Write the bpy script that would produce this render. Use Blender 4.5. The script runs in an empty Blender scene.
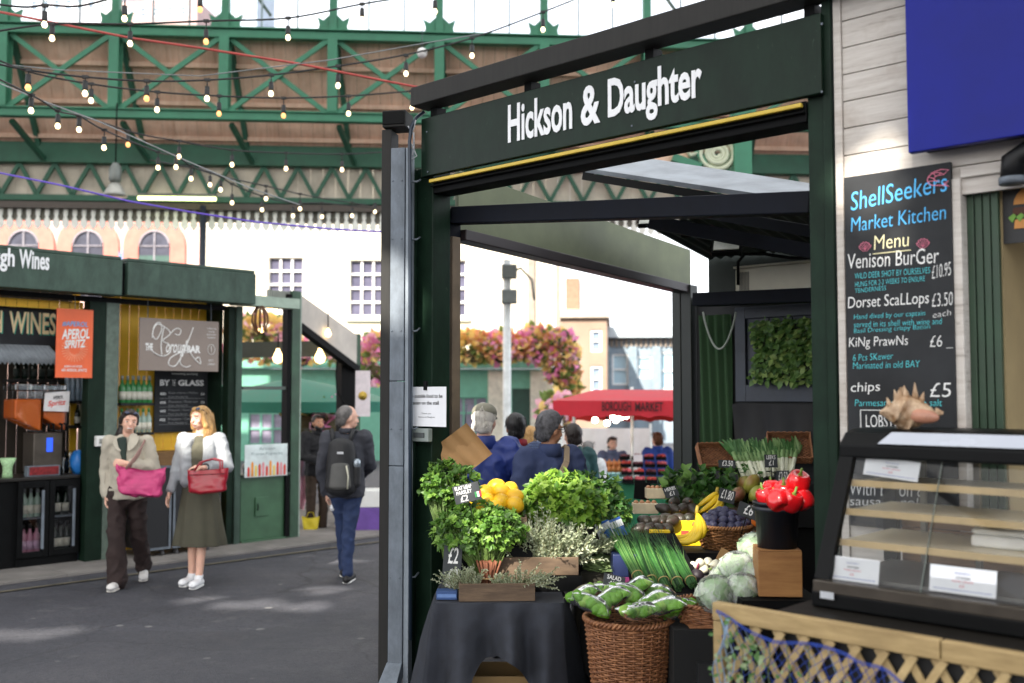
import bpy, math, random
from mathutils import Vector, Matrix, Euler, noise
R = math.radians
PI = math.pi
rnd = random.Random(11)
SC = bpy.context.scene
COL = SC.collection
# --- camera
H = 1.82
F = 1000.0
HOR = 395.0
PITCH = math.atan((HOR - 341.5) / F)
cam_data = bpy.data.cameras.new('camera')
cam = bpy.data.objects.new('camera', cam_data)
COL.objects.link(cam)
cam.location = (0, 0, H)
cam.rotation_euler = (PI / 2 + PITCH, 0, 0)
cam_data.sensor_width = 36
cam_data.lens = F * 36 / 1024
cam_data.clip_end = 2000
cam_data.clip_start = 0.05
cam_data.dof.use_dof = True
cam_data.dof.focus_distance = 5.9
cam_data.dof.aperture_fstop = 1.6
cam_data.dof.aperture_blades = 0
SC.camera = cam
# --- light
SUN_ELEV, SUN_AZ = R(38), R(208)
world = bpy.data.worlds.new('World')
SC.world = world
world.use_nodes = True
wn = world.node_tree
for n in list(wn.nodes):
    wn.nodes.remove(n)
sky = wn.nodes.new('ShaderNodeTexSky')
sky.sky_type = 'NISHITA'
sky.sun_disc = False
sky.sun_elevation = SUN_ELEV
sky.sun_rotation = SUN_AZ
sky.air_density = 1.0
sky.dust_density = 4.0
sky.ozone_density = 1.0
bg = wn.nodes.new('ShaderNodeBackground')
bg.inputs['Strength'].default_value = 0.15
wo = wn.nodes.new('ShaderNodeOutputWorld')
wtc = wn.nodes.new('ShaderNodeTexCoord')
wnz = wn.nodes.new('ShaderNodeTexNoise')
wnz.inputs['Scale'].default_value = 2.6
wnz.inputs['Detail'].default_value = 6
wn.links.new(wtc.outputs['Generated'], wnz.inputs['Vector'])
wrp = wn.nodes.new('ShaderNodeValToRGB')
wrp.color_ramp.elements[0].position = .30
wrp.color_ramp.elements[0].color = (.35, .35, .35, 1)
wrp.color_ramp.elements[1].position = .55
wn.links.new(wnz.outputs['Fac'], wrp.inputs[0])
wmx = wn.nodes.new('ShaderNodeMixRGB')
wn.links.new(wrp.outputs[0], wmx.inputs[0])
wn.links.new(sky.outputs[0], wmx.inputs[1])
wmx.inputs[2].default_value = (6.6, 6.8, 7.2, 1)
wn.links.new(wmx.outputs[0], bg.inputs['Color'])
wn.links.new(bg.outputs[0], wo.inputs['Surface'])
sun_data = bpy.data.lights.new('sun', 'SUN')
sun_data.energy = 5.0
sun_data.angle = R(0.5)
sun_data.color = (1.0, 0.93, 0.82)
sun = bpy.data.objects.new('sun', sun_data)
COL.objects.link(sun)
sdir = Vector((math.sin(SUN_AZ) * math.cos(SUN_ELEV), math.cos(SUN_AZ) * math.cos(SUN_ELEV), math.sin(SUN_ELEV)))
sun.rotation_euler = sdir.to_track_quat('Z', 'Y').to_euler()
SC.view_settings.view_transform = 'Standard'
SC.view_settings.look = 'None'
SC.view_settings.exposure = 1.3
SC.view_settings.gamma = 1.0
SC.cycles.use_denoising = True
SC.cycles.max_bounces = 8
SC.cycles.transparent_max_bounces = 16
SC.cycles.sample_clamp_indirect = 8.0
SC.cycles.caustics_reflective = False
SC.cycles.caustics_refractive = False
# --- picture geometry
def ray(px, py):
    x, u = (px - 512) / F, (341.5 - py) / F
    return Vector((x, math.cos(PITCH) - u * math.sin(PITCH), math.sin(PITCH) + u * math.cos(PITCH)))
def P(px, py, Y):
    d = ray(px, py)
    return Vector((0, 0, H)) + d * (Y / d.y)
def G(px, py, z=0.0):
    d = ray(px, py)
    return Vector((0, 0, H)) + d * ((z - H) / d.z)
class Frame:
    """local frame standing on the ground: x along a front, y into it, z up"""
    def __init__(s, o, ang):
        s.o, s.a = Vector((o[0], o[1], 0)), ang
        s.M = Matrix.Translation(s.o) @ Matrix.Rotation(ang, 4, 'Z')
        s.I = s.M.inverted()
    def at(s, px, py, y=0.0):
        o = s.I @ Vector((0, 0, H))
        d = s.I.to_3x3() @ ray(px, py)
        return o + d * ((y - o.y) / d.y)
    def x(s, px, y=0.0):
        return s.at(px, 395, y).x
    def rect(s, px0, py0, px1, py1, y=0.0):
        """x0, z0, x1, z1 of the upright rectangle whose left edge is px0 (from py0 up) ..."""
        pm = (py0 + py1) / 2
        a, b = s.at(px0, py0, y), s.at(px1, py1, y)
        return a.x, b.z, b.x, a.z
# --- materials
MATS = {}
def lin(c):
    if isinstance(c, str):
        c = c.lstrip('#')
        v = [int(c[i:i + 2], 16) / 255 for i in (0, 2, 4)]
        return tuple((x / 12.92 if x <= .04045 else ((x + .055) / 1.055) ** 2.4) for x in v)
    return tuple(c)
def new_mat(name):
    m = bpy.data.materials.new(name)
    m.use_nodes = True
    nt = m.node_tree
    b = nt.nodes['Principled BSDF']
    return m, nt, b
def tex_coord(nt, scale=(1, 1, 1), rot=(0, 0, 0)):
    tc = nt.nodes.new('ShaderNodeTexCoord')
    mp = nt.nodes.new('ShaderNodeMapping')
    mp.inputs['Scale'].default_value = scale
    mp.inputs['Rotation'].default_value = rot
    nt.links.new(tc.outputs['Object'], mp.inputs['Vector'])
    return mp.outputs[0]
def noise_node(nt, vec, scale, detail=4, rough=.6):
    n = nt.nodes.new('ShaderNodeTexNoise')
    n.inputs['Scale'].default_value = scale
    n.inputs['Detail'].default_value = detail
    n.inputs['Roughness'].default_value = rough
    nt.links.new(vec, n.inputs['Vector'])
    return n.outputs['Fac']
def ramp(nt, fac, stops):
    r = nt.nodes.new('ShaderNodeValToRGB')
    el = r.color_ramp.elements
    while len(el) < len(stops):
        el.new(0.5)
    for e, (p, c) in zip(el, stops):
        e.position = p
        e.color = (*c[:3], 1)
    nt.links.new(fac, r.inputs[0])
    return r.outputs[0]
def bump_node(nt, fac, strength, dist, b):
    bp = nt.nodes.new('ShaderNodeBump')
    bp.inputs['Strength'].default_value = strength
    bp.inputs['Distance'].default_value = dist
    nt.links.new(fac, bp.inputs['Height'])
    nt.links.new(bp.outputs[0], b.inputs['Normal'])
def M(name, col='#808080', rough=.6, metal=0.0, var=.18, sc=6.0, bump=0.0, bsc=60.0, emit=None, es=1.0,
      stretch=(1, 1, 1), spec=.5, sss=0.0, c2=None, coat=0.0, chips=None):
    """painted / natural surface: base colour with mottled variation, a little roughness wear and bump"""
    if name in MATS:
        return MATS[name]
    m, nt, b = new_mat(name)
    c = lin(col)
    vec = tex_coord(nt, stretch)
    f = noise_node(nt, vec, sc, 5, .62)
    lo = tuple(x * (1 - var) for x in c) if c2 is None else lin(c2)
    hi = tuple(min(1, x * (1 + var)) for x in c) if c2 is None else c
    cr = ramp(nt, f, [(.32, lo), (.68, hi)])
    if chips:
        v2 = tex_coord(nt, (9, 9, 2.2))
        f2 = noise_node(nt, v2, 5.5, 6, .75)
        mk = ramp(nt, f2, [(.655, (0, 0, 0)), (.70, (.75, .75, .75))])
        v3 = tex_coord(nt, (3, 3, 1.1))
        dk = ramp(nt, noise_node(nt, v3, 2.2, 5, .7), [(.35, (.62, .62, .62)), (.6, (1, 1, 1))])
        mu = nt.nodes.new('ShaderNodeMixRGB'); mu.blend_type = 'MULTIPLY'; mu.inputs[0].default_value = 1
        nt.links.new(cr, mu.inputs[1]); nt.links.new(dk, mu.inputs[2])
        mx = nt.nodes.new('ShaderNodeMixRGB')
        nt.links.new(mk, mx.inputs[0]); nt.links.new(mu.outputs[0], mx.inputs[1]); mx.inputs[2].default_value = (*lin(chips), 1)
        cr = mx.outputs[0]
    nt.links.new(cr, b.inputs['Base Color'])
    rr = nt.nodes.new('ShaderNodeMapRange')
    rr.inputs[3].default_value = max(.02, rough - .1)
    rr.inputs[4].default_value = min(1, rough + .1)
    nt.links.new(f, rr.inputs[0])
    nt.links.new(rr.outputs[0], b.inputs['Roughness'])
    b.inputs['Metallic'].default_value = metal
    b.inputs['Specular IOR Level'].default_value = spec
    b.inputs['Coat Weight'].default_value = coat
    if sss:
        b.inputs['Subsurface Weight'].default_value = sss
        b.inputs['Subsurface Radius'].default_value = (.02, .01, .006)
        b.inputs['Subsurface Scale'].default_value = .5
    if bump:
        bump_node(nt, noise_node(nt, vec, bsc, 3), bump, .01, b)
    if emit:
        b.inputs['Emission Color'].default_value = (*lin(emit), 1)
        b.inputs['Emission Strength'].default_value = es
    MATS[name] = m
    return m
def wood(name, c1, c2, grain=(2, 30, 30), rough=.65, bump=.25):
    """grain runs along the axis with the small scale"""
    if name in MATS:
        return MATS[name]
    m, nt, b = new_mat(name)
    vec = tex_coord(nt, grain)
    f = noise_node(nt, vec, 1.6, 6, .7)
    v2 = tex_coord(nt, (1, 1, 1))
    f2 = noise_node(nt, v2, 3.0, 3)
    a, c = lin(c1), lin(c2)
    mid = tuple((x + y) / 2 for x, y in zip(a, c))
    col = ramp(nt, f, [(.28, a), (.5, mid), (.72, c)])
    mix = nt.nodes.new('ShaderNodeMixRGB')
    mix.blend_type = 'MULTIPLY'
    mix.inputs[0].default_value = .6
    nt.links.new(col, mix.inputs[1])
    nt.links.new(ramp(nt, f2, [(.3, (.55, .52, .5)), (.7, (1, 1, 1))]), mix.inputs[2])
    nt.links.new(mix.outputs[0], b.inputs['Base Color'])
    b.inputs['Roughness'].default_value = rough
    bump_node(nt, f, bump, .004, b)
    MATS[name] = m
    return m
def glass(name='window_glass', tint=(1, 1, 1), refl=.10, rough=.02):
    if name in MATS:
        return MATS[name]
    m, nt, b = new_mat(name)
    nt.nodes.remove(b)
    t = nt.nodes.new('ShaderNodeBsdfTransparent')
    t.inputs[0].default_value = (*tint, 1)
    g = nt.nodes.new('ShaderNodeBsdfGlossy')
    g.inputs['Roughness'].default_value = rough
    fr = nt.nodes.new('ShaderNodeFresnel')
    fr.inputs[0].default_value = 1.45
    ad = nt.nodes.new('ShaderNodeMath')
    ad.operation = 'ADD'
    ad.inputs[1].default_value = refl - .04
    ad.use_clamp = True
    nt.links.new(fr.outputs[0], ad.inputs[0])
    mx = nt.nodes.new('ShaderNodeMixShader')
    nt.links.new(ad.outputs[0], mx.inputs[0])
    nt.links.new(t.outputs[0], mx.inputs[1])
    nt.links.new(g.outputs[0], mx.inputs[2])
    nt.links.new(mx.outputs[0], nt.nodes['Material Output'].inputs[0])
    MATS[name] = m
    return m
def leafm(name, c, c2=None, rough=.45, trans=.35):
    """leaf surface: diffuse plus some light through it"""
    if name in MATS:
        return MATS[name]
    m, nt, b = new_mat(name)
    vec = tex_coord(nt)
    f = noise_node(nt, vec, 18, 3)
    a = lin(c)
    d = lin(c2) if c2 else tuple(x * .65 for x in a)
    cr = ramp(nt, f, [(.3, d), (.7, a)])
    nt.links.new(cr, b.inputs['Base Color'])
    b.inputs['Roughness'].default_value = rough
    tr = nt.nodes.new('ShaderNodeBsdfTranslucent')
    nt.links.new(cr, tr.inputs[0])
    mx = nt.nodes.new('ShaderNodeMixShader')
    mx.inputs[0].default_value = trans
    nt.links.new(b.outputs[0], mx.inputs[1])
    nt.links.new(tr.outputs[0], mx.inputs[2])
    nt.links.new(mx.outputs[0], nt.nodes['Material Output'].inputs[0])
    MATS[name] = m
    return m
def stripes(name, c1, c2, scale, axis='Z', rough=.7, duty=.5, bump=.6):
    if name in MATS:
        return MATS[name]
    m, nt, b = new_mat(name)
    vec = tex_coord(nt)
    w = nt.nodes.new('ShaderNodeTexWave')
    w.bands_direction = axis
    w.inputs['Scale'].default_value = scale
    w.inputs['Distortion'].default_value = .6
    w.inputs['Detail'].default_value = 1
    nt.links.new(vec, w.inputs[0])
    nt.links.new(ramp(nt, w.outputs['Fac'], [(max(0, duty - .12), lin(c1)), (min(1, duty + .12), lin(c2))]), b.inputs['Base Color'])
    b.inputs['Roughness'].default_value = rough
    bump_node(nt, w.outputs['Fac'], bump, .01, b)
    MATS[name] = m
    return m
# --- mesh builder
def rotm(rot):
    if rot is None:
        return Matrix.Identity(3)
    if isinstance(rot, Matrix):
        return rot.to_3x3()
    return Euler(rot).to_matrix()
def frame_of(d, up=Vector((0, 0, 1))):
    d = d.normalized()
    if abs(d.dot(up)) > .999:
        up = Vector((0, 1, 0))
    u = d.cross(up).normalized()
    v = u.cross(d).normalized()
    return u, v
class MB:
    def __init__(s):
        s.v, s.f, s.m, s.s = [], [], [], []
    def add(s, vs, fs, mi=0, sm=False):
        o = len(s.v)
        s.v += [tuple(x) for x in vs]
        for f in fs:
            s.f.append([i + o for i in f]); s.m.append(mi); s.s.append(sm)
        return s
    def box(s, c, size, rot=None, mi=0):
        rm, c = rotm(rot), Vector(c)
        a, b, d = size[0] / 2, size[1] / 2, size[2] / 2
        vs = [c + rm @ Vector((x, y, z)) for x in (-a, a) for y in (-b, b) for z in (-d, d)]
        return s.add(vs, [(0, 1, 3, 2), (4, 6, 7, 5), (0, 4, 5, 1), (2, 3, 7, 6), (0, 2, 6, 4), (1, 5, 7, 3)], mi)
    def b2(s, lo, hi, mi=0):
        lo, hi = Vector(lo), Vector(hi)
        return s.box((lo + hi) / 2, (abs(hi.x - lo.x), abs(hi.y - lo.y), abs(hi.z - lo.z)), None, mi)
    def bar(s, p, q, w, h, mi=0, up=Vector((0, 0, 1))):
        p, q = Vector(p), Vector(q)
        u, v = frame_of(q - p, up)
        u, v = u * w / 2, v * h / 2
        vs = [p - u - v, p + u - v, p + u + v, p - u + v, q - u - v, q + u - v, q + u + v, q - u + v]
        return s.add(vs, [(3, 2, 1, 0), (4, 5, 6, 7), (0, 1, 5, 4), (1, 2, 6, 5), (2, 3, 7, 6), (3, 0, 4, 7)], mi)
    def tube(s, pts, r, n=8, mi=0, cap=True, closed=False):
        pts = [Vector(p) for p in pts]
        k = len(pts)
        rs = r if isinstance(r, (list, tuple)) else [r] * k
        vs, fs = [], []
        u = None
        for i, p in enumerate(pts):
            if closed:
                d = pts[(i + 1) % k] - pts[i - 1]
            else:
                d = pts[min(i + 1, k - 1)] - pts[max(i - 1, 0)]
            if d.length < 1e-9:
                d = Vector((0, 0, 1))
            d.normalize()
            if u is None:
                u, w = frame_of(d)
            else:
                u = (u - d * u.dot(d))
                u = u.normalized() if u.length > 1e-6 else frame_of(d)[0]
                w = d.cross(u)
            w = d.cross(u)
            for j in range(n):
                a = 2 * PI * j / n
                vs.append(p + (u * math.cos(a) + w * math.sin(a)) * rs[i])
        for i in range(k if closed else k - 1):
            i2 = (i + 1) % k
            for j in range(n):
                fs.append((i * n + j, i * n + (j + 1) % n, i2 * n + (j + 1) % n, i2 * n + j))
        if cap and not closed:
            fs.append(tuple(range(n - 1, -1, -1)))
            fs.append(tuple((k - 1) * n + j for j in range(n)))
        return s.add(vs, fs, mi, True)
    def lathe(s, c, prof, n=20, rot=None, mi=0, scale=(1, 1, 1), wob=None):
        rm, c = rotm(rot), Vector(c)
        vs, fs = [], []
        for i, (r, z) in enumerate(prof):
            for j in range(n):
                a = 2 * PI * j / n
                rr = r * (wob(a, z) if wob else 1)
                vs.append(c + rm @ Vector((rr * math.cos(a) * scale[0], rr * math.sin(a) * scale[1], z * scale[2])))
        k = len(prof)
        for i in range(k - 1):
            for j in range(n):
                fs.append((i * n + j, i * n + (j + 1) % n, (i + 1) * n + (j + 1) % n, (i + 1) * n + j))
        if prof[0][0] > 1e-6:
            fs.append(tuple(range(n - 1, -1, -1)))
        if prof[-1][0] > 1e-6:
            fs.append(tuple((k - 1) * n + j for j in range(n)))
        return s.add(vs, fs, mi, True)
    def ell(s, c, rad, n=12, rot=None, mi=0, wob=None):
        k = max(4, n // 2 + 1)
        if not isinstance(rad, (tuple, list, Vector)):
            rad = (rad,) * 3
        prof = [(max(1e-5, math.sin(PI * i / k)), -math.cos(PI * i / k)) for i in range(k + 1)]
        return s.lathe(c, prof, n, rot, mi, rad, wob)
    def prism(s, poly, y0, y1, mi=0):
        """polygon of (x, z) thickened from y0 to y1"""
        n = len(poly)
        vs = [Vector((x, y0, z)) for x, z in poly] + [Vector((x, y1, z)) for x, z in poly]
        fs = [tuple(range(n)), tuple(range(2 * n - 1, n - 1, -1))]
        fs += [(i, i + n, (i + 1) % n + n, (i + 1) % n) for i in range(n)]
        return s.add(vs, fs, mi)
    def grid(s, fn, nu, nv, mi=0, sm=True):
        vs = [fn(i / nu, j / nv) for i in range(nu + 1) for j in range(nv + 1)]
        w = nv + 1
        fs = [(i * w + j, (i + 1) * w + j, (i + 1) * w + j + 1, i * w + j + 1) for i in range(nu) for j in range(nv)]
        return s.add(vs, fs, mi, sm)
    def leaf(s, p, d, up, L, W, mi=0, fold=.25, bend=.2):
        """pointed leaf, eight faces at most, folded along its midrib and drooping"""
        d = Vector(d).normalized()
        u, v = frame_of(d, Vector(up))
        p = Vector(p)
        q = lambda t, w, z: p + d * L * t + u * W * w + v * (L * z)
        vs = [q(0, 0, 0), q(.35, .5, fold * .4), q(.35, 0, -.02), q(.35, -.5, fold * .4), q(.7, .36, fold * .3 - bend * .4), q(.7, 0, -bend * .4), q(.7, -.36, fold * .3 - bend * .4), q(1, 0, -bend)]
        return s.add(vs, [(0, 2, 1), (0, 3, 2), (1, 2, 5, 4), (2, 3, 6, 5), (4, 5, 7), (5, 6, 7)], mi, True)
    def xf(s, mtx):
        s.v = [tuple(mtx @ Vector(v)) for v in s.v]
        return s
    def build(s, name, mats, parent=None, bev=0, world=False, mods=None, seg=2):
        me = bpy.data.meshes.new(name)
        vs = s.v
        if world and parent is not None:
            inv = wmat(parent).inverted()
            vs = [tuple(inv @ Vector(v)) for v in vs]
        me.from_pydata(vs, [], s.f)
        if not isinstance(mats, (list, tuple)):
            mats = [mats]
        for m in mats:
            me.materials.append(m)
        me.polygons.foreach_set('material_index', s.m)
        me.polygons.foreach_set('use_smooth', s.s)
        me.update()
        o = bpy.data.objects.new(name, me)
        COL.objects.link(o)
        if parent is not None:
            o.parent = parent
        if bev:
            b = o.modifiers.new('bevel', 'BEVEL')
            b.width = bev; b.segments = seg; b.limit_method = 'ANGLE'; b.angle_limit = R(40)
            b.harden_normals = False
        return o
def wmat(o):
    m = o.matrix_basis.copy()
    while o.parent is not None:
        o = o.parent
        m = o.matrix_basis @ m
    return m
def tag(o, label, cat, group=None, kind=None):
    o['label'] = label
    o['category'] = cat
    if group: o['group'] = group
    if kind: o['kind'] = kind
    return o
def thing(name, label, cat, loc=(0, 0, 0), rz=0.0, group=None):
    o = bpy.data.objects.new(name, None)
    COL.objects.link(o)
    o.empty_display_size = .1
    o.location = loc
    o.rotation_euler = (0, 0, rz)
    return tag(o, label, cat, group)
def fthing(name, label, cat, fr, group=None):
    """thing standing in a frame"""
    return thing(name, label, cat, fr.o, fr.a, group)
def struct(o):
    o['kind'] = 'structure'
    return o
def dup(o, loc=None, rot=None, label=None, group=None, scale=None):
    c = o.copy()
    COL.objects.link(c)
    if loc is not None: c.location = loc
    if rot is not None: c.rotation_euler = rot
    if scale is not None: c.scale = scale if isinstance(scale, (tuple, list)) else (scale,) * 3
    if label: c['label'] = label
    if group: c['group'] = group
    for ch in list(o.children):
        d = ch.copy(); COL.objects.link(d); d.parent = c
        for g in list(ch.children):
            e = g.copy(); COL.objects.link(e); e.parent = d
    return c
# --- lettering
def text_mesh(body, bold=0.0, shear=0.0, space=1.0):
    cu = bpy.data.curves.new('lettering', 'FONT')
    cu.body = body
    cu.size = 1
    cu.offset = bold
    cu.shear = shear
    cu.space_character = space
    cu.resolution_u = 3
    o = bpy.data.objects.new('lettering', cu)
    COL.objects.link(o)
    dg = bpy.context.evaluated_depsgraph_get()
    me = bpy.data.meshes.new_from_object(o.evaluated_get(dg))
    vs = [v.co.copy() for v in me.vertices]
    fs = [tuple(p.vertices) for p in me.polygons]
    bpy.data.objects.remove(o)
    bpy.data.curves.remove(cu)
    bpy.data.meshes.remove(me)
    return vs, fs
def put_text(mb, body, x0, z0, x1, z1, y, mi=0, bold=0.0, shear=0.0, rise=0.0, thick=0.0, space=1.0):
    """write into the upright rectangle of a local frame; the text faces -y; rise tilts its baseline"""
    vs, fs = text_mesh(body, bold, shear, space)
    if not vs: return
    ax, bx = min(v.x for v in vs), max(v.x for v in vs)
    az, bz = min(v.y for v in vs), max(v.y for v in vs)
    def mp(v, yy):
        t = (v.x - ax) / (bx - ax)
        return Vector((x0 + t * (x1 - x0), yy, z0 + (v.y - az) / (bz - az) * (z1 - z0) + rise * t))
    if thick:
        n = len(vs)
        from collections import Counter
        ed = Counter()
        for f in fs:
            for i in range(len(f)):
                ed[(f[i], f[(i + 1) % len(f)])] += 1
        side = [(a, b, b + n, a + n) for (a, b) in ed if (b, a) not in ed]
        mb.add([mp(v, y - thick) for v in vs] + [mp(v, y) for v in vs], list(fs) + side, mi)
    else:
        mb.add([mp(v, y) for v in vs], fs, mi)
# --- shared materials
GREEN = M('dark_green_paint', '#182b20', .5, var=.22, sc=5, bump=.05, bsc=30, spec=.15, chips='#4f5f52')
GREEN2 = M('mid_green_paint', '#35543f', .42, var=.22, sc=4, bump=.05, bsc=30, chips='#6a7a6a')
BLACKP = M('black_paint', '#0c0d0e', .6, var=.3, sc=8, spec=.12)
NAVY = M('navy_paint', '#10141e', .6, var=.25, sc=6, spec=.15)
DARKW = wood('dark_timber', '#0e0d0b', '#1d1c19', (30, 30, 2), .7)
STEEL = M('galvanised_steel', '#727b85', .68, .1, var=.16, sc=9, bump=.03, chips='#9aa4ae')
WHITE = M('white_paint', '#e9e9e6', .5, var=.06, sc=8)
PAPER = M('white_paper', '#eceef2', .8, var=.04)
YELL = M('yellow_paint', '#c9a23a', .5, var=.12)
SLATE = M('chalkboard', '#15171a', .75, var=.4, sc=3, c2='#24272b')
CH_W = M('chalk_white', '#e6e6e4', .9, var=.15, sc=120)
CH_B = M('chalk_blue', '#58b4ee', .9, var=.12, sc=120)
CH_C = M('chalk_cyan', '#5fd6de', .9, var=.12, sc=120)
CH_P = M('chalk_pink', '#f08aa4', .9, var=.12, sc=120)
CH_Y = M('chalk_cream', '#eee6b8', .9, var=.12, sc=120)
INK = M('black_ink', '#191a1e', .7, var=.1)
RED_INK = M('red_ink', '#d0455a', .7, var=.1)
BLUE_INK = M('blue_ink', '#3557a8', .7, var=.1)
GLASS = glass()
# --- ground
def dip(x, y):
    def ss(a, b, t):
        t = max(0, min(1, (t - a) / (b - a)))
        return t * t * (3 - 2 * t)
    return -0.45 * ss(9, 13.5, y) * ss(-1.6, .6, x)
def make_ground():
    def cs(lim):
        a = [0]
        st = .5
        while a[-1] < lim:
            a.append(a[-1] + st)
            if a[-1] > 18: st *= 1.35
        return [-t for t in a[:0:-1]] + a
    xs, ys = cs(600), cs(900)
    mb = MB()
    vs = [(x, y, dip(x, y) + .006 * noise.noise((x * .4, y * .4, 0))) for x in xs for y in ys]
    w = len(ys)
    fs = [(i * w + j, (i + 1) * w + j, (i + 1) * w + j + 1, i * w + j + 1) for i in range(len(xs) - 1) for j in range(w - 1)]
    mb.add(vs, fs, 0, True)
    m, nt, b = new_mat('asphalt')
    vec = tex_coord(nt)
    f1, f2, f3 = noise_node(nt, vec, .55, 5, .65), noise_node(nt, vec, 90, 3, .7), noise_node(nt, vec, 3.2, 6, .7)
    c = ramp(nt, f1, [(.25, lin('#3b3c43')), (.5, lin('#4e4f57')), (.75, lin('#65646a'))])
    mx = nt.nodes.new('ShaderNodeMixRGB'); mx.blend_type = 'MULTIPLY'; mx.inputs[0].default_value = .8
    nt.links.new(c, mx.inputs[1]); nt.links.new(ramp(nt, f2, [(.34, (.28, .28, .28)), (.62, (1, 1, 1))]), mx.inputs[2])
    f4 = noise_node(nt, vec, 28, 4, .75)
    mq = nt.nodes.new('ShaderNodeMixRGB'); mq.blend_type = 'MULTIPLY'; mq.inputs[0].default_value = .9
    nt.links.new(mx.outputs[0], mq.inputs[1]); nt.links.new(ramp(nt, f4, [(.36, (.5, .5, .52)), (.5, (1, 1, 1)), (.66, (1.0, .98, .95))]), mq.inputs[2])
    mx = mq
    m2 = nt.nodes.new('ShaderNodeMixRGB'); m2.blend_type = 'MIX'
    nt.links.new(ramp(nt, f3, [(.56, (0, 0, 0)), (.78, (.45, .45, .45))]), m2.inputs[0])
    nt.links.new(mx.outputs[0], m2.inputs[1]); m2.inputs[2].default_value = (*lin('#7a7775'), 1)
    wv = nt.nodes.new('ShaderNodeTexNoise'); wv.inputs['Scale'].default_value = 1.3; nt.links.new(vec, wv.inputs['Vector'])
    ad = nt.nodes.new('ShaderNodeMixRGB'); ad.inputs[0].default_value = .35; nt.links.new(vec, ad.inputs[1]); nt.links.new(wv.outputs['Color'], ad.inputs[2])
    vc = nt.nodes.new('ShaderNodeTexVoronoi'); vc.feature = 'DISTANCE_TO_EDGE'; vc.inputs['Scale'].default_value = .75; nt.links.new(ad.outputs[0], vc.inputs['Vector'])
    vg = nt.nodes.new('ShaderNodeTexVoronoi'); vg.inputs['Scale'].default_value = 2.6; nt.links.new(vec, vg.inputs['Vector'])
    vp = nt.nodes.new('ShaderNodeTexVoronoi'); vp.distance = 'CHEBYCHEV'; vp.inputs['Scale'].default_value = .33; nt.links.new(vec, vp.inputs['Vector'])
    sp = nt.nodes.new('ShaderNodeSeparateColor'); nt.links.new(vp.outputs['Color'], sp.inputs[0])
    fin = m2.outputs[0]
    for fac, lo_hi, colr in ((vc.outputs['Distance'], [(.003, (.5, .5, .5)), (.009, (0, 0, 0))], '#232327'), (vg.outputs['Distance'], [(.075, (.55, .55, .55)), (.1, (0, 0, 0))], '#8b8a88'), (sp.outputs[0], [(.70, (0, 0, 0)), (.705, (.4, .4, .4))], '#37383d')):
        q = nt.nodes.new('ShaderNodeMixRGB'); nt.links.new(ramp(nt, fac, lo_hi), q.inputs[0]); nt.links.new(fin, q.inputs[1]); q.inputs[2].default_value = (*lin(colr), 1); fin = q.outputs[0]
    nt.links.new(fin, b.inputs['Base Color'])
    nt.links.new(ramp(nt, f3, [(.3, (.62, .62, .62)), (.7, (.9, .9, .9))]), b.inputs['Roughness'])
    bump_node(nt, f2, .6, .012, b)
    struct(mb.build('ground', m))
make_ground()
Sf = Frame((-.516, 6.0), R(-41.7))
k0, k1 = G(100, 562.6), G(237, 546)
Kf = Frame((k0.x, k0.y), math.atan2(k1.y - k0.y, k1.x - k0.x))
CZ = 1.08
c0 = G(712, 602, CZ)
Cf = Frame((c0.x, c0.y), R(-44))
def pavement():
    pav = M('concrete_paving', '#7c7874', .85, var=.25, sc=2.2, bump=.15, bsc=50)
    mb = MB()
    x = -6.0
    while x < 5.2:
        mb.b2((x, -.62, 0), (x + .597, -.16, .03))
        x += .6
    x = -6.0
    while x < 5.2:
        mb.b2((x, -.15, 0), (x + .597, 3.0, .028))
        x += .6
    mb.xf(Kf.M)
    struct(mb.build('pavement', pav, bev=.004))
    ln = M('faded_yellow_line', '#5f5a4c', .85, var=.5, sc=7)
    mb = MB()
    mb.b2((-3.2, -1.02, .009), (5.5, -.97, .013))
    mb.xf(Kf.M)
    struct(mb.build('road_line', ln))
pavement()
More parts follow.
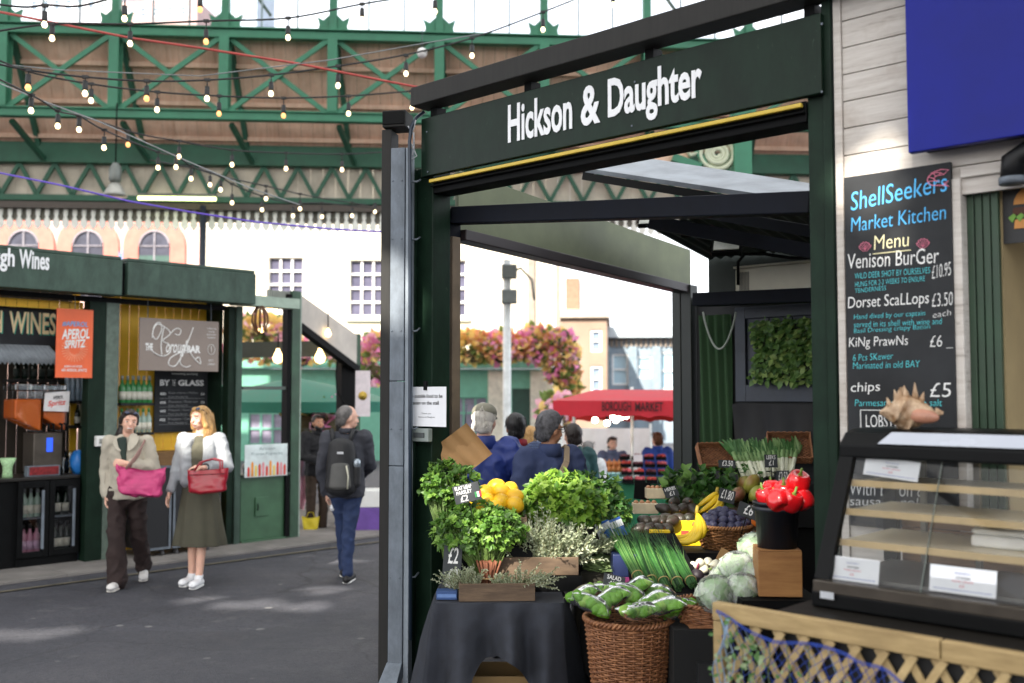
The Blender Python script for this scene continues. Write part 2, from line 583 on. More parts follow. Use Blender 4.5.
# --- produce stall
XL0, XL1, XR0, XR1 = Sf.x(408), Sf.x(432), Sf.x(812), Sf.x(839)
BX0, BX1 = Sf.x(426), Sf.x(834)
ZB, ZT = 3.13, 3.485
SD = 2.95
def produce_stall():
    t = fthing('market_stall', 'dark green timber produce stall with white lettered sign board over its open front', 'stall', Sf)
    mb = MB()
    mb.b2((XL0, -.02, 0), (XL0 + .07, .14, 3.2)); mb.b2((XL0 + .073, 0, 0), (XL1, .15, 3.2)); mb.b2((XL0 + .02, -.035, 0), (XL0 + .05, -.022, 3.2))
    mb.build('post', GREEN, t, .006)
    mb = MB()
    mb.b2((XR0, 0, 0), (XR0 + .075, .15, 3.5)); mb.b2((XR0 + .078, -.02, 0), (XR1 - .002, .15, 3.55))
    mb.build('post', GREEN, t, .006)
    mb = MB()
    mb.b2((BX0, -.05, ZB), (BX1 - .01, -.012, ZT))
    mb.build('sign_board', M('sign_green_gloss', '#14271c', .35, var=.14, sc=3, spec=.18, chips='#3c4c42'), t, .004)
    bd = t.children[-1]
    mb = MB()
    a, b = Sf.at(508, 112, -.05), Sf.at(705, 90, -.05)
    z0, z1 = ZB + .085, ZT - .055
    cap = z1 - z0
    xs = [Sf.x(p, -.05) for p in (508.5, 573.5, 582.5, 602, 610, 705.5)]
    put_text(mb, 'Hickson', xs[0], z0, xs[1], z1, -.052, 0, .022, thick=.004)
    put_text(mb, '&', xs[2], z0, xs[3], z1 - .005, -.052, 0, .025, thick=.004)
    put_text(mb, 'Daughter', xs[4], z0 - .045, xs[5], z1, -.052, 0, .025, thick=.004)
    mb.build('lettering', M('sign_white', '#eef0f2', .5, var=.03), bd)
    for px, py in ((428, 172), (632, 126), (822, 92), (427, 132), (822, 24), (635, 82)):
        p = Sf.at(px, py, -.05)
        mb = MB(); mb.ell((p.x, -.052, p.z), (.006, .004, .006), 8); mb.build('screw', STEEL, bd)
    mb = MB()
    mb.b2((BX0 - .01, -.13, 3.545), (BX1 + .6, .02, 3.66))
    mb.build('top_beam', DARKW, t, .006)
    for x in (BX0 + .05, .8, 1.6, BX1 - .1):
        mb = MB(); mb.b2((x, -.02, 3.2), (x + .05, .06, 3.55)); mb.build('bracket', BLACKP, t)
    mb = MB()
    mb.b2((XL1 + .005, .0, 3.03), (XR0 - .005, .14, 3.125)); mb.b2((XL1 + .005, -.03, 3.065), (XR0 - .005, -.003, 3.075))
    mb.build('shutter_box', BLACKP, t, .01)
    mb = MB()
    mb.b2((XL1 + .01, -.045, 3.088), (XR0 - .01, -.02, 3.108))
    mb.build('shutter_rail', M('rail_yellow', '#cdb03e', .4, var=.1), t, .004)
    mb = MB()
    mb.b2((-.12, .2, 0), (-.005, .3, 2.98)); mb.build('inner_post', NAVY, t, .006)
    mb = MB()
    mb.b2((-.003, .2, 0), (.022, .27, 2.8)); mb.build('inner_post', M('bare_timber', '#6a5c4c', .7, var=.2, sc=8), t, .004)
    p0, p1 = Sf.at(455, 216, .25), Sf.at(813, 203, .30)
    mb = MB(); mb.bar(p0, p1, .09, .105); mb.build('header_beam', NAVY, t, .006)
    mb = MB()
    mb.add([(-.06, .3, 2.86), (-.03, .3, 2.86), (-.03, SD + .1, 2.72), (-.06, SD + .1, 2.72), (-.06, .3, 3.24), (-.03, .3, 3.24), (-.03, SD + .1, 3.03), (-.06, SD + .1, 3.03)],
           [(0, 1, 2, 3), (7, 6, 5, 4), (0, 4, 5, 1), (1, 5, 6, 2), (2, 6, 7, 3), (3, 7, 4, 0)])
    mb.build('side_fascia', M('olive_green_board', '#727a5e', .45, var=.2, sc=2.5, spec=.3), t, .004)
    mb = MB()
    mb.bar((-.02, .3, 2.82), (-.02, SD, 2.69), .12, .07); mb.build('side_rail', M('dark_maroon_rail', '#2a2124', .4), t, .006)
    mb = MB()
    x0 = Sf.x(679, SD)
    mb.b2((x0 - .03, SD - .05, -.2), (x0 + .05, SD + .06, 2.72)); mb.b2((x0 + .055, SD - .05, -.2), (x0 + .15, SD + .06, 2.72))
    mb.build('back_post', M('near_black_green', '#1a221f', .45), t, .006)
    xa, xb = x0 + .16, XR1 + .3
    mb = MB()
    mb.b2((xa, SD + .02, -.2), (xb, SD + .06, 2.62)); mb.build('back_wall', M('back_wall_board', '#1b1d20', .6), t)
    mb = MB()
    a, b = Sf.at(697, 300, SD - .35), Sf.at(813, 297, SD - .35)
    mb.bar((a.x, SD - .35, a.z), (b.x + .4, SD - .35, b.z), .14, .1); mb.build('shelf_beam', NAVY, t, .005)
    mb = MB()
    q = [Sf.at(px, py, SD - .02) for px, py in ((735, 308), (812, 308), (812, 402), (735, 402))]
    xq0, xq1, zq0, zq1 = q[0].x, q[1].x + .5, q[2].z, q[0].z
    fw = .09
    mb.b2((xq0, SD - .03, zq0), (xq0 + fw, SD + .015, zq1)); mb.b2((xq1 - fw, SD - .03, zq0), (xq1, SD + .015, zq1))
    mb.b2((xq0 + fw, SD - .03, zq1 - fw), (xq1 - fw, SD + .015, zq1)); mb.b2((xq0 + fw, SD - .03, zq0), (xq1 - fw, SD + .015, zq0 + .13))
    k = 5
    for i in range(k):
        u0 = xq0 + fw + (xq1 - xq0 - 2 * fw) * i / k
        mb.b2((u0 + .003, SD - .002, zq0 + .13), (u0 + (xq1 - xq0 - 2 * fw) / k - .003, SD + .017, zq1 - fw))
    mb.build('wall_panel', M('slate_blue_panel', '#343b47', .5, var=.2), t, .004)
    mb = MB()
    mb.b2((XR0 + .01, .16, 0), (XR0 + .05, SD, 2.9)); mb.build('side_wall', M('side_wall_board', '#2c3029', .6), t)
    return t
stall = produce_stall()
def stall_fittings():
    t = thing('awning', 'weathered grey awning panel sloping over the back of the produce stall', 'awning', Sf.o, Sf.a)
    a = [Sf.at(585, 168, 1.3), Sf.at(815, 202, 1.0), Sf.at(815, 184, 1.55), Sf.at(628, 155, 1.75)]
    n = (a[1] - a[0]).cross(a[3] - a[0]).normalized() * .03
    mb = MB()
    mb.add(a + [p - n for p in a], [(0, 1, 2, 3), (7, 6, 5, 4), (0, 4, 5, 1), (1, 5, 6, 2), (2, 6, 7, 3), (3, 7, 4, 0)])
    mb.build('awning_sheet', M('grey_roof_felt', '#8d949c', .6, var=.25, sc=4), t)
    mb = MB(); mb.bar(a[0] - n * 2, a[1] - n * 2, .06, .05); mb.bar(a[0] - n, a[3] - n * 1.5, .05, .05); mb.bar(a[1] - n * 3, a[1] + Vector((0, 1.6, .1)), .08, .1)
    mb.build('awning_frame', BLACKP, t)
    t2 = thing('roof_frame', 'dark rafters carrying a corrugated roof over the back wall of the stall', 'roof', Sf.o, Sf.a)
    mb = MB()
    mb.bar(Sf.at(650, 222, 1.6), Sf.at(815, 252, 1.9), .05, .09); mb.bar(Sf.at(700, 212, 1.9), Sf.at(815, 232, 1.6), .05, .07)
    mb.build('rafter', NAVY, t2)
    mb = MB()
    p, q = Sf.at(716, 246, 2.9), Sf.at(830, 240, 2.9)
    def f(u, v):
        x = p.x + (q.x + .4 - p.x) * u
        return Vector((x, 2.75 - .9 * v, p.z - .12 + .16 * v + .012 * math.sin(x * 70)))
    mb.grid(f, 80, 2); mb.build('corrugated_sheet', M('dark_sheet', '#3a4440', .5, .2), t2)
    mb = MB(); mb.b2((p.x, 2.78, 2.55), (q.x + .4, 2.82, p.z - .05)); mb.build('gable_board', M('dark_gable', '#333b39', .6), t2)
    t = thing('air_conditioning_unit', 'white plastic housing on the shelf over the slate blue back panel', 'air unit', Sf.o, Sf.a)
    a = Sf.rect(740, 270, 813, 292, SD - .3)
    mb = MB(); mb.b2((a[0], SD - .38, a[1]), (a[2] + .35, SD - .05, a[3])); mb.build('housing', M('cream_plastic', '#d8d5c4', .4, var=.05), t, .015)
    mb = MB()
    for i in range(7):
        mb.b2((a[0] + .04 + i * .012, SD - .386, a[1] + .03), (a[0] + .046 + i * .012, SD - .381, a[3] - .03))
    mb.build('grille', M('grey_plastic', '#8b8b84', .5), t)
    mb = MB(); mb.b2((a[0] - .01, SD - .39, a[3] + .001), (a[2] + .35, SD - .04, a[3] + .018)); mb.build('lid', M('cream_plastic', '#d8d5c4'), t, .006)
    t = thing('artificial_hedge', 'square panel of artificial ivy leaves mounted on the slate blue wall panel', 'hedge panel', Sf.o, Sf.a)
    a = Sf.rect(755, 323, 812, 379, SD - .06)
    x1 = a[2] + .12
    mb = MB(); mb.b2((a[0], SD - .05, a[1]), (x1, SD - .025, a[3])); mb.build('backing_mesh', M('hedge_backing', '#1c2a18', .8), t)
    mb = MB()
    for i in range(620):
        p = Vector((rnd.uniform(a[0] - .01, x1 + .01), SD - .05 - rnd.random() * .05, rnd.uniform(a[1] - .02, a[3] + .02)))
        d = Vector((rnd.uniform(-.7, .7), -rnd.uniform(.2, .9), rnd.uniform(-1, .25)))
        mb.leaf(p, d, (0, -1, .4), rnd.uniform(.04, .075), rnd.uniform(.035, .05), rnd.choice((0, 0, 1, 2)))
    mb.build('leaves', [leafm('hedge_leaf', '#6a9148'), leafm('hedge_leaf_dark', '#4a7038'), leafm('hedge_leaf_light', '#9db868')], t)
    a = Sf.rect(699, 316, 733, 445, SD - .02)
    def netf(u, v):
        x = a[0] + (a[2] - a[0]) * u
        return Vector((x, SD - .03 + .018 * math.sin(u * 25 + v * 3), a[1] + (a[3] - a[1]) * v))
    mb = MB(); mb.grid(netf, 50, 20)
    o = mb.build('green_netting', stripes('green_net_cloth', '#1c3a20', '#3c6239', 60, 'X', .8))
    o.location, o.rotation_euler = Sf.o, (0, 0, Sf.a)
    tag(o, 'dark green windbreak netting hung beside the slate blue wall panel', 'netting')
    a = Sf.rect(737, 404, 813, 450, SD - .05)
    def tarp(u, v):
        return Vector((a[0] + (a[2] + .35 - a[0]) * u, SD - .07 - .05 * v * v + .015 * math.sin(u * 30) * (1 - v) - .012 * math.sin(u * 11 + 2), a[1] - .1 + (a[3] - a[1] + .1) * v))
    mb = MB(); mb.grid(tarp, 60, 12)
    o = mb.build('black_tarpaulin', M('black_tarp', '#26272a', .55, var=.2)); o.location, o.rotation_euler = Sf.o, (0, 0, Sf.a)
    tag(o, 'black tarpaulin hung behind the leeks under the hedge panel', 'tarpaulin')
    pts = []
    for i in range(25):
        u = i / 24
        p = Sf.at(703 + 33 * u, 312 + 37 * math.sin(PI * u) ** .8 if 0 < u < 1 else 312, SD - .15)
        pts.append(p)
    mb = MB(); mb.tube(pts, .008, 6); o = mb.build('hanging_hose', M('grey_hose', '#9aa39a', .5)); o.location, o.rotation_euler = Sf.o, (0, 0, Sf.a)
    tag(o, 'thin grey hose hanging in a loop under the shelf beam', 'hose')
    pts = [Sf.at(738, 285, SD - .42), Sf.at(738, 262, SD - .42), Sf.at(745, 254, SD - .42), Sf.at(765, 254, SD - .42), Sf.at(790, 258, SD - .42), Sf.at(815, 258, SD - .42)]
    mb = MB(); mb.tube(pts, .012, 8); o = mb.build('black_pipe', BLACKP); o.location, o.rotation_euler = Sf.o, (0, 0, Sf.a)
    tag(o, 'black flexible pipe bending over the white air unit', 'pipe')
    fl = None
    for px, py, w, lab in ((727, 132 + 115, 1, 'square floodlight with bright face hanging under the rafters'), (648, 222, .7, 'small floodlight tucked under the header beam'), (690, 232, .6, 'small floodlight beside the far end of the olive side board')):
        p = Sf.at(px, py, 1.9)
        if fl is None:
            fl = thing('floodlight', lab, 'floodlight', (0, 0, 0), 0, 'floodlights in the produce stall')
            mb = MB(); mb.box((0, 0, 0), (.2, .05, .13)); mb.build('housing', BLACKP, fl, .008)
            mb = MB(); mb.box((0, -.03, 0), (.17, .008, .1)); mb.build('diffuser', M('floodlight_face', '#d8dcd2', .3), fl)
            mb = MB(); mb.tube([(-.11, 0, 0), (-.11, .02, .1), (.11, .02, .1), (.11, 0, 0)], .007, 6); mb.build('bracket', BLACKP, fl)
            o = fl
        else:
            o = dup(fl, label=lab)
        o.location = Sf.M @ p
        o.rotation_euler = (R(-35), 0, R(-20))
        o.scale = (w, w, w)
    dp = thing('downpipe', 'grey galvanised box section rainwater downpipe with angled shoe at the stall corner', 'downpipe', (0, 0, 0))
    dp.location = P(397, 690, 5.92) * 1; dp.location.z = 0
    dp.rotation_euler = (0, 0, R(-12))
    w = .118
    mb = MB()
    for z0, z1 in ((.22, 1.4), (1.404, 1.9), (1.904, 3.3)):
        mb.b2((-w / 2, 0, z0), (w / 2 - .03, .09, z1))
    mb.build('pipe', STEEL, dp, .004)
    mb = MB(); mb.b2((w / 2 - .027, .01, .1), (w / 2 + .004, .085, 3.3)); mb.build('side_channel', M('pale_steel', '#858e97', .68, .1), dp, .003)
    mb = MB()
    mb.add([(-w / 2 - .004, -.004, .26), (w / 2 - .03, -.004, .26), (w / 2 - .03, .094, .26), (-w / 2 - .004, .094, .26), (-w / 2 - .03, -.13, .13), (w / 2 - .03, -.13, .13), (w / 2 - .03, -.07, .07), (-w / 2 - .03, -.07, .07)],
           [(3, 2, 1, 0), (4, 5, 6, 7), (0, 1, 5, 4), (1, 2, 6, 5), (2, 3, 7, 6), (3, 0, 4, 7)])
    mb.build('shoe', STEEL, dp, .003)
    mb = MB()
    for z in (.75, 1.62, 2.2, 2.75, 3.1):
        for x in (-.045, .012):
            mb.ell((x, -.002, z), (.005, .004, .005), 6)
        mb.tube([(w / 2 + .002, .04, z), (w / 2 + .03, .05, z), (w / 2 + .04, .09, z + .02)], .006, 6)
    mb.build('fixing', STEEL, dp)
    pp = thing('timber_post', 'near black square timber post behind the galvanised downpipe', 'post', dp.location, R(-12))
    mb = MB(); mb.b2((-.125, .02, 0), (-.064, .16, 3.42)); mb.b2((-.115, -.0, 3.43), (.03, .16, 3.53)); mb.build('post_timber', DARKW, pp, .004)
    mb = MB(); mb.b2((-.11, -.012, 3.445), (.025, -.002, 3.52)); mb.build('end_plate', BLACKP, pp)
    cb = thing('power_cable', 'dark cable looping from the post top down behind the downpipe', 'cable')
    mb = MB(); mb.tube([P(424, 112, 5.97), P(416, 118, 5.95), P(411, 128, 5.93), P(409.5, 142, 5.92), P(410, 200, 5.92), P(410, 400, 5.92), P(410.5, 640, 5.92)], .011, 8)
    mb.build('cable_sheath', M('blue_black_cable', '#23303f', .4), cb)
    mb = MB()
    for k in range(5):
        mb.tube([P(410 + rnd.uniform(-3, 6), 120 + 6 * k, 5.93), P(415 + rnd.uniform(-3, 3), 128 + 7 * k, 5.94), P(411 + rnd.uniform(-2, 4), 140 + 5 * k, 5.93)], .004, 5)
    mb.build('cable_tie', M('pale_tie', '#b9bcc0', .5), cb)
    nt_ = thing('paper_notice', 'white laminated notice about outside food fixed to the green stall post', 'notice', Sf.o, Sf.a)
    a = [Sf.at(406.5, 387, -.06), Sf.at(446.5, 390, -.06), Sf.at(446.5, 427, -.06), Sf.at(406.5, 424, -.06)]
    x0, x1, z0, z1 = a[0].x, a[1].x, a[2].z, a[0].z
    mb = MB(); mb.b2((x0, -.064, z0), (x1, -.06, z1)); mb.build('sheet', PAPER, nt_)
    mb = MB(); W, HH = x1 - x0, z1 - z0
    put_text(mb, 'No outside food to be', x0 + .08 * W, z0 + .72 * HH, x0 + .92 * W, z0 + .82 * HH, -.0655, 0, .015)
    put_text(mb, 'eaten on the stall', x0 + .17 * W, z0 + .55 * HH, x0 + .83 * W, z0 + .64 * HH, -.0655, 0, .015)
    put_text(mb, 'Thank you', x0 + .4 * W, z0 + .3 * HH, x0 + .64 * W, z0 + .345 * HH, -.0655)
    put_text(mb, 'Hickson & Daughter', x0 + .32 * W, z0 + .21 * HH, x0 + .74 * W, z0 + .255 * HH, -.0655)
    mb.build('lettering', INK, nt_)
    mb = MB(); mb.b2(((x0 + x1) / 2 - .01, -.075, z1 - .02), ((x0 + x1) / 2 + .014, -.058, z1 + .035)); mb.build('clip', BLACKP, nt_, .003)
    jb = thing('junction_box', 'small grey metal isolator box under the paper notice', 'electrical box', Sf.o, Sf.a)
    a = Sf.rect(415, 428, 431, 442, -.05)
    mb = MB(); mb.b2((a[0], -.075, a[1]), (a[2], -.037, a[3])); mb.build('box', M('grey_box', '#8f9894', .45, .3), jb, .006)
    mb = MB(); mb.b2((a[0] + .02, -.082, a[1] + .025), (a[2] - .03, -.076, a[3] - .025)); mb.build('switch', M('dark_grey_plastic', '#44494a', .5), jb, .002)
stall_fittings()
# --- seafood kiosk: clad wall, sign, menu
def clad_mat():
    m, nt, b = new_mat('whitewashed_timber')
    vec = tex_coord(nt, (2.2, 6, 26))
    f = noise_node(nt, vec, 1.4, 7, .72)
    v2 = tex_coord(nt)
    f2, f3 = noise_node(nt, v2, 2.1, 5, .7), noise_node(nt, v2, 14, 2)
    c = ramp(nt, f, [(.25, lin('#857b71')), (.42, lin('#c2bbb3')), (.7, lin('#d8d3cc'))])
    mx = nt.nodes.new('ShaderNodeMixRGB')
    nt.links.new(ramp(nt, f2, [(.52, (0, 0, 0)), (.75, (.6, .6, .6))]), mx.inputs[0])
    nt.links.new(c, mx.inputs[1]); mx.inputs[2].default_value = (*lin('#958474'), 1)
    m2 = nt.nodes.new('ShaderNodeMixRGB'); m2.blend_type = 'MULTIPLY'
    nt.links.new(ramp(nt, f3, [(.70, (0, 0, 0)), (.76, (.55, .55, .55))]), m2.inputs[0])
    nt.links.new(mx.outputs[0], m2.inputs[1]); m2.inputs[2].default_value = (.35, .3, .26, 1)
    nt.links.new(m2.outputs[0], b.inputs['Base Color'])
    b.inputs['Roughness'].default_value = .75
    bump_node(nt, f, .3, .004, b)
    return m
CLAD = clad_mat()
def seafood_kiosk():
    t = fthing('food_kiosk', 'whitewashed timber clad kiosk with dark doorway right of the produce stall', 'kiosk', Sf)
    xa = XR1 + .006
    xd0, xd1 = Sf.x(957), Sf.x(967)
    xg = Sf.x(1000)
    zd = Sf.at(967, 178, 0).z
    mb = MB()
    z, ph = 0.02, .118
    while z < 4.6:
        hi = z + ph - .004
        if hi < zd:
            mb.b2((xa + .035, 0, z), (xd0, .02, hi))
        else:
            mb.b2((xa + .035, 0, max(z, 0)), (xg + 1.6, .02, hi))
        z += ph
    mb.build('plank_cladding', CLAD, t, .002)
    mb = MB(); mb.b2((xa, -.012, 0), (xa + .034, .02, 4.6)); mb.build('corner_trim', CLAD, t, .003)
    mb = MB(); mb.b2((xa, .022, 0), (xd0, .05, 4.6)); mb.b2((xd0, .022, zd), (xg + 1.6, .05, 4.6)); mb.build('wall_core', M('kiosk_core', '#6e3f2e', .8), t)
    mb = MB(); mb.b2((xd0, -.02, 0), (xd1, .06, zd)); mb.b2((xd1, -.02, zd), (xg + 1.6, .06, zd + .045)); mb.build('door_frame', CLAD, t, .003)
    mb = MB()
    n = 4
    for i in range(n):
        u0, u1 = xd1 + (xg - xd1) * i / n, xd1 + (xg - xd1) * (i + 1) / n
        mb.b2((u0, .05, 0), (u1 - .004, .08, zd))
    mb.build('green_shutter', M('shutter_green', '#27402d', .5, var=.2), t, .003)
    mb = MB()
    mb.b2((xg + .02, 1.3, 0), (xg + 2.5, 1.34, 3.0)); mb.b2((xg - .02, .09, 0), (xg, 1.3, 3.0)); mb.b2((xg - .02, .09, 3.0), (xg + 2.5, 1.34, 3.04))
    mb.build('inner_wall', M('tan_wall', '#9b8a66', .7, var=.1), t)
    for py, lab in ((368, 'red wall socket hung inside the kiosk, the upper of two'), (405, 'red wall socket hung inside the kiosk, the lower of two')):
        s = fthing('wall_socket', lab, 'socket', Sf, 'red sockets inside the kiosk')
        a = Sf.at(1002, py, .9)
        mb = MB(); mb.b2((a.x - .01, .86, a.z - .035), (a.x + .06, .92, a.z + .035)); mb.build('body', M('red_plastic', '#b3202c', .4), s, .01)
        mb = MB(); mb.b2((a.x + .005, .85, a.z + .036), (a.x + .045, .9, a.z + .06)); mb.build('cap', M('red_plastic', '#b3202c', .4), s, .006)
    cbn = fthing('white_cabinet', 'white cupboard inside the kiosk behind the red sockets', 'cabinet', Sf)
    a = Sf.at(1001, 330, .95)
    mb = MB(); mb.b2((a.x, .95, .3), (a.x + .6, 1.28, a.z)); mb.build('carcass', M('cream_melamine', '#d9cfae', .4), cbn, .005)
    mb = MB(); mb.b2((a.x + .01, .93, 1.2), (a.x + .29, .948, a.z - .02)); mb.build('door', M('cream_melamine', '#d9cfae'), cbn, .004)
    mb = MB(); mb.b2((a.x + .31, .93, 1.2), (a.x + .59, .948, a.z - .02)); mb.build('door', M('cream_melamine', '#d9cfae'), cbn, .004)
    mb = MB(); mb.tube([(a.x + .03, .92, 1.7), (a.x + .03, .9, 1.72), (a.x + .03, .9, 1.82), (a.x + .03, .92, 1.84)], .005, 6); mb.build('handle', STEEL, cbn)
    for i, (px, py, yy) in enumerate(((1000, 463, .75), (984, 487, 1.0), (1003, 507, .85))):
        o = thing('pendant_bulb', ('highest', 'middle', 'lowest')[i] + ' small warm bulb glowing inside the food kiosk behind the display case', 'bulb', Sf.M @ Sf.at(px, py, yy), 0, 'warm bulbs in the food kiosk')
        mb = MB(); mb.ell((0, 0, 0), .014, 10); mb.build('glass', M('kiosk_bulb', '#fff0c8', .3, emit='#ffc070', es=6), o)
        mb = MB(); mb.tube([(0, 0, .012), (0, 0, .04), (0, 0, .5)], [.009, .009, .003], 6); mb.build('cord', BLACKP, o)
    bp = fthing('burger_poster', 'black poster with a burger and salad in the kiosk opening', 'poster', Sf)
    a = Sf.at(1001, 180, .12); b = Sf.at(1001, 245, .12)
    x0, z0, z1 = a.x, b.z, a.z
    mb = MB(); mb.b2((x0, .1, z0), (x0 + .4, .11, z1)); mb.build('panel', M('poster_black', '#16171a', .5), bp)
    mb = MB()
    zc = (z0 + z1) / 2; xc = x0 + .15
    bun, lf, pt = M('bun', '#c98a45', .6), M('salad_print', '#6d9a3c', .6), M('patty', '#4b2a1c', .7)
    arc = lambda r0, s, zz: [(xc + r0 * math.cos(PI * i / 12), zz + s * math.sin(PI * i / 12)) for i in range(13)]
    mb.prism(arc(.1, .08, zc + .02), .094, .099, 0); mb.prism([(xc - .105, zc - .02), (xc + .105, zc - .02), (xc + .1, zc + .008), (xc - .1, zc + .008)], .093, .099, 2)
    mb.prism([(xc - .1, zc - .075), (xc + .1, zc - .075), (xc + .095, zc - .04), (xc - .095, zc - .04)], .094, .099, 0)
    for i in range(9):
        mb.prism([(xc - .12 + .028 * i, zc - .03), (xc - .105 + .028 * i, zc - .05), (xc - .09 + .028 * i, zc - .025), (xc - .1 + .028 * i, zc - .015)], .092, .099, 1)
    mb.build('printed_burger', [bun, lf, pt], bp)
    ep = fthing('flue_pipe', 'black flue elbow under the blue sign at the right edge', 'pipe', Sf)
    a = Sf.at(1012, 158, -.06)
    mb = MB(); mb.tube([(a.x + .25, -.05, a.z + .02), (a.x + .05, -.06, a.z + .012), (a.x + .005, -.06, a.z - .01), (a.x, -.06, a.z - .09)], .045, 14); mb.build('elbow', M('flue_black', '#141517', .45, spec=.3), ep)
    mb = MB(); mb.lathe((a.x, -.06, a.z - .1), [(.049, 0), (.049, .025)], 16); mb.build('collar', STEEL, ep)
    bs = fthing('blue_sign', 'large blank royal blue sign board fixed high on the clad wall', 'sign', Sf)
    a = Sf.at(908, 153, -.14)
    mb = MB(); mb.b2((a.x, -.14, a.z), (a.x + 1.7, -.10, a.z + 1.1)); mb.build('panel', M('royal_blue', '#111c80', .42, var=.12, sc=2, spec=.22), bs, .004)
    mb = MB()
    mb.b2((a.x + .03, -.098, a.z + .02), (a.x + 1.67, -.002, a.z + .06)); mb.b2((a.x + .03, -.098, a.z + 1.0), (a.x + 1.67, -.002, a.z + 1.05)); mb.build('back_frame', BLACKP, bs)
    mbd = fthing('menu_board', 'tall chalkboard menu in blue, pink and white handwriting on the clad wall', 'menu board', Sf)
    x0, x1 = Sf.x(847.5, -.03), Sf.x(956, -.03)
    z1, z0 = Sf.at(847.5, 177, -.03).z, Sf.at(880, 528, -.03).z
    mb = MB(); mb.b2((x0, -.03, z0), (x1, -.008, z1)); mb.build('board', SLATE, mbd, .003)
    mb = MB()
    Yt = -.0315
    def line(body, pa, pb, h, mi, bold=.0, shear=.08):
        h = h * (.72 if h < 10 else .88)
        bold = bold * .4 - (.016 if h < 9 else .011)
        """text whose baseline runs from pixel pa to pixel pb with a height of h pixels at its left end"""
        a, b = Sf.at(*pa, Yt), Sf.at(*pb, Yt)
        top = Sf.at(pa[0], pa[1] - h, Yt)
        put_text(mb, body, a.x, a.z, b.x, top.z, Yt, mi, bold, shear, b.z - a.z)
    line('ShellSeekers', (851, 211), (947, 191), 21, 1, .02)
    line('Market Kitchen', (851, 232), (946, 219), 16, 1, .012)
    line('Menu', (874, 250), (909, 246), 16, 4)
    line('Venison BurGer', (848, 269), (939, 263), 17, 0, .02)
    line('WILD DEER SHOT BY OURSELVES', (855, 279), (930, 273), 8, 2)
    line('£10.95', (932, 279), (951, 275), 15, 0)
    line('HUNG FOR 2-3 WEEKS TO ENSURE', (855, 287), (925, 281), 7, 2)
    line('TENDERNESS', (855, 293), (886, 290), 6, 2)
    line('Dorset ScaLLops', (848, 312), (929, 307), 17, 0, .02)
    line('£3.50', (932, 307), (953, 305), 15, 0)
    line('each', (933, 318), (951, 315), 8, 3 if False else 0, .004)
    line('Hand dived by our captain', (854, 321), (925, 317), 9, 2)
    line('served in its shell with wine and', (854, 327.5), (942, 324), 8, 2)
    line('Basil Dressing crispy Bacon', (854, 334.5), (930, 330), 8, 2)
    line('KiNg PrawNs', (849, 350), (908, 348), 14, 0, .016)
    line('£6 _', (930, 349), (953, 348), 15, 0)
    line('6 Pcs SKewer', (853, 361), (893, 359), 9, 2)
    line('Marinated in old BAY', (853, 369), (920, 367), 9, 2)
    line('chips', (851, 395), (880, 394), 14, 0, .018)
    line('£5', (930, 397), (951, 397), 16, 0, .01)
    line('Parmesan truffle sea salt', (855, 406), (942, 406), 9, 2)
    line('LOBSTER', (866, 427), (905, 428), 14, 0, .012, 0)
    line('With Bacon &', (850, 495), (925, 497), 15, 0)
    line('sausage roll', (850, 508), (922, 510), 13, 0)
    a, b = Sf.at(861, 432, Yt), Sf.at(914, 433, Yt); c = Sf.at(861, 410, Yt)
    for (p, q) in (((a.x, a.z), (b.x, b.z)), ((a.x, a.z), (a.x, c.z)), ((a.x, c.z), (b.x, c.z)), ((b.x, b.z), (b.x, c.z))):
        mb.bar((p[0], Yt - .001, p[1]), (q[0], Yt - .001, q[1]), .003, .003, 0)
    a, b = Sf.at(873, 254, Yt), Sf.at(911, 250, Yt)
    mb.bar((a.x, Yt - .001, a.z), (b.x, Yt - .001, b.z), .003, .003, 4)
    mb.build('lettering', [CH_W, CH_B, CH_C, CH_P, CH_Y], mbd)
    mb = MB()
    for cx, cy in ((865, 243), (923, 240)):
        c = Sf.at(cx, cy + 6, Yt); r = .026
        pts = [(c.x + r * math.cos(a_) * (1 + .08 * math.cos(a_ * 14)), Yt, c.z + r * 1.1 * math.sin(a_) * (1 + .08 * math.cos(a_ * 14))) for a_ in [R(12 + 156 * i / 40) for i in range(41)]]
        pts += [(c.x - .008, Yt, c.z - .008), (c.x + .008, Yt, c.z - .008)]
        mb.tube(pts, .0011, 5, closed=True)
        for i in range(7):
            a_ = R(25 + 130 * i / 6)
            mb.tube([(c.x, Yt, c.z - .004), (c.x + r * .95 * math.cos(a_), Yt, c.z + r * 1.05 * math.sin(a_))], .0008, 5)
    c = Sf.at(936, 179, Yt)
    arc = [(c.x + .034 * math.cos(R(a_)), Yt, c.z + .026 * math.sin(R(a_))) for a_ in range(30, 271, 15)]
    inn = [(c.x + .012 + .02 * math.cos(R(a_)), Yt, c.z + .012 * math.sin(R(a_)) + .002) for a_ in range(60, 271, 15)]
    mb.tube(arc, .0019, 5); mb.tube(inn, .0019, 5)
    for i in range(2, 14, 3):
        mb.tube([arc[i], inn[min(i, len(inn) - 1)]], .0015, 5)
    e = arc[-1]
    mb.tube([e, (e[0] + .03, Yt, e[2] - .004), (e[0] + .048, Yt, e[2] + .012), (e[0] + .03, Yt, e[2] + .006), (e[0] + .05, Yt, e[2] - .012), (e[0] + .03, Yt, e[2] - .004)], .0019, 5)
    mb.tube([arc[0], (c.x + .05, Yt, c.z + .03), (c.x + .02, Yt, c.z + .036), (c.x - .02, Yt, c.z + .026)], .0017, 5)
    mb.build('chalk_drawing', CH_P, mbd)
seafood_kiosk()
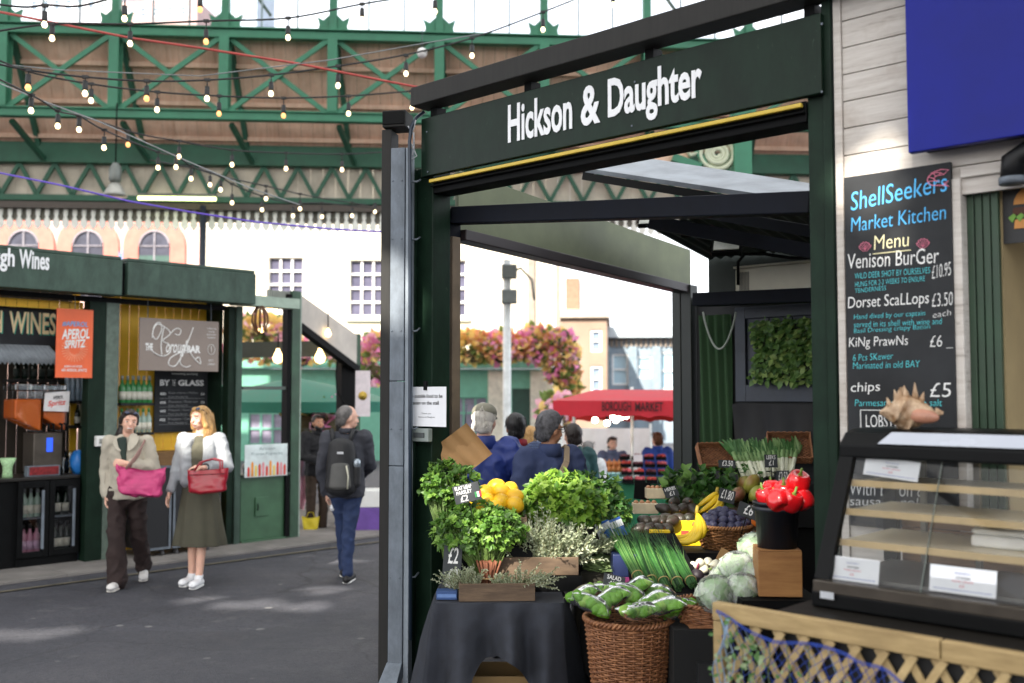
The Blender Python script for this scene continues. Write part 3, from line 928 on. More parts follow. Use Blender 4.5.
# --- seafood counter, display case, shell
def counter():
    t = fthing('trellis_counter', 'serving counter fronted by tan diagonal garden trellis', 'counter', Cf)
    TW = wood('trellis_timber', '#957d52', '#c4aa78', (3, 20, 20), .6, .2)
    TS = wood('trellis_slat_timber', '#a38a5c', '#d0b785', (8, 8, 8), .6, .2)
    L = 1.9
    mb = MB(); mb.b2((0, 0, CZ - .062), (.80, .036, CZ)); mb.b2((.804, .003, CZ - .064), (L, .039, CZ - .002)); mb.build('top_rail', TW, t, .004)
    mb = MB(); mb.b2((0, .004, .0), (.038, .036, CZ - .064)); mb.build('end_post', TW, t, .004)
    mb = MB(); mb.b2((L - .04, .004, 0), (L, .036, CZ - .066)); mb.build('end_post', TW, t, .004)
    mb = MB(); mb.b2((.044, .004, .02), (L - .042, .038, .09)); mb.build('bottom_rail', TW, t, .004)
    z0, z1 = .09, CZ - .064
    for sgn, y in ((1, .012), (-1, .027)):
        mb = MB()
        sl = .62
        run = (z1 - z0) * sl
        x = -run
        while x < L + run:
            a, b = x, x + run
            p, q = (a, z0), (b, z1)
            if sgn < 0: p, q = (b, z0), (a, z1)
            def clip(p, q):
                (xa, za), (xb, zb) = p, q
                for lim, side in ((.044, 0), (L - .042, 1)):
                    for _ in (0, 1):
                        if (xa < lim - 1e-9 if side == 0 else xa > lim + 1e-9):
                            if abs(xb - xa) < 1e-9: return None
                            tt = (lim - xa) / (xb - xa)
                            if tt >= 1: return None
                            xa, za = lim, za + (zb - za) * tt
                        xa, za, xb, zb = xb, zb, xa, za
                return (xa, za), (xb, zb)
            pq = clip(p, q)
            if pq:
                (xa, za), (xb, zb) = pq
                if abs(zb - za) > .03:
                    mb.bar((xa, y, za), (xb, y, zb), .009, .025, 0)
            x += .09
        o = mb.build('trellis_slats', TS, t)
    mb = MB(); mb.b2((.24, .05, .05), (L, .86, CZ - .06)); mb.build('cabinet', M('counter_black', '#141517', .6), t)
    mb = MB(); mb.b2((.22, .06, CZ - .04), (L + .2, .90, CZ - .005)); mb.build('worktop', M('counter_top', '#16130f', .6, spec=.2), t, .004)
    n = fthing('fishing_net', 'blue fishing net draped over the tan trellis', 'net', Cf)
    nb = M('net_blue', '#1c3c94', .7, var=.3, sc=30)
    ng = M('net_pale', '#7b8ea3', .7, var=.3, sc=30)
    mb = MB()
    tp = [Cf.at(px, py, -.02) for px, py in ((716, 612), (745, 630), (771, 640), (808, 646), (846, 653), (875, 668), (905, 683), (950, 715), (1000, 755))]
    def net(u, v):
        f = max(0, min(.9999, u)) * (len(tp) - 1)
        i = int(f); q = tp[i].lerp(tp[i + 1], f - i)
        hang = .46 * (1 - .3 * u) * v
        return Vector((q.x + .03 * v * (1 - u) + .015 * math.sin(v * 9 + u * 5), -.016 - .02 * math.sin(PI * v) - .016 * math.sin(u * 14 + v * 6) ** 2, max(.05, q.z - hang + .008 * math.sin(u * 21))))
    NU, NV = 26, 18
    for i in range(NU):
        for sg in (1, -1):
            pts = []
            for k in range(NV + 1):
                u = (i + sg * k * .55) / NU
                if 0 <= u <= 1:
                    pts.append(net(u + rnd.uniform(-.003, .003), k / NV))
            if len(pts) > 2:
                mb.tube(pts, .0012, 4, 0 if rnd.random() < .9 else 1, cap=False)
    mb.build('mesh_cords', [nb, ng], n)
    mb = MB()
    for off in (0, .006):
        mb.tube([net(i / 40, .0) + Vector((0, -.004 + off * .3, off)) for i in range(41)], .002, 6)
    mb.build('head_rope', nb, n)
    mb = MB()
    for off in range(5):
        mb.tube([net(.02 + .012 * off + .02 * math.sin(k * .8 + off), k / 14) + Vector((0, -.012, 0)) for k in range(15)], .0025, 5)
    mb.build('gathered_cords', ng, n)
    iv = fthing('trailing_ivy', 'sprigs of small green leaves threaded through the blue net', 'plant', Cf)
    mb = MB()
    for i in range(170):
        u = .02 + min(.9, abs(rnd.gauss(0, .2)))
        p = net(u, rnd.random() * .8) + Vector((rnd.uniform(-.02, .02), -.01 - rnd.random() * .02, 0))
        mb.leaf(p, (rnd.uniform(-1, 1), -rnd.random() * .7, rnd.uniform(-1, .6)), (0, -1, 0), rnd.uniform(.014, .03), rnd.uniform(.01, .018), rnd.choice((0, 1)))
    mb.build('leaves', [leafm('ivy_leaf', '#5d8a4a'), leafm('ivy_pale', '#a3b98c')], iv)
    mb = MB()
    for i in range(6):
        mb.tube([net(.02 + .07 * i + .01 * k, k / 10 * .9) + Vector((0, -.012, 0)) for k in range(10)], .0018, 4)
    mb.build('stem', M('ivy_stem', '#4b5a34', .7), iv)
    d = fthing('display_case', 'black framed glass food display case with slanted front on the trellis counter', 'display case', Cf)
    yb = .20
    zA, zB2, zC, zD = CZ - .002, CZ + .085, 1.588, 1.695
    bx0 = Cf.x(808, yb); bx1 = bx0 + .755
    yt = .46
    CB = M('case_black', '#08090a', .4, var=.2, spec=.15)
    mb = MB()
    mb.prism([(yb, zA), (.84, zA), (.84, zB2), (yb + .03, zB2), (yb, zB2 - .035)], 0, 1)
    mb.v = [(bx0 + v[1] * (bx1 - bx0), v[0], v[2]) for v in mb.v]
    mb.build('base', CB, d, .006)
    mb = MB(); mb.b2((bx0 + .01, yb - .008, zB2 - .035), (bx1 - .01, yb + .034, zB2 + .006)); mb.build('price_rail', M('bronze_rail', '#4a443d', .35, .6), d, .004)
    mb = MB(); mb.b2((bx0 + .04, yb - .012, zA + .034), (bx0 + .09, yb - .009, zA + .058)); mb.build('maker_plate', M('plate_silver', '#cfd4da', .3, .5), d)
    mb = MB()
    mb.prism([(yt - .03, zC), (.84, zC), (.84, zD), (yt + .09, zD), (yt + .02, zD - .015), (yt - .03, zC + .05)], 0, 1)
    mb.v = [(bx0 + .0 + v[1] * (bx1 - bx0), v[0], v[2]) for v in mb.v]
    mb.build('top_hood', CB, d, .008)
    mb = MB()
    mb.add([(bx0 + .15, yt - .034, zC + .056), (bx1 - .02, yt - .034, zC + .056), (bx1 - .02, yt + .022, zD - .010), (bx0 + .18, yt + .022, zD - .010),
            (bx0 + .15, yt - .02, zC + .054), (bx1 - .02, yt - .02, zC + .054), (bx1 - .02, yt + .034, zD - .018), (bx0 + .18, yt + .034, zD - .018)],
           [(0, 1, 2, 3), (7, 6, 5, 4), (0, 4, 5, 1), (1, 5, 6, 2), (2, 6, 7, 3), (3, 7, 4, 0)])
    mb.build('sheen_strip', M('hood_sheen_white', '#b9bec8', .25, var=.02), d)  # pale panel put in as a painted reflection along the hood front
    fr = .055
    for x in (bx0 + fr / 2, bx1 - fr / 2):
        mb = MB(); mb.bar((x, yb + .035, zB2), (x, yt - .012, zC + .004), fr, .03, up=Vector((0, -1, .4))); mb.build('front_post', CB, d, .003)
        mb = MB(); mb.b2((x - fr / 2, .80, zB2), (x + fr / 2, .838, zC)); mb.build('rear_post', CB, d, .003)
    g = glass('case_glass', (.97, .98, .98), .05)
    mb = MB()
    for x in (bx0 + .012, bx1 - .012):
        mb.add([(x, yb + .05, zB2), (x, .8, zB2), (x, .8, zC), (x, yt - .005, zC)], [(0, 1, 2, 3)])
    mb.build('side_glass', g, d)
    xm = (bx0 + bx1) / 2
    for xa, xb, off in ((bx0 + fr, xm - .002, 0), (xm - .012, bx1 - fr, .007)):
        mb = MB()
        mb.add([(xa, yb + .035 + off, zB2), (xb, yb + .035 + off, zB2), (xb, yt - .012 + off, zC), (xa, yt - .012 + off, zC)], [(0, 1, 2, 3)])
        mb.build('front_glass', g, d)
    mb = MB()
    mb.bar((xm - .006, yb + .034, zB2), (xm - .006, yt - .012, zC), .002, .005, up=Vector((0, -1, .4))); mb.build('glass_edge', M('glass_edge_green', '#5a645e', .4), d)
    for k, (z, yf) in enumerate(((1.285, .33), (1.39, .38), (1.49, .43))):
        mb = MB(); mb.b2((bx0 + .04, yf, z), (bx1 - .04, .79, z + .012)); sh = mb.build('shelf', M('shelf_cream', '#d9cdb2', .35, var=.06), d, .002)
        mb = MB(); mb.b2((bx0 + .04, yf - .006, z - .004), (bx1 - .04, yf - .001, z + .02)); mb.build('shelf_edge', M('shelf_edge', '#c9ae7d' if k != 1 else '#d6d8da', .35), sh)
    mb = MB()
    for x in (bx0 + .16, bx0 + .36):
        mb.b2((x, .772, zB2), (x + .022, .79, zC))
    mb.build('shelf_upright', M('upright_steel', '#5d5a52', .4, .7), d)
    mb = MB(); mb.b2((bx0 + .04, .3, zB2 + .001), (bx1 - .04, .79, zB2 + .012)); mb.build('case_floor', M('case_floor_grey', '#6c6a66', .35, .4), d)
    def card(px0, py0, px1, py1, y, lab, tilt, w, h, foot=True):
        a = Cf.at(px0, py0, y); w *= .93; h *= .93
        c = thing('price_card', lab, 'price card', Cf.M @ a, Cf.a, 'printed price cards in the display case')
        mb = MB(); mb.b2((0, 0, 0), (w, .003, h)); mb.build('card', PAPER, c)
        mb = MB()
        put_text(mb, 'Shellseekers', w * .38, h * .74, w * .62, h * .8, -.001, 0)
        put_text(mb, 'OYSTERS', w * .4, h * .55, w * .62, h * .63, -.001, 1, .02)
        put_text(mb, 'freshly opened', w * .34, h * .42, w * .66, h * .5, -.001, 2, .01)
        put_text(mb, '£3', w * .46, h * .25, w * .53, h * .34, -.001, 2, .01)
        mb.b2((w * .06, -.0015, h * .12), (w * .94, -.0005, h * .14), 0)
        mb.build('lettering', [BLUE_INK, INK, RED_INK], c)
        c.rotation_euler = (R(tilt), 0, Cf.a)
        return c
    card(826, 578, 897, 583, .26, 'white printed price card at the left foot of the display case', -12, .205, .088)
    card(929, 590, 1014, 598, .26, 'white printed price card at the right foot of the display case', -12, .225, .092)
    cc = card(863, 474, 934, 482, .44, 'white printed price card tilted behind the top of the case glass', -14, .215, .075)
    cc.rotation_euler = (R(-14), R(5), Cf.a)
    fb = fthing('takeaway_box', 'white polystyrene takeaway box lying on a display case shelf', 'box', Cf)
    a = Cf.at(970, 545, .5)
    mb = MB(); mb.b2((a.x, .5, 1.298), (a.x + .22, .68, 1.34)); mb.build('base', WHITE, fb, .012)
    mb = MB(); mb.b2((a.x + .003, .503, 1.342), (a.x + .217, .677, 1.36)); mb.build('lid', WHITE, fb, .01)
    bb = fthing('wine_crate', 'rough timber crate behind the glass display case', 'crate', Cf)
    mb = MB()
    for i in range(4):
        mb.b2((bx0 + .05, .86, CZ - .004 + .075 * i), (bx0 + .5, .872, CZ + .068 + .075 * i))
    mb.build('back_boards', wood('crate_rough', '#7a583c', '#a88258', (2, 20, 20)), bb, .002)
    mb = MB(); mb.b2((bx0 + .05, .873, CZ - .004), (bx0 + .09, .89, CZ + .29)); mb.b2((bx0 + .46, .873, CZ - .004), (bx0 + .5, .89, CZ + .29)); mb.build('corner_batten', wood('crate_rough', '#7a583c', '#a88258'), bb)
    s = thing('conch_shell', 'large spiny cream conch shell resting on top of the display case', 'shell', Cf.M @ Vector((Cf.x(912, .6), .6, zD + .06)), R(-25))
    mb = MB()
    def conch(u, v):
        a = 2 * PI * v
        L = .22
        x = -L * .52 + L * u
        r = .062 * (max(0, math.sin(PI * min(1, u * 1.15) ** .9)) ** .8 if u < .87 else max(.02, (1 - u) / .13 * .3)) * (1 if u > .3 else .35 + u * 2.1)
        r += .004
        sp = max(0, math.sin(a * 4 + u * 22)) ** 6 * .038 * math.exp(-((u - .38) / .13) ** 2)
        rr = r + sp + .0035 * noise.noise((u * 20, math.cos(a) * 3, math.sin(a) * 3))
        return Vector((x, rr * math.cos(a), rr * math.sin(a) * .95))
    mb.grid(conch, 60, 48); mb.build('shell_body', M('conch_cream', '#cbb193', .45, var=.35, sc=26, c2='#8d6a48'), s)
    mb = MB()
    mb.ell((.035, -.05, -.012), (.06, .014, .026), 14, (0, .1, 0)); mb.build('aperture', M('conch_pink', '#c98f74', .3, c2='#4b2a20'), s)
    mb = MB()
    for i, (x, z, l) in enumerate(((-.075, .03, .04), (-.05, .05, .05), (-.02, .058, .055), (.012, .055, .07), (-.09, .01, .03), (-.04, .02, .04), (.03, .05, .04))):
        dv = Vector((-.3 + .1 * i, -.3 if i % 2 else -.1, 1)).normalized()
        p = Vector((x, -.012, z - .012))
        mb.tube([p, p + dv * l * .5, p + dv * l], [.015, .008, .0015], 8)
    mb.build('spine', M('conch_cream'), s)
counter()
# --- unseen glazed roof added over the lane for shade, holed for sun patches
def shade_roof():
    t = thing('shade_roof', 'unseen obscured glass market roof on steel ribs, added to shade the lane and holed for sun patches', 'roof', (0, 0, 0))
    zr = 11.0
    x0, x1, y0, y1, st = -26.0, 16.0, -15.0, 16.4, .1
    holes = []
    def spot(p, sx, sy):  # opens the roof along the sun ray so a sun patch lands at p
        k = (zr - p[2]) / sdir.z
        holes.append((p[0] + sdir.x * k, p[1] + sdir.y * k, sx * 1.1, sy * 1.1))
    for px, py, sx, sy in ((215, 602, .3, .22), (255, 604, .3, .22), (300, 606, .25, .2), (15, 634, .5, .2), (325, 560, .4, .25), (330, 590, .2, .2)):
        g = G(px, py); spot(g, sx, sy)
    spot(P(556, 488, 5.95), .34, .24); spot(P(462, 492, 5.68), .2, .2); spot(P(485, 530, 5.45), .2, .16); spot(P(545, 540, 5.5), .18, .14); spot(P(628, 595, 5.05), .2, .14); spot(P(592, 500, 6.2), .16, .14); spot(P(858, 95, 3.8), .16, .3); spot(P(478, 440, 7.0), .25, .3)
    spot(P(505, 545, 5.4), .16, .14); spot(P(650, 560, 5.7), .28, .2); spot(P(735, 565, 5.0), .2, .18); spot(P(785, 490, 4.75), .12, .1); spot(P(690, 525, 6.3), .18, .16)
    mb = MB()
    nx, ny = int((x1 - x0) / st), int((y1 - y0) / st)
    def cut(x, y):
        return any(abs(x - hx) < sx * 1.4 and abs(y - hy) < sy * 1.4 and ((x - hx) / sx) ** 2 + ((y - hy) / sy) ** 2 < .75 + 1.5 * noise.noise((x * 4.3, y * 4.3, 2.7)) for hx, hy, sx, sy in holes)
    for j in range(ny):
        y = y0 + j * st
        i = 0
        while i < nx:
            if cut(x0 + (i + .5) * st, y + st / 2):
                i += 1; continue
            k = i
            while k < nx and not cut(x0 + (k + .5) * st, y + st / 2):
                k += 1
            a, b = x0 + i * st, x0 + k * st
            mb.add([(a, y, zr), (b, y, zr), (b, y + st, zr), (a, y + st, zr)], [(0, 1, 2, 3)])
            i = k
    m, nt, b = new_mat('obscured_roof_glass')
    nt.nodes.remove(b)
    tr = nt.nodes.new('ShaderNodeBsdfTranslucent'); tr.inputs[0].default_value = (.5, .51, .52, 1)
    df = nt.nodes.new('ShaderNodeBsdfDiffuse'); df.inputs[0].default_value = (.5, .5, .5, 1)
    mx = nt.nodes.new('ShaderNodeMixShader'); mx.inputs[0].default_value = .25
    nt.links.new(tr.outputs[0], mx.inputs[1]); nt.links.new(df.outputs[0], mx.inputs[2])
    nt.links.new(mx.outputs[0], nt.nodes['Material Output'].inputs[0])
    mb.build('obscured_glazing', m, t)
    for x in range(-26, 17, 6):
        mb = MB(); mb.b2((x - .08, y0, zr + .02), (x + .08, y1, zr + .3)); mb.build('roof_rib', GREEN2, t)
    for y in (-15, -7, 1, 9, 16.4):
        mb = MB(); mb.b2((x0, y - .08, zr + .31), (x1, y + .08, zr + .55)); mb.build('purlin', GREEN2, t)
shade_roof()
# --- wine kiosk on the left
YB = 1.0
YB2 = .5
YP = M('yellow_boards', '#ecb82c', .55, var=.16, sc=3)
def planks(mb, x0, x1, y, z0, z1, w=.11, gap=.006):
    x = x0
    while x < x1 - .01:
        mb.b2((x, y, z0), (min(x + w - gap, x1), y + .012, z1)); x += w
FZ0, FZ1 = 2.90, 3.285
XPOST = Kf.x(103)
XF1 = Kf.at(122.5, 280, -.28).x
XF2 = Kf.at(256, 290, -.28).x
XR = Kf.x(234)
FAS = M('fascia_green', '#43584d', .5, var=.16, sc=3, bump=.04, spec=.3, chips='#6f7f75')
def wine_kiosk():
    t = fthing('wine_kiosk', 'dark green wine kiosk with yellow boarded inside and white lettered fascia', 'kiosk', Kf)
    mb = MB(); mb.b2((-4.6, -.28, FZ0), (XF1, -.02, FZ1)); mb.b2((-4.6, -.27, FZ1 + .002), (XF1 - .01, .3, FZ1 + .04))
    f1 = mb.build('fascia', FAS, t, .008)
    xa, xb = Kf.x(15.5, -.285), Kf.x(46, -.285); xg0, xg1 = Kf.x(-46, -.285), Kf.x(11, -.285)
    z0 = Kf.at(20, 268, -.285).z; z1 = Kf.at(20, 249, -.285).z
    mb = MB(); put_text(mb, 'Wines', xa, z0, xb, z1, -.283, 0, .025, thick=.006); put_text(mb, 'Borough', xg0, z0 - .05, xg1, z1, -.283, 0, .025, thick=.006)
    mb.build('lettering', M('sign_white', '#eef0f2'), f1)
    mb = MB(); mb.b2((XF1 + .06, -.28, FZ0 + .01), (XF2, -.02, FZ1 - .005)); mb.b2((XF1 + .06, -.27, FZ1 - .003), (XF2 - .01, .3, FZ1 + .036)); mb.build('fascia', FAS, t, .008)
    mb = MB(); mb.b2((XF1 + .002, -.2, FZ0 + .02), (XF1 + .058, .0, FZ1 - .02)); mb.build('fascia_joint', BLACKP, t)
    xpa, xpb = Kf.x(88), Kf.x(118)
    mb = MB(); mb.b2((xpa, 0, 0), (xpa + (xpb - xpa) * .55, .16, FZ0)); mb.build('post', GREEN, t, .006)
    mb = MB(); mb.b2((xpa + (xpb - xpa) * .56, .0, 0), (xpb, .12, FZ0 - .02)); mb.build('post', M('weathered_grey_green', '#5b6a5f', .6, var=.3, sc=12), t, .006)
    mb = MB(); mb.b2((Kf.x(228), 0, 0), (Kf.x(234), .14, FZ0)); mb.build('post', GREEN, t, .005)
    mb = MB(); mb.b2((Kf.x(235), -.02, 0), (Kf.x(241), .14, FZ0)); mb.build('post', FAS, t, .005)
    mb = MB(); mb.b2((-4.5, -.01, FZ0 - .06), (XF2 - .25, .1, FZ0 - .004)); mb.b2((-4.5, .101, FZ0 - .03), (XF2 - .25, .42, FZ0 - .006)); mb.build('header', BLACKP, t)
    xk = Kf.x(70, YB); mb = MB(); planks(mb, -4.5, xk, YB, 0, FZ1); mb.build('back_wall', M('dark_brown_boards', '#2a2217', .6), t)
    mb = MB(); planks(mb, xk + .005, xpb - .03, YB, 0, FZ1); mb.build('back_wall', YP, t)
    mb = MB(); planks(mb, xpb + .02, Kf.x(226), YB2, 0, FZ1); mb.build('back_wall', YP, t)
    mb = MB(); planks(mb, -4.5, xpa - .005, .16, 2.745, FZ0 - .065); mb.build('header_boards', YP, t)
    mb = MB(); mb.b2((xpb - .02, .17, 0), (xpb + .01, YB, FZ0 - .06)); mb.build('partition', GREEN2, t)
    mb = MB(); mb.b2((Kf.x(226), .15, 0), (Kf.x(226) + .03, YB2 + .02, FZ1 - .02)); mb.build('side_wall', GREEN, t)
    mb = MB(); mb.b2((Kf.x(208, .46), .46, 0), (Kf.x(226) - .005, .49, FZ0 - .07)); mb.build('dark_boarding', GREEN, t)
    a = Kf.at(40, 477, .1)
    mb = MB(); mb.b2((-4.4, .1, a.z - .035), (xpa - .02, .75, a.z)); mb.build('counter_top', M('counter_dark', '#1d1a17', .4), t, .005)
    zt = a.z
    mb = MB(); mb.b2((-4.4, .14, 0), (Kf.x(21, .12) - .01, .72, zt - .037)); mb.build('counter_front', BLACKP, t)
    mb = MB(); mb.b2((Kf.x(83, .2), .2, 0), (xpa - .02, .7, zt - .037)); mb.build('counter_panel', M('steel_blue_panel', '#4d596b', .45), t)
    a = Kf.at(130, 455, .2)
    mb = MB(); mb.b2((xpb + .02, .2, a.z - .16), (Kf.x(205, .2), .49, a.z + .02)); mb.build('bar_counter', wood('bar_timber', '#5d3f22', '#8d6a3d', (2, 16, 16)), t, .006)
    t2 = a.z
    for (pa, pb, py, yy, yw) in ((12, 62, 379, .7, YB), (64, 90, 401, .7, YB), (64, 90, 426, .7, YB), (119, 152, 403, .3, YB2), (119, 152, 433, .3, YB2)):
        a, b = Kf.at(pa, py, yy), Kf.at(pb, py, yy)
        mb = MB(); mb.b2((a.x, yy - .05, a.z - .03), (b.x, yw - .01, a.z)); mb.build('shelf', DARKW, t)
    t = fthing('corrugated_canopy', 'small grey corrugated canopy over the drinks counter', 'canopy', Kf)
    a, b = Kf.at(-30, 345, .2), Kf.at(55, 345, .3)
    mb = MB()
    mb.grid(lambda u, v: Vector((a.x + (b.x - a.x) * u + .05 * v, (.75 - .62 * v), a.z + .16 - .34 * v + .012 * math.sin(u * 120))), 160, 3)
    mb.build('corrugated_sheet', M('grey_corrugated', '#8e959c', .5, .4), t)
    mb = MB(); mb.b2((a.x, .70, a.z + .03), (b.x, .76, a.z + .08)); mb.build('wall_batten', DARKW, t)
    t = fthing('wines_board', 'black board with cream and green shadowed WINES lettering above the canopy', 'sign', Kf)
    y = .28
    a = Kf.rect(-70, 301, 57, 344, y)
    z1 = Kf.at(30, 306, y).z; z0 = Kf.at(30, 345, y).z
    mb = MB(); mb.b2((a[0], y, z0), (a[2], y + .02, z1 + .04)); mb.build('board', SLATE, t)
    mb = MB()
    zl0, zl1 = Kf.at(30, 334, y).z, Kf.at(30, 312, y).z
    for k, (mi, off) in enumerate(((1, .012), (0, 0))):
        put_text(mb, 'WINES', Kf.x(7, y) + off, zl0 - off, Kf.x(54, y) + off, zl1 - off, y - .002 - .003 * k, mi, .02)
        put_text(mb, 'BOROUGH', Kf.x(-75, y) + off, zl0 - off, Kf.x(0, y) + off, zl1 - off, y - .002 - .003 * k, mi, .02)
    mb.build('lettering', [M('letter_cream', '#e5cfa0', .6), M('letter_teal', '#2f8f78', .6)], t)
    t = fthing('orange_poster', 'orange hanging poster for a spritz cocktail with white lettering', 'poster', Kf)
    y = -.03
    a, b = Kf.at(57, 308, y), Kf.at(92, 378, y)
    mb = MB(); mb.b2((a.x, y, b.z), (b.x, y + .012, a.z)); mb.build('panel', M('poster_orange', '#e8683a', .5, var=.1, sc=3), t)
    W, HH = b.x - a.x, a.z - b.z
    mb = MB()
    for k in range(28):
        an = 2 * PI * k / 28
        r0, r1 = .15 * W, .36 * W
        c = Vector((a.x + W * .5, y - .002, b.z + HH * .42))
        mb.bar(c + Vector((r0 * math.cos(an), 0, r0 * math.sin(an))), c + Vector((r1 * math.cos(an), 0, r1 * math.sin(an))), .003, .003, 2)
    put_text(mb, '#APEROL', a.x + .15 * W, b.z + HH * .74, a.x + .85 * W, b.z + HH * .82, y - .004, 1, .02, .15)
    put_text(mb, 'APEROL', a.x + .14 * W, b.z + HH * .55, a.x + .9 * W, b.z + HH * .7, y - .005, 0, .03, .15, rise=.02)
    put_text(mb, 'SPRITZ', a.x + .22 * W, b.z + HH * .42, a.x + .8 * W, b.z + HH * .54, y - .005, 0, .03, .15, rise=.02)
    put_text(mb, 'JOIN US FOR', a.x + .22 * W, b.z + HH * .14, a.x + .72 * W, b.z + HH * .18, y - .004, 0, .02)
    put_text(mb, 'AN APEROL SPRITZ', a.x + .15 * W, b.z + HH * .09, a.x + .85 * W, b.z + HH * .13, y - .004, 0, .02)
    mb.build('lettering', [WHITE, M('poster_blue', '#5da6d8'), M('poster_ray', '#f6c9a5')], t)
    mb = MB(); mb.tube([(a.x + W / 2, y + .005, a.z), (a.x + W / 2, y + .03, a.z + .25)], .003, 5); mb.build('hook', STEEL, t)
    y = .3
    c = Kf.at(40, 477, y)
    t = thing('drinks_dispenser', 'double tank drinks dispenser filled with bright orange cocktail on the counter', 'dispenser', Kf.M @ Vector((c.x, .38, zt)), Kf.a)
    px = c.y and .0108
    s = (Kf.x(66, .3) - Kf.x(12, .3)) / .54
    def X(p): return Kf.x(p, .3) - c.x
    def Z(p, q=40): return Kf.at(q, p, .3).z - zt
    mb = MB(); mb.b2((X(34), -.1, Z(472)), (X(63), .2, Z(433))); mb.build('body', M('dispenser_steel', '#5b544c', .35, .5), t, .01)
    mb = MB(); mb.b2((X(36), -.13, .0), (X(63), .2, Z(468))); mb.build('base_plate', BLACKP, t, .006)
    mb = MB(); mb.b2((X(47), -.108, Z(452)), (X(53), -.1, Z(438))); mb.build('screen', M('blue_screen', '#2447c8', .3, emit='#2f5be8', es=.5), t)
    ot = M('orange_drink', '#ff7d30', .25, var=.06, sss=.1)
    for xa, xb, nm in ((X(13), X(40), 0), (X(42), X(64), 1)):
        mb = MB()
        mb.add([(xa, -.14, Z(399)), (xb, -.14, Z(399)), (xb, .2, Z(399)), (xa, .2, Z(399)), (xa, -.14, Z(418)), (xb, -.14, Z(431)), (xb, .2, Z(431)), (xa, .2, Z(418))],
               [(0, 1, 2, 3), (7, 6, 5, 4), (0, 4, 5, 1), (1, 5, 6, 2), (2, 6, 7, 3), (3, 7, 4, 0)])
        mb.build('tank_liquid', ot, t, .02)
        mb = MB()
        mb.add([(xa - .006, -.146, Z(391)), (xb + .006, -.146, Z(391)), (xb + .006, .206, Z(391)), (xa - .006, .206, Z(391)), (xa - .006, -.146, Z(419)), (xb + .006, -.146, Z(432)), (xb + .006, .206, Z(432)), (xa - .006, .206, Z(419))],
               [(0, 4, 5, 1), (1, 5, 6, 2), (2, 6, 7, 3), (3, 7, 4, 0)])
        mb.build('tank_wall', GLASS, t)
        mb = MB(); mb.b2((xa - .008, -.15, Z(391)), (xb + .008, .21, Z(384))); mb.build('tank_lid', glass('lid_glass', (.75, .78, .8), .2), t, .015)
    mb = MB()
    p = [(X(41), Z(393)), (X(66), Z(391)), (X(65), Z(412)), (X(40), Z(411))]
    mb.prism(p, -.19, -.18); pl = mb.build('front_plate', M('plate_white', '#d9d6d4', .4), t, .004)
    mb = MB(); put_text(mb, 'Spritz', X(44), Z(408), X(62), Z(401), -.193, 0, .02, .2, rise=.02); put_text(mb, 'APEROL', X(49), Z(399.5), X(59), Z(396), -.193, 1, .02, rise=.01)
    mb.build('lettering', [M('spritz_red', '#d8483c'), INK], pl)
    for p in (45, 50, 58, 62):
        mb = MB(); mb.tube([(X(p), -.15, Z(424)), (X(p), -.2, Z(424)), (X(p), -.205, Z(431))], .011, 8); mb.build('tap', BLACKP, t)
    a = Kf.rect(21, 480, 83, 567, .1)
    t = fthing('bottle_fridge', 'black double glass door fridge full of wine bottles under the counter', 'fridge', Kf)
    x0, x1, zb, zt2 = Kf.x(20.5, .1), Kf.x(82, .1), .03, zt - .04
    mb = MB()
    mb.b2((x0, .6, zb), (x1, .64, zt2)); mb.b2((x0, .12, zb), (x0 + .03, .6, zt2)); mb.b2((x1 - .03, .12, zb), (x1, .6, zt2)); mb.b2((x0 + .03, .12, zb), (x1 - .03, .6, zb + .12)); mb.b2((x0 + .03, .12, zt2 - .05), (x1 - .03, .6, zt2))
    mb.build('carcass', BLACKP, t)
    xm = (x0 + x1) / 2
    zs = [zb + .125, zb + .5]
    for xa, xb in ((x0, xm - .004), (xm + .004, x1)):
        f = MB(); w = .055
        f.b2((xa, .09, zb + .09), (xa + w, .118, zt2)); f.b2((xb - w, .09, zb + .09), (xb, .118, zt2)); f.b2((xa + w, .09, zb + .09), (xb - w, .118, zb + .15)); f.b2((xa + w, .09, zt2 - .07), (xb - w, .118, zt2))
        d = f.build('door', BLACKP, t, .004)
        mb = MB(); mb.add([(xa + w, .1, zb + .15), (xb - w, .1, zb + .15), (xb - w, .1, zt2 - .07), (xa + w, .1, zt2 - .07)], [(0, 1, 2, 3)]); mb.build('door_glass', GLASS, d)
        mb = MB(); mb.b2((xb - w - .025, .078, zb + .17), (xb - w + .005, .0895, zt2 - .1)); mb.build('handle', STEEL, d, .003)
    mb = MB(); mb.b2((x0 + .03, .14, zs[1] - .015), (x1 - .03, .58, zs[1])); mb.build('wire_shelf', STEEL, t)
    def bottle(glassm, labm, capm, lab, grp, h=.3, r=.037):
        b = thing('wine_bottle', lab, 'bottle', (0, 0, 0), 0, grp)
        mb = MB(); mb.lathe((0, 0, 0), [(r * .9, 0), (r, .008), (r, h * .55), (r * .85, h * .64), (r * .42, h * .74), (r * .36, h * .9)], 14); mb.build('glass_body', glassm, b)
        mb = MB(); mb.lathe((0, 0, 0), [(r * 1.015, h * .12), (r * 1.015, h * .42)], 14); mb.build('label', labm, b)
        mb = MB(); mb.lathe((0, 0, 0), [(r * .42, h * .84), (r * .42, h), (.001, h)], 10); mb.build('cap', capm, b)
        return b
    gd = M('bottle_green_glass', '#16241a', .12, var=.1); gg = M('bottle_bright_green', '#3f8a4e', .15, var=.1); gc = M('bottle_pale', '#9fb4a6', .15); gp = M('bottle_pink', '#c78ba0', .15)
    lw = M('label_cream', '#dcd8c8', .7); lk = M('label_pink', '#cfa9c4', .7); cp = M('cap_black', '#191a1c', .4); cg = M('cap_grey', '#a9adb0', .4)
    proto = {}
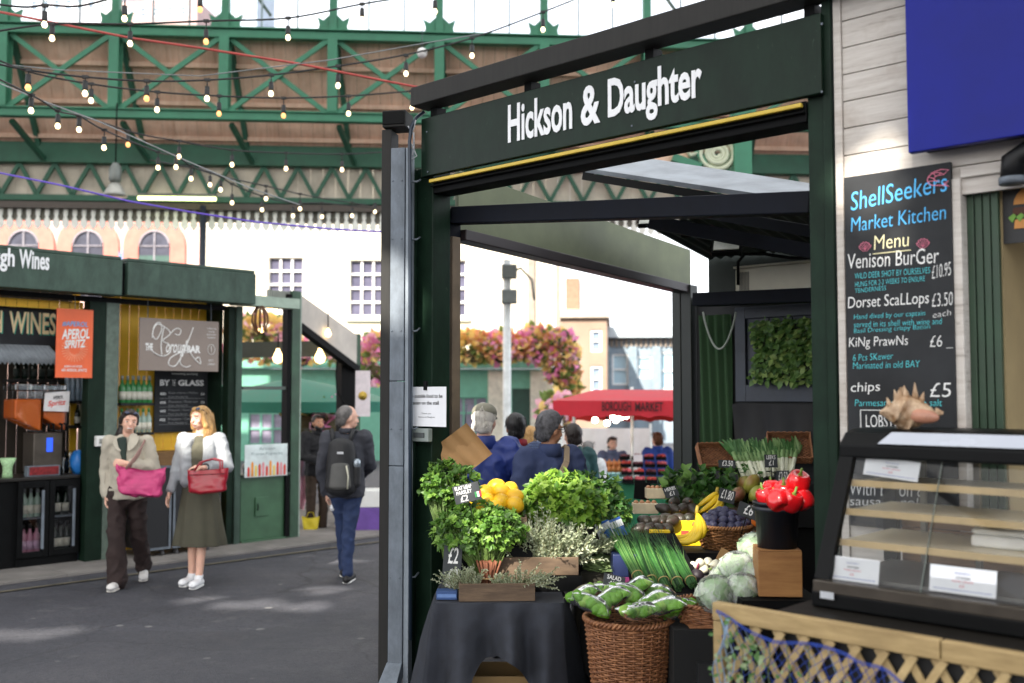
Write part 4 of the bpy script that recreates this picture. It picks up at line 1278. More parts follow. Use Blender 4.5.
    def place(kind, args, pts, labf):
        for i, (x, y, z, s) in enumerate(pts):
            if kind not in proto:
                proto[kind] = o = bottle(*args); o['label'] = labf(i)
            else:
                o = dup(proto[kind], label=labf(i))
            o.location = Kf.M @ Vector((x, y, z)); o.rotation_euler = (0, 0, Kf.a + rnd.random() * 6); o.scale = (s, s, s)
    xs = lambda p, q, n, y: [Kf.x(p + (q - p) * i / (n - 1), y) for i in range(n)]
    orow = ['first', 'second', 'third', 'fourth', 'fifth', 'sixth', 'seventh']
    G1 = 'bottles in the glass door fridge'
    place('p', (gp, lk, cp, '', G1), [(x, .25, zs[0], 1) for x in xs(27, 40, 3, .25)], lambda i: orow[i] + ' pink labelled bottle on the lower shelf behind the left fridge door')
    place('g', (gc, lw, cg, '', G1), [(x, .25, zs[1], 1) for x in xs(27, 40, 3, .25)], lambda i: orow[i] + ' pale glass bottle on the upper shelf behind the left fridge door')
    place('d', (gd, lw, cp, '', G1), [(x, .25, zs[0], 1) for x in xs(58, 70, 3, .25)] + [(x, .25, zs[1], 1) for x in xs(60, 68, 2, .25)],
          lambda i: (orow[i] + ' dark bottle on the lower shelf behind the right fridge door') if i < 3 else (('left' if i == 3 else 'right') + ' dark bottle on the upper shelf behind the right fridge door'))
    za = Kf.at(37, 379, .7).z; G2 = 'bottles on the kiosk back shelves'
    place('s', (gd, M('label_dark', '#2b3530', .7), cp, '', G2), [(x, .78, za, .9) for x in xs(16, 58, 6, .78)], lambda i: orow[i] + ' dark bottle along the shelf above the drinks dispenser')
    zc = Kf.at(135, 403, .3).z; zd = Kf.at(135, 433, .3).z
    place('b', (gg, lw, cg, '', G2), [(x, .36, zc, 1.05) for x in xs(122, 149, 6, .36)], lambda i: orow[i] + ' green bottle on the upper shelf beside the glass price board')
    place('w', (gc, lw, M('cap_green', '#4b9a55'), '', G2), [(x, .36, zd, .95) for x in xs(122, 149, 6, .36)], lambda i: orow[i] + ' pale bottle with green cap on the lower shelf beside the glass price board')
    o = dup(proto['d'], label='single dark wine bottle with cream label on the shelf right of the dispenser', group=G2)
    a = Kf.at(79, 426, .7); o.location = Kf.M @ Vector((a.x, .75, a.z)); o.scale = (.85,) * 3
    cupm = M('clear_cup_plastic', '#9db1c2', .2, var=.15, sc=30)
    st = None
    a = Kf.at(66, 401, .7)
    for i in range(5):
        if st is None:
            st = thing('cup_stack', '', 'cups', (0, 0, 0), 0, 'stacks of clear cups on the shelf')
            mb = MB(); mb.lathe((0, 0, 0), [(.03, 0)] + [q for k in range(12) for q in ((.034, .02 + k * .022), (.036, .03 + k * .022))] + [(.04, .3)], 12); mb.build('cups', cupm, st); o = st
        else:
            o = dup(st)
        o['label'] = orow[i] + ' stack of clear plastic cups on the shelf behind the orange poster'
        o.location = Kf.M @ Vector((Kf.x(67.5 + i * 5, .75), .75, a.z))
    t = thing('napkin_cup', 'pale green spotted paper cup flared at top on the left counter end', 'cup', Kf.M @ Vector((Kf.x(9.5, .3), .3, zt)), 0)
    mb = MB(); mb.lathe((0, 0, 0), [(.055, 0), (.045, .06), (.05, .12), (.085, .2), (.08, .2), (.045, .12)], 16); mb.build('cup_body', M('spotted_green', '#a9cf9c', .6, var=.35, sc=40), t)
    t = thing('blue_bag', 'crumpled bright blue plastic bag on the counter beside the post', 'bag', Kf.M @ Vector((Kf.x(81.5, .3), .35, zt)), 0)
    mb = MB(); mb.ell((0, 0, .12), (.085, .08, .14), 20, None, 0, lambda a, z: 1 + .14 * math.sin(a * 5 + z * 4) + .06 * math.sin(a * 11)); mb.build('bag_film', M('bag_blue', '#2f7fd0', .35, var=.15), t)
    t = thing('fruit_tray', 'low glass fronted tray of red fruit under the dispenser', 'tray', Kf.M @ Vector((Kf.x(46, .2), .2, zt)), Kf.a)
    mb = MB(); mb.b2((-.17, 0, 0), (.17, .1, .11)); mb.build('tray_box', STEEL, t, .005)
    mb = MB(); mb.b2((-.15, -.006, .015), (.15, -.001, .1)); mb.build('fruit_front', M('red_fruit', '#7a1f22', .4, var=.6, sc=40), t)
    for i, (p, c) in enumerate(((73, '#aab4b8'), (67, '#8e989c'))):
        t = thing('glass_jug', ('tall', 'short')[i] + ' clear jug standing on the counter right of the dispenser', 'jug', Kf.M @ Vector((Kf.x(p, .4), .45, zt)), 0)
        mb = MB(); mb.lathe((0, 0, 0), [(.05, 0), (.06, .02), (.055, .2 - .06 * i), (.06, .24 - .06 * i)], 16); mb.build('jug_body', glass('jug_glass', (.85, .9, .92), .15), t)
        mb = MB(); mb.tube([(.055, 0, .2 - .06 * i), (.1, 0, .18 - .06 * i), (.1, 0, .1), (.058, 0, .07)], .008, 6); mb.build('handle', cupm, t)
    t = fthing('bar_sign', 'hanging taupe sign with white flourished script lettering of the bar', 'sign', Kf)
    y = -.05
    a, b, c_, d_ = Kf.at(140, 314, y), Kf.at(219, 325, y), Kf.at(219, 374, y), Kf.at(138, 368, y)
    x0, x1, z1, z0 = a.x, b.x, (a.z + b.z) / 2, (c_.z + d_.z) / 2
    W, HH = x1 - x0, z1 - z0
    mb = MB(); mb.b2((x0, y, z0), (x1, y + .02, z1)); mb.build('board', M('taupe_board', '#8a7d74', .5, var=.06), t, .004)
    mb = MB()
    def fx(u): return x0 + W * u
    def fz(v): return z0 + HH * v
    put_text(mb, 'THE', fx(.07), fz(.38), fx(.16), fz(.52), y - .003, 0, .05)
    put_text(mb, 'BAR', fx(.58), fz(.36), fx(.76), fz(.51), y - .003, 0, .05)
    put_text(mb, 'orough', fx(.32), fz(.27), fx(.6), fz(.6), y - .003, 0, .012, .35)
    def curl(pts, r=.0065):
        q = []
        n = len(pts)
        for i in range(n - 1):
            p0, p1, p2, p3 = pts[max(i - 1, 0)], pts[i], pts[i + 1], pts[min(i + 2, n - 1)]
            for k in range(6):
                s_ = k / 6
                h = [.5 * ((2 * p1[j]) + (-p0[j] + p2[j]) * s_ + (2 * p0[j] - 5 * p1[j] + 4 * p2[j] - p3[j]) * s_ * s_ + (-p0[j] + 3 * p1[j] - 3 * p2[j] + p3[j]) * s_ ** 3) for j in (0, 1)]
                q.append((fx(h[0]), y - .004, fz(h[1])))
        mb.tube(q, r, 5)
    curl([(.27, .3), (.26, .5), (.28, .75), (.3, .85)], .007)
    curl([(.15, .62), (.17, .85), (.24, .92), (.26, .78), (.2, .6), (.15, .7), (.2, .88), (.3, .84), (.37, .72), (.28, .58), (.36, .5), (.37, .36), (.28, .28), (.16, .36), (.13, .48)])
    curl([(.37, .72), (.44, .82), (.5, .8), (.48, .7), (.42, .72)])
    curl([(.66, .86), (.6, .6), (.52, .3), (.44, .1), (.36, .12), (.38, .25), (.5, .36), (.6, .4), (.68, .25), (.76, .15), (.74, .28), (.68, .22)])
    curl([(.6, .62), (.5, .2), (.57, .08), (.64, .12)])
    put_text(mb, 'WINES BY THE', fx(.84), fz(.84), fx(.96), fz(.87), y - .003)
    put_text(mb, 'GLASS', fx(.86), fz(.78), fx(.94), fz(.81), y - .003)
    put_text(mb, 'BOROUGH', fx(.84), fz(.72), fx(.96), fz(.75), y - .003)
    put_text(mb, 'MARKET', fx(.85), fz(.66), fx(.95), fz(.69), y - .003)
    put_text(mb, 'EST', fx(.87), fz(.2), fx(.93), fz(.24), y - .003); put_text(mb, 'LONDON', fx(.86), fz(.13), fx(.95), fz(.17), y - .003)
    mb.tube([(fx(.9) + .045 * math.cos(q), y - .004, fz(.44) + .06 * math.sin(q)) for q in [2 * PI * k / 24 for k in range(24)]], .003, 5, closed=True)
    mb.tube([(fx(.9), y - .004, fz(.38)), (fx(.9), y - .004, fz(.5))], .004, 5)
    mb.build('lettering', WHITE, t)
    for u in (.1, .9):
        mb = MB(); mb.tube([(fx(u), y + .01, z1 - .01), (fx(u), y + .02, FZ0 + .03)], .004, 5); mb.build('hanger', STEEL, t)
    t = fthing('glass_price_board', 'black price board headed BY GLASS under the taupe bar sign', 'menu board', Kf)
    y = .44
    a = Kf.rect(155, 374, 208, 431, y)
    zz0 = Kf.at(180, 432, y).z; zz1 = Kf.at(180, 366, y).z
    mb = MB(); mb.b2((a[0], y, zz0), (a[2], y + .02, zz1)); mb.build('board', SLATE, t, .003)
    W, HH = a[2] - a[0], zz1 - zz0
    mb = MB()
    put_text(mb, 'Something sparkling', a[0] + .3 * W, zz0 + .86 * HH, a[0] + .78 * W, zz0 + .9 * HH, y - .003)
    put_text(mb, 'BY', a[0] + .09 * W, zz0 + .7 * HH, a[0] + .27 * W, zz0 + .79 * HH, y - .003, 0, .04); put_text(mb, 'THE', a[0] + .31 * W, zz0 + .7 * HH, a[0] + .37 * W, zz0 + .79 * HH, y - .003, 0, .0); put_text(mb, 'GLASS', a[0] + .42 * W, zz0 + .7 * HH, a[0] + .9 * W, zz0 + .79 * HH, y - .003, 0, .04)
    for i, (s, r_) in enumerate((('RED', 'Rioja crianza / Malbec'), ('ROSE', 'Provence / Pinot noir'), ('WHITE', 'Picpoul / Sauvignon'), ('FIZZ', 'Prosecco / Cava brut'))):
        q = zz0 + (.56 - .13 * i) * HH
        put_text(mb, s, a[0] + .1 * W, q, a[0] + .2 * W, q + .035 * HH, y - .003, 0, .03)
        put_text(mb, r_, a[0] + .25 * W, q + .01 * HH, a[0] + .8 * W, q + .05 * HH, y - .003, 1); put_text(mb, 'from the barrel', a[0] + .25 * W, q - .04 * HH, a[0] + .6 * W, q - .01 * HH, y - .003, 1); put_text(mb, '£6', a[0] + .85 * W, q, a[0] + .92 * W, q + .04 * HH, y - .003)
        mb.b2((a[0] + .09 * W, y - .003, q - .055 * HH), (a[0] + .92 * W, y - .001, q - .05 * HH), 1)
    mb.build('lettering', [CH_W, M('chalk_grey', '#8a8c8e', .9)], t)
    t = fthing('green_chalk_sign', 'small dark green chalk sign with curly writing beside the glass price board', 'sign', Kf)
    y = .42
    a = Kf.rect(210, 386, 222, 425, y)
    mb = MB(); mb.b2((a[0], y, a[1]), (a[2], y + .015, a[3])); mb.build('board', M('chalk_green', '#1f3b30', .7), t, .003)
    W, HH = a[2] - a[0], a[3] - a[1]
    mb = MB()
    for i, s in enumerate(('Pimms', '& Gin', 'Fresh', 'Mulled', 'Wine')):
        put_text(mb, s, a[0] + .2 * W, a[1] + (.82 - .14 * i) * HH, a[0] + .8 * W, a[1] + (.89 - .14 * i) * HH, y - .003, 0, 0, .2)
    mb.build('lettering', CH_W, t)
    a = Kf.rect(211, 352, 224, 387, y)
    t = fthing('paper_sheet', 'plain pale paper sheet pinned above the green chalk sign', 'paper', Kf)
    mb = MB(); mb.b2((a[0], y + .02, a[1] + .02), (a[2], y + .024, a[3])); mb.build('sheet', M('grey_paper', '#b9bab4', .8), t)
    mb = MB(); mb.ell(((a[0] + a[2]) / 2, y + .015, a[3] - .02), .008, 8); mb.build('pin', RED_INK, t)
    t = fthing('switch_box', 'white switch box on the grey kiosk post', 'electrical box', Kf)
    a = Kf.rect(95, 436, 105, 446, -.02)
    mb = MB(); mb.b2((a[0], -.06, a[1]), (a[2], -.002, a[3])); mb.build('box', WHITE, t, .005)
    mb = MB(); mb.b2((a[0] + .03, -.066, a[1] + .03), (a[0] + .06, -.061, a[3] - .03)); mb.build('switch', M('grey_plastic', '#8b8b84'), t)
    for i, p in enumerate((131, 136, 143, 150)):
        t = thing('drinks_cup', orow[i] + ' clear cup with straws on the timber bar counter', 'cup', Kf.M @ Vector((Kf.x(p, .3), .3, t2 + .02)), 0, 'cups on the timber bar counter')
        mb = MB(); mb.lathe((0, 0, 0), [(.03, 0), (.042, .12)], 12); mb.build('cup', M('cup_peach', '#b9967c', .3), t)
        mb = MB(); mb.tube([(0, 0, .02), (.02, .01, .26)], .005, 5); mb.tube([(.01, 0, .02), (-.03, .01, .25)], .005, 5); mb.build('straw', M('straw_cream', '#d9c08a', .5), t)
    for (pa, pb, py0, py1, lab) in ((142, 172, 468, 549, 'black wheeled cabinet with silver edge between the two women'), (176, 216, 470, 549, 'black wheeled cabinet with silver edge behind the woman in the skirt')):
        y = -.22
        xa, xb = Kf.x(pa, y), Kf.x(pb, y)
        zt3 = Kf.at(pa, py0, y).z
        t = fthing('bar_trolley', lab, 'cabinet', Kf, 'black wheeled bar cabinets')
        mb = MB(); mb.b2((xa, y, .12), (xb, y + .36, zt3)); mb.build('carcass', M('trolley_black', '#191a1d', .5), t)
        mb = MB()
        mb.b2((xa - .012, y - .012, .1), (xa + .012, y + .0, zt3 + .012)); mb.b2((xb - .012, y - .012, .1), (xb + .012, y, zt3 + .012)); mb.b2((xa + .012, y - .012, zt3 - .012), (xb - .012, y, zt3 + .012)); mb.b2((xa + .012, y - .012, .1), (xb - .012, y, .125))
        mb.build('silver_edge', STEEL, t)
        for x in (xa + .06, xb - .06):
            mb = MB(); mb.lathe((x, y + .06, .05), [(.001, -.014), (.045, -.014), (.05, 0), (.045, .014), (.001, .014)], 14, (0, PI / 2, 0)); mb.build('castor', M('castor_grey', '#4a4a4c', .5), t)
wine_kiosk()
# --- open glazed kiosk beyond it
def ice_kiosk():
    t = fthing('glazed_kiosk', 'small green kiosk with open window and white sloped roof board beyond the bar', 'kiosk', Kf)
    xa, xb = Kf.x(243), Kf.x(290)
    zs = Kf.at(265, 476, 0).z
    mb = MB(); mb.b2((xa, .02, .05), (xb, .06, zs)); mb.b2((xa, -.02, 0), (xb, .05, .049)); mb.build('lower_panel', M('panel_green', '#3f6448', .42, var=.2, sc=3), t, .004)
    mb = MB(); mb.b2((Kf.x(257), .0, Kf.at(262, 516).z), (Kf.x(270), .019, Kf.at(262, 497).z)); mb.build('hatch', M('panel_green', '#3f6448'), t, .004)
    mb = MB(); mb.tube([(Kf.x(259), -.006, Kf.at(262, 510).z), (Kf.x(259), -.02, Kf.at(262, 507).z), (Kf.x(259), -.006, Kf.at(262, 503).z)], .006, 6); mb.build('hatch_handle', BLACKP, t)
    mb = MB(); mb.b2((xa, -.03, zs), (xb, .3, zs + .03)); mb.build('sill', M('sill_grey', '#4f5a54', .5), t, .004)
    mb = MB(); mb.b2((Kf.x(286), -.02, 0), (Kf.x(290), .1, 3.1)); mb.build('post', BLACKP, t)
    mb = MB(); mb.b2((Kf.x(290.5), -.02, 0), (Kf.x(299), .1, Kf.at(295, 291).z)); mb.build('post', GREEN2, t, .005)
    mb = MB(); mb.b2((Kf.x(299.2), -.01, 0), (Kf.x(300.5), .09, Kf.at(295, 292).z)); mb.build('post_edge', M('post_pale_edge', '#9aa89c', .5), t)
    z1 = Kf.at(265, 388).z
    mb = MB(); mb.b2((xa, 0, z1 - .02), (Kf.x(286), .04, z1 + .02)); mb.build('transom', M('sill_grey', '#4f5a54'), t)
    a = Kf.at(243, 318); b = Kf.at(290, 318)
    mb = MB(); mb.b2((xa - .2, -.2, Kf.at(265, 308).z), (xb, .0, Kf.at(265, 298).z)); mb.build('roof_edge', M('pale_green_edge', '#9db0a0', .5), t)
    mb = MB()
    for i in range(15):
        mb.b2((Kf.x(268) + i * .033, .02, Kf.at(275, 306).z), (Kf.x(268) + i * .033 + .02, .06, Kf.at(275, 290).z))
    mb.build('fretted_board', M('fret_grey', '#8c8f88', .6), t)
    c0_ = Kf.at(300, 395); bk = Kf.I @ Vector((-2.16, 14.1, 0))
    def sl(u, z): return (c0_.x + (bk.x - c0_.x) * u, bk.y * u + .05, z)
    zf0, zf1, zb0, zb1 = Kf.at(300, 322).z, Kf.at(300, 293).z, (Kf.I @ P(361, 366, 14.1)).z, (Kf.I @ P(361, 335, 14.1)).z
    mb = MB()
    pts = [sl(0, zf0), sl(1, zb0), sl(1, zb1), sl(0, zf1)]
    off = Vector((-.02, .03, 0))
    mb.add(pts + [tuple(Vector(p) + off) for p in pts], [(0, 1, 2, 3), (7, 6, 5, 4), (0, 4, 5, 1), (1, 5, 6, 2), (2, 6, 7, 3), (3, 7, 4, 0)])
    mb.build('roof_board', M('weathered_white_board', '#c9c2b8', .6, var=.15, sc=3), t)
    mb = MB(); mb.bar(sl(0, zf0 - .05), sl(1, zb0 - .05), .1, .09); mb.build('roof_rail', BLACKP, t)
    p = sl(1, 0)
    mb = MB(); mb.b2((p[0] - .26, p[1], 0), (p[0] - .02, p[1] + .12, zb1)); mb.build('back_post', BLACKP, t)
    mb = MB(); mb.b2((p[0], p[1], 0), (p[0] + .07, p[1] + .1, zb1 + .02)); mb.build('back_post', GREEN2, t)
    mb = MB(); q0, q1 = Kf.I @ P(240, 350, 14.2), Kf.I @ P(355, 348, 14.2); mb.bar(q0, q1, .12, .22); mb.build('rear_beam', M('rear_beam_dark', '#3a403b', .6), t)
    y = .05
    o = fthing('lolly_poster', 'white poster with a row of red and yellow ice lollies in the kiosk window', 'poster', Kf)
    a = Kf.rect(244, 445, 286, 475, -.03)
    mb = MB(); mb.b2((a[0], -.055, a[1]), (a[2], -.045, a[3])); mb.build('sheet', M('poster_pale', '#d7e3e2', .5), o)
    W, HH = a[2] - a[0], a[3] - a[1]
    lol = [M('lolly_red', '#d8493c'), M('lolly_orange', '#ec9a3a'), M('lolly_yellow', '#efd06a'), M('lolly_pink', '#e89aa0')]
    mb = MB()
    put_text(mb, 'Artisan', a[0] + .32 * W, a[1] + .82 * HH, a[0] + .7 * W, a[1] + .92 * HH, -.057, 3)
    put_text(mb, 'Frozen Popsicles', a[0] + .15 * W, a[1] + .64 * HH, a[0] + .88 * W, a[1] + .76 * HH, -.057, 0)
    mb.build('lettering', M('print_grey', '#8fa3a3'), o)
    for i in range(11):
        u = a[0] + W * (.06 + .085 * i)
        h = HH * (.28 + .16 * math.sin(i * 1.3) ** 2)
        mb = MB(); mb.prism([(u, a[1] + .03 * HH), (u + W * .05, a[1] + .03 * HH), (u + W * .05, a[1] + h), (u + W * .025, a[1] + h + HH * .06), (u, a[1] + h)], -.06, -.056); mb.build('printed_lolly', lol[(0, 1, 2, 0, 3)[i % 5]], o)
    for i, (p, hgt) in enumerate(((266, .32), (275, .2), (250, .16))):
        c = thing('display_cup', ('tall cream topped', 'short white', 'small dark')[i] + ' display cup on the glazed kiosk sill', 'cup', Kf.M @ Vector((Kf.x(p, .12), .15, zs + .03)), 0, 'display cups on the kiosk sill')
        mb = MB(); mb.lathe((0, 0, 0), [(.05, 0), (.065, hgt * .5)], 12); mb.build('cup', M(('cup_brown', 'cup_white', 'cup_dark')[i], ('#7a5a48', '#d8d8d8', '#3b3b40')[i], .5), c)
        mb = MB(); mb.ell((0, 0, hgt * .62), (.06, .06, hgt * .32), 12, None, 0, lambda a, z: 1 + .1 * math.sin(a * 4 + z * 6)); mb.build('topping', M('cream_topping', '#e6ddd8', .6), c)
    o = thing('menu_sign', 'white menu panel with a yellow emblem hung by the kiosk back post', 'sign', P(363, 370, 13.6) * 1, R(4))
    o.location.z = P(363, 370, 13.6).z - .6
    mb = MB(); mb.box((0, 0, .28), (.2, .015, .62)); mb.build('panel', M('menu_white', '#dcd2d6', .5), o)
    mb = MB(); mb.lathe((0, -.01, .25), [(.001, 0), (.05, 0), (.06, .004)], 16, (PI / 2, 0, 0)); mb.build('emblem', M('emblem_yellow', '#d8b64a', .5), o)
    mb = MB(); mb.tube([(-.08, 0, .59), (0, 0, .75), (.08, 0, .59)], .004, 5); mb.build('string', INK, o)
    mb = MB(); mb.tube([P(338, 352, 13.8), P(336, 375, 13.8), P(337, 390, 13.8), P(343, 402, 13.8), P(350, 410, 13.8)], .012, 6)
    tag(mb.build('hanging_cable', BLACKP), 'black cable hanging from the white sloped roof board of the glazed kiosk', 'cable')
    o = thing('hanging_lantern', 'bronze wire lantern hanging at the corner of the bar fascia', 'lantern', P(260, 322, 12.2))
    mb = MB()
    for k in range(10):
        a = 2 * PI * k / 10
        mb.tube([(r * math.cos(a), r * math.sin(a), z) for r, z in ((.02, .22), (.09, .1), (.1, 0), (.06, -.1), (.02, -.14))], .012, 5)
    mb.tube([(0, 0, .22), (0, 0, .5)], .005, 5)
    mb.build('wire_cage', M('bronze_wire', '#6b4a35', .5, .4), o)
    mb = MB(); mb.ell((.02, -.02, -.1), .035, 10); mb.build('bulb', M('bulb_warm', '#fff0c8', .3, emit='#ffd28a', es=3), o)
    for i, (px, py, Y) in enumerate(((271, 308, 13.0), (276, 312, 13.2), (328, 334, 13.4), (278, 358, 13.6), (320, 358, 13.9))):
        o = thing('pendant_bulb', ('upper round bulb', 'lower round bulb', 'single bulb under the sloped roof board', 'left large teardrop bulb', 'right large teardrop bulb')[i] + ' glowing warm in the glazed kiosk', 'bulb', P(px, py, Y), 0, 'warm bulbs in the glazed kiosk')
        r = (.05, .035, .045, .075, .08)[i]
        mb = MB(); mb.lathe((0, 0, 0), [(.001, -r), (r * .7, -r * .7), (r, 0), (r * .7, r * .7), (r * .35, r * 1.4), (r * .3, r * 1.7)], 12); mb.build('glass', M('bulb_warm'), o)
        mb = MB(); mb.tube([(0, 0, r * 1.7), (0, 0, r * 1.7 + .2)], .008, 6); mb.build('cord', BLACKP, o)
ice_kiosk()
# --- market hall: green iron front, boarded eaves, valance
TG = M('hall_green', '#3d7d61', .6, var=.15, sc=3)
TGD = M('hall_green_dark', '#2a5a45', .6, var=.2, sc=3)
t0 = P(220, 395, 17.0)
Tf = Frame((t0.x, t0.y), R(4.0))
def hall():
    t = fthing('market_hall', 'green iron trussed market hall front with brown boarded eaves and cream toothed valance', 'market hall', Tf)
    sp = 1.845
    zc = lambda py: Tf.at(220, py, 0).z
    ztop, zbot = zc(35), zc(117)
    xs = [sp * i for i in range(-4, 9)]
    L0, L1 = xs[0] - .5, xs[-1] + .5
    mb = MB(); mb.b2((L0, -.08, ztop - .06), (L1, .08, ztop + .07)); mb.b2((L0, -.12, ztop + .092), (L1, .12, ztop + .12)); mb.b2((L0, -.05, ztop + .07), (L1, .05, ztop + .092)); mb.build('top_chord', TG, t, .008)
    mb = MB(); mb.b2((L0, -.08, zbot - .06), (L1, .08, zbot + .07)); mb.b2((L0, -.12, zbot + .072), (L1, .12, zbot + .1)); mb.build('bottom_chord', TG, t, .008)
    for x in xs:
        mb = MB()
        mb.b2((x - .03, -.1, zbot + .1), (x + .03, .1, ztop - .06)); mb.b2((x - .085, -.13, zbot + .1), (x + .085, -.101, ztop - .06)); mb.b2((x - .085, .101, zbot + .1), (x + .085, .13, ztop - .06))
        mb.build('upright', TG, t, .006)
        mb = MB(); mb.b2((x - .065, -.08, ztop + .121), (x + .065, .08, ztop + 4.5)); mb.build('glazing_post', TG, t, .006)
        mb = MB()
        for s in (1, -1):
            mb.prism([(x + s * .065, ztop + .122), (x + s * .26, ztop + .122), (x + s * .24, ztop + .22), (x + s * .28, ztop + .36), (x + s * .17, ztop + .30), (x + s * .065, ztop + .40)], -.03, .03)
        mb.build('gusset', TG, t)
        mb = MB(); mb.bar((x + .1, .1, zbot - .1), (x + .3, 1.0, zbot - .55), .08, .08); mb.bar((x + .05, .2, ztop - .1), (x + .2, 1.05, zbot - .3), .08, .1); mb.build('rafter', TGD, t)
    mb = MB()
    for i in range(len(xs) - 1):
        a, b = xs[i] + .085, xs[i + 1] - .085
        mb.bar((a, -.03, zbot + .1), (b, -.03, ztop - .06), .05, .085); mb.bar((a, .03, ztop - .06), (b, .03, zbot + .1), .05, .085)
    mb.build('cross_bracing', TG, t)
    mb = MB()
    for x in xs[:-1]:
        for k in (1, 2):
            mb.b2((x + sp * k / 3 - .014, -.02, ztop + .121), (x + sp * k / 3 + .014, .02, ztop + 4.5))
    mb.build('glazing_bars', M('glazing_bar_grey', '#8fa0a3', .5), t)
    mb = MB(); mb.add([(L0, .03, ztop + .12), (L1, .03, ztop + .12), (L1, .03, ztop + 4.5), (L0, .03, ztop + 4.5)], [(0, 1, 2, 3)])
    mb.build('glazing', glass('hall_glass', (.96, .97, .98), .06), t)
    for k in (-1, 0, 1, 3, 4):
        mb = MB(); x = xs[4 + k] if k >= -4 else 0
        mb.bar((x + .1, .1, ztop + 1.3), (x + .75, .1, ztop + .4 + .9 * (k % 2)), .05, .05); mb.build('stay_rod', TGD, t)
    yb_ = 1.1
    ze0, ze1 = ztop + .02, Tf.at(220, 152, yb_).z
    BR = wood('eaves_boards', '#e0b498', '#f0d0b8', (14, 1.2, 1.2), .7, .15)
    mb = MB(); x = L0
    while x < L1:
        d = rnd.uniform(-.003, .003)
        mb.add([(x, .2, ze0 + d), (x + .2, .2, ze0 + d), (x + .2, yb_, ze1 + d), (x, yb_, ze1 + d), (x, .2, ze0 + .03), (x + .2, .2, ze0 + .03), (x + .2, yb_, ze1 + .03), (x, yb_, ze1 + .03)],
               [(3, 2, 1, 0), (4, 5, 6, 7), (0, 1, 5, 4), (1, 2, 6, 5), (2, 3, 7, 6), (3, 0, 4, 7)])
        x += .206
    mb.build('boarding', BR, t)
    mb = MB(); mb.add([(L0, .2, ze0 + .034), (L1, .2, ze0 + .034), (L1, yb_, ze1 + .034), (L0, yb_, ze1 + .034), (L0, .2, ze0 + .06), (L1, .2, ze0 + .06), (L1, yb_, ze1 + .06), (L0, yb_, ze1 + .06)], [(3, 2, 1, 0), (4, 5, 6, 7), (0, 1, 5, 4), (1, 2, 6, 5), (2, 3, 7, 6), (3, 0, 4, 7)]); mb.build('roof_sheet', M('roof_sheet_dark', '#4a3a32', .7), t)
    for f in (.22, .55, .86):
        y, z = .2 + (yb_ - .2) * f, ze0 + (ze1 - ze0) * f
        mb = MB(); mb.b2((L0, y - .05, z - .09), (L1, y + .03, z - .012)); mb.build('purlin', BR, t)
    zq = lambda py: Tf.at(220, py, yb_).z
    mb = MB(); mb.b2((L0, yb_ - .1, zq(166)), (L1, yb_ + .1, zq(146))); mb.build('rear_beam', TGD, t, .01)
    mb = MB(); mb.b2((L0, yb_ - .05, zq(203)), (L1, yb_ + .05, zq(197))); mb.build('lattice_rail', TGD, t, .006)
    mb = MB(); n = int((L1 - L0) / .62)
    for i in range(n):
        a = L0 + i * .62
        mb.bar((a, yb_, zq(197)), (a + .31, yb_, zq(166)), .06, .07); mb.bar((a + .31, yb_, zq(166)), (a + .62, yb_, zq(197)), .06, .07)
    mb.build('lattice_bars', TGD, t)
    mb = MB(); x = L0
    while x < L1:
        mb.b2((x, yb_ + .12, zq(206)), (x + .225, yb_ + .15, zq(150))); x += .23
    mb.build('cream_boarding', M('cream_boards', '#d0c6b4', .65, var=.16, sc=3), t)
    mb = MB(); mb.b2((L0, yb_ - .02, zq(210)), (L1, yb_ + .11, zq(203.5))); mb.build('fascia_board', M('fascia_brown', '#4f4740', .6), t)
    zv0, zv1 = zq(230), zq(205)
    mb = MB(); mb.b2((L0, yb_ + .17, zq(221)), (L1, yb_ + .19, zq(206.5))); mb.build('valance_back', M('valance_grey_board', '#6c6a60', .65, var=.2, sc=3), t)  # plain grey-brown backing board behind the pales
    mb = MB(); x = L0; w = .163; hh = zv1 - zv0
    while x < L1:
        c = x + w / 2
        P_ = [(c - .03, zv1), (c + .03, zv1), (c + .038, zv1 - hh * .4), (c + .022, zv1 - hh * .5), (c + .06, zv1 - hh * .7), (c + .068, zv1 - hh * .8), (c + .03, zv1 - hh * .92), (c, zv0), (c - .03, zv1 - hh * .92), (c - .068, zv1 - hh * .8), (c - .06, zv1 - hh * .7), (c - .022, zv1 - hh * .5), (c - .038, zv1 - hh * .4)]
        mb.prism(P_, yb_ + .12, yb_ + .15); x += w
    mb.build('valance_pales', M('valance_cream', '#f0f1e8', .6, var=.08), t)
    mb = MB(); a = Tf.at(203, 225, yb_); mb.tube([(a.x, yb_, 0), (a.x, yb_, zq(206))], .06, 10); mb.build('iron_column', M('column_blue_black', '#2c3342', .5), t)
    Y = 12.5
    o = thing('scroll_bracket', 'cream scrolled iron bracket against a green pier seen over the stall', 'bracket', P(715, 155, Y), R(4))
    mb = MB()
    q = lambda px, py: (P(px, py, Y) - o.location)
    for r in (1, .62):
        mb.tube([q(717 + 17 * r * math.cos(a), 154 + 15 * r * math.sin(a)) for a in [2 * PI * k / 30 for k in range(30)]], .035, 6, closed=True)
    sp_ = [q(717 + (3 + 7 * k / 30) * math.cos(k * .42), 154 + (3 + 6 * k / 30) * math.sin(k * .42)) for k in range(31)]
    mb.tube(sp_, .03, 6)
    mb.tube([q(700, 152), q(693, 146), q(686, 150), q(690, 156), q(697, 153)], .03, 6)
    mb.build('scroll', M('scroll_cream', '#c7cdb2', .5), o)
    mb = MB()
    a, b = q(733, 175), q(750, 138); mb.b2((a.x, -.1, a.z - 1.5), (b.x, .1, b.z + .6)); mb.build('green_pier', TG, o)
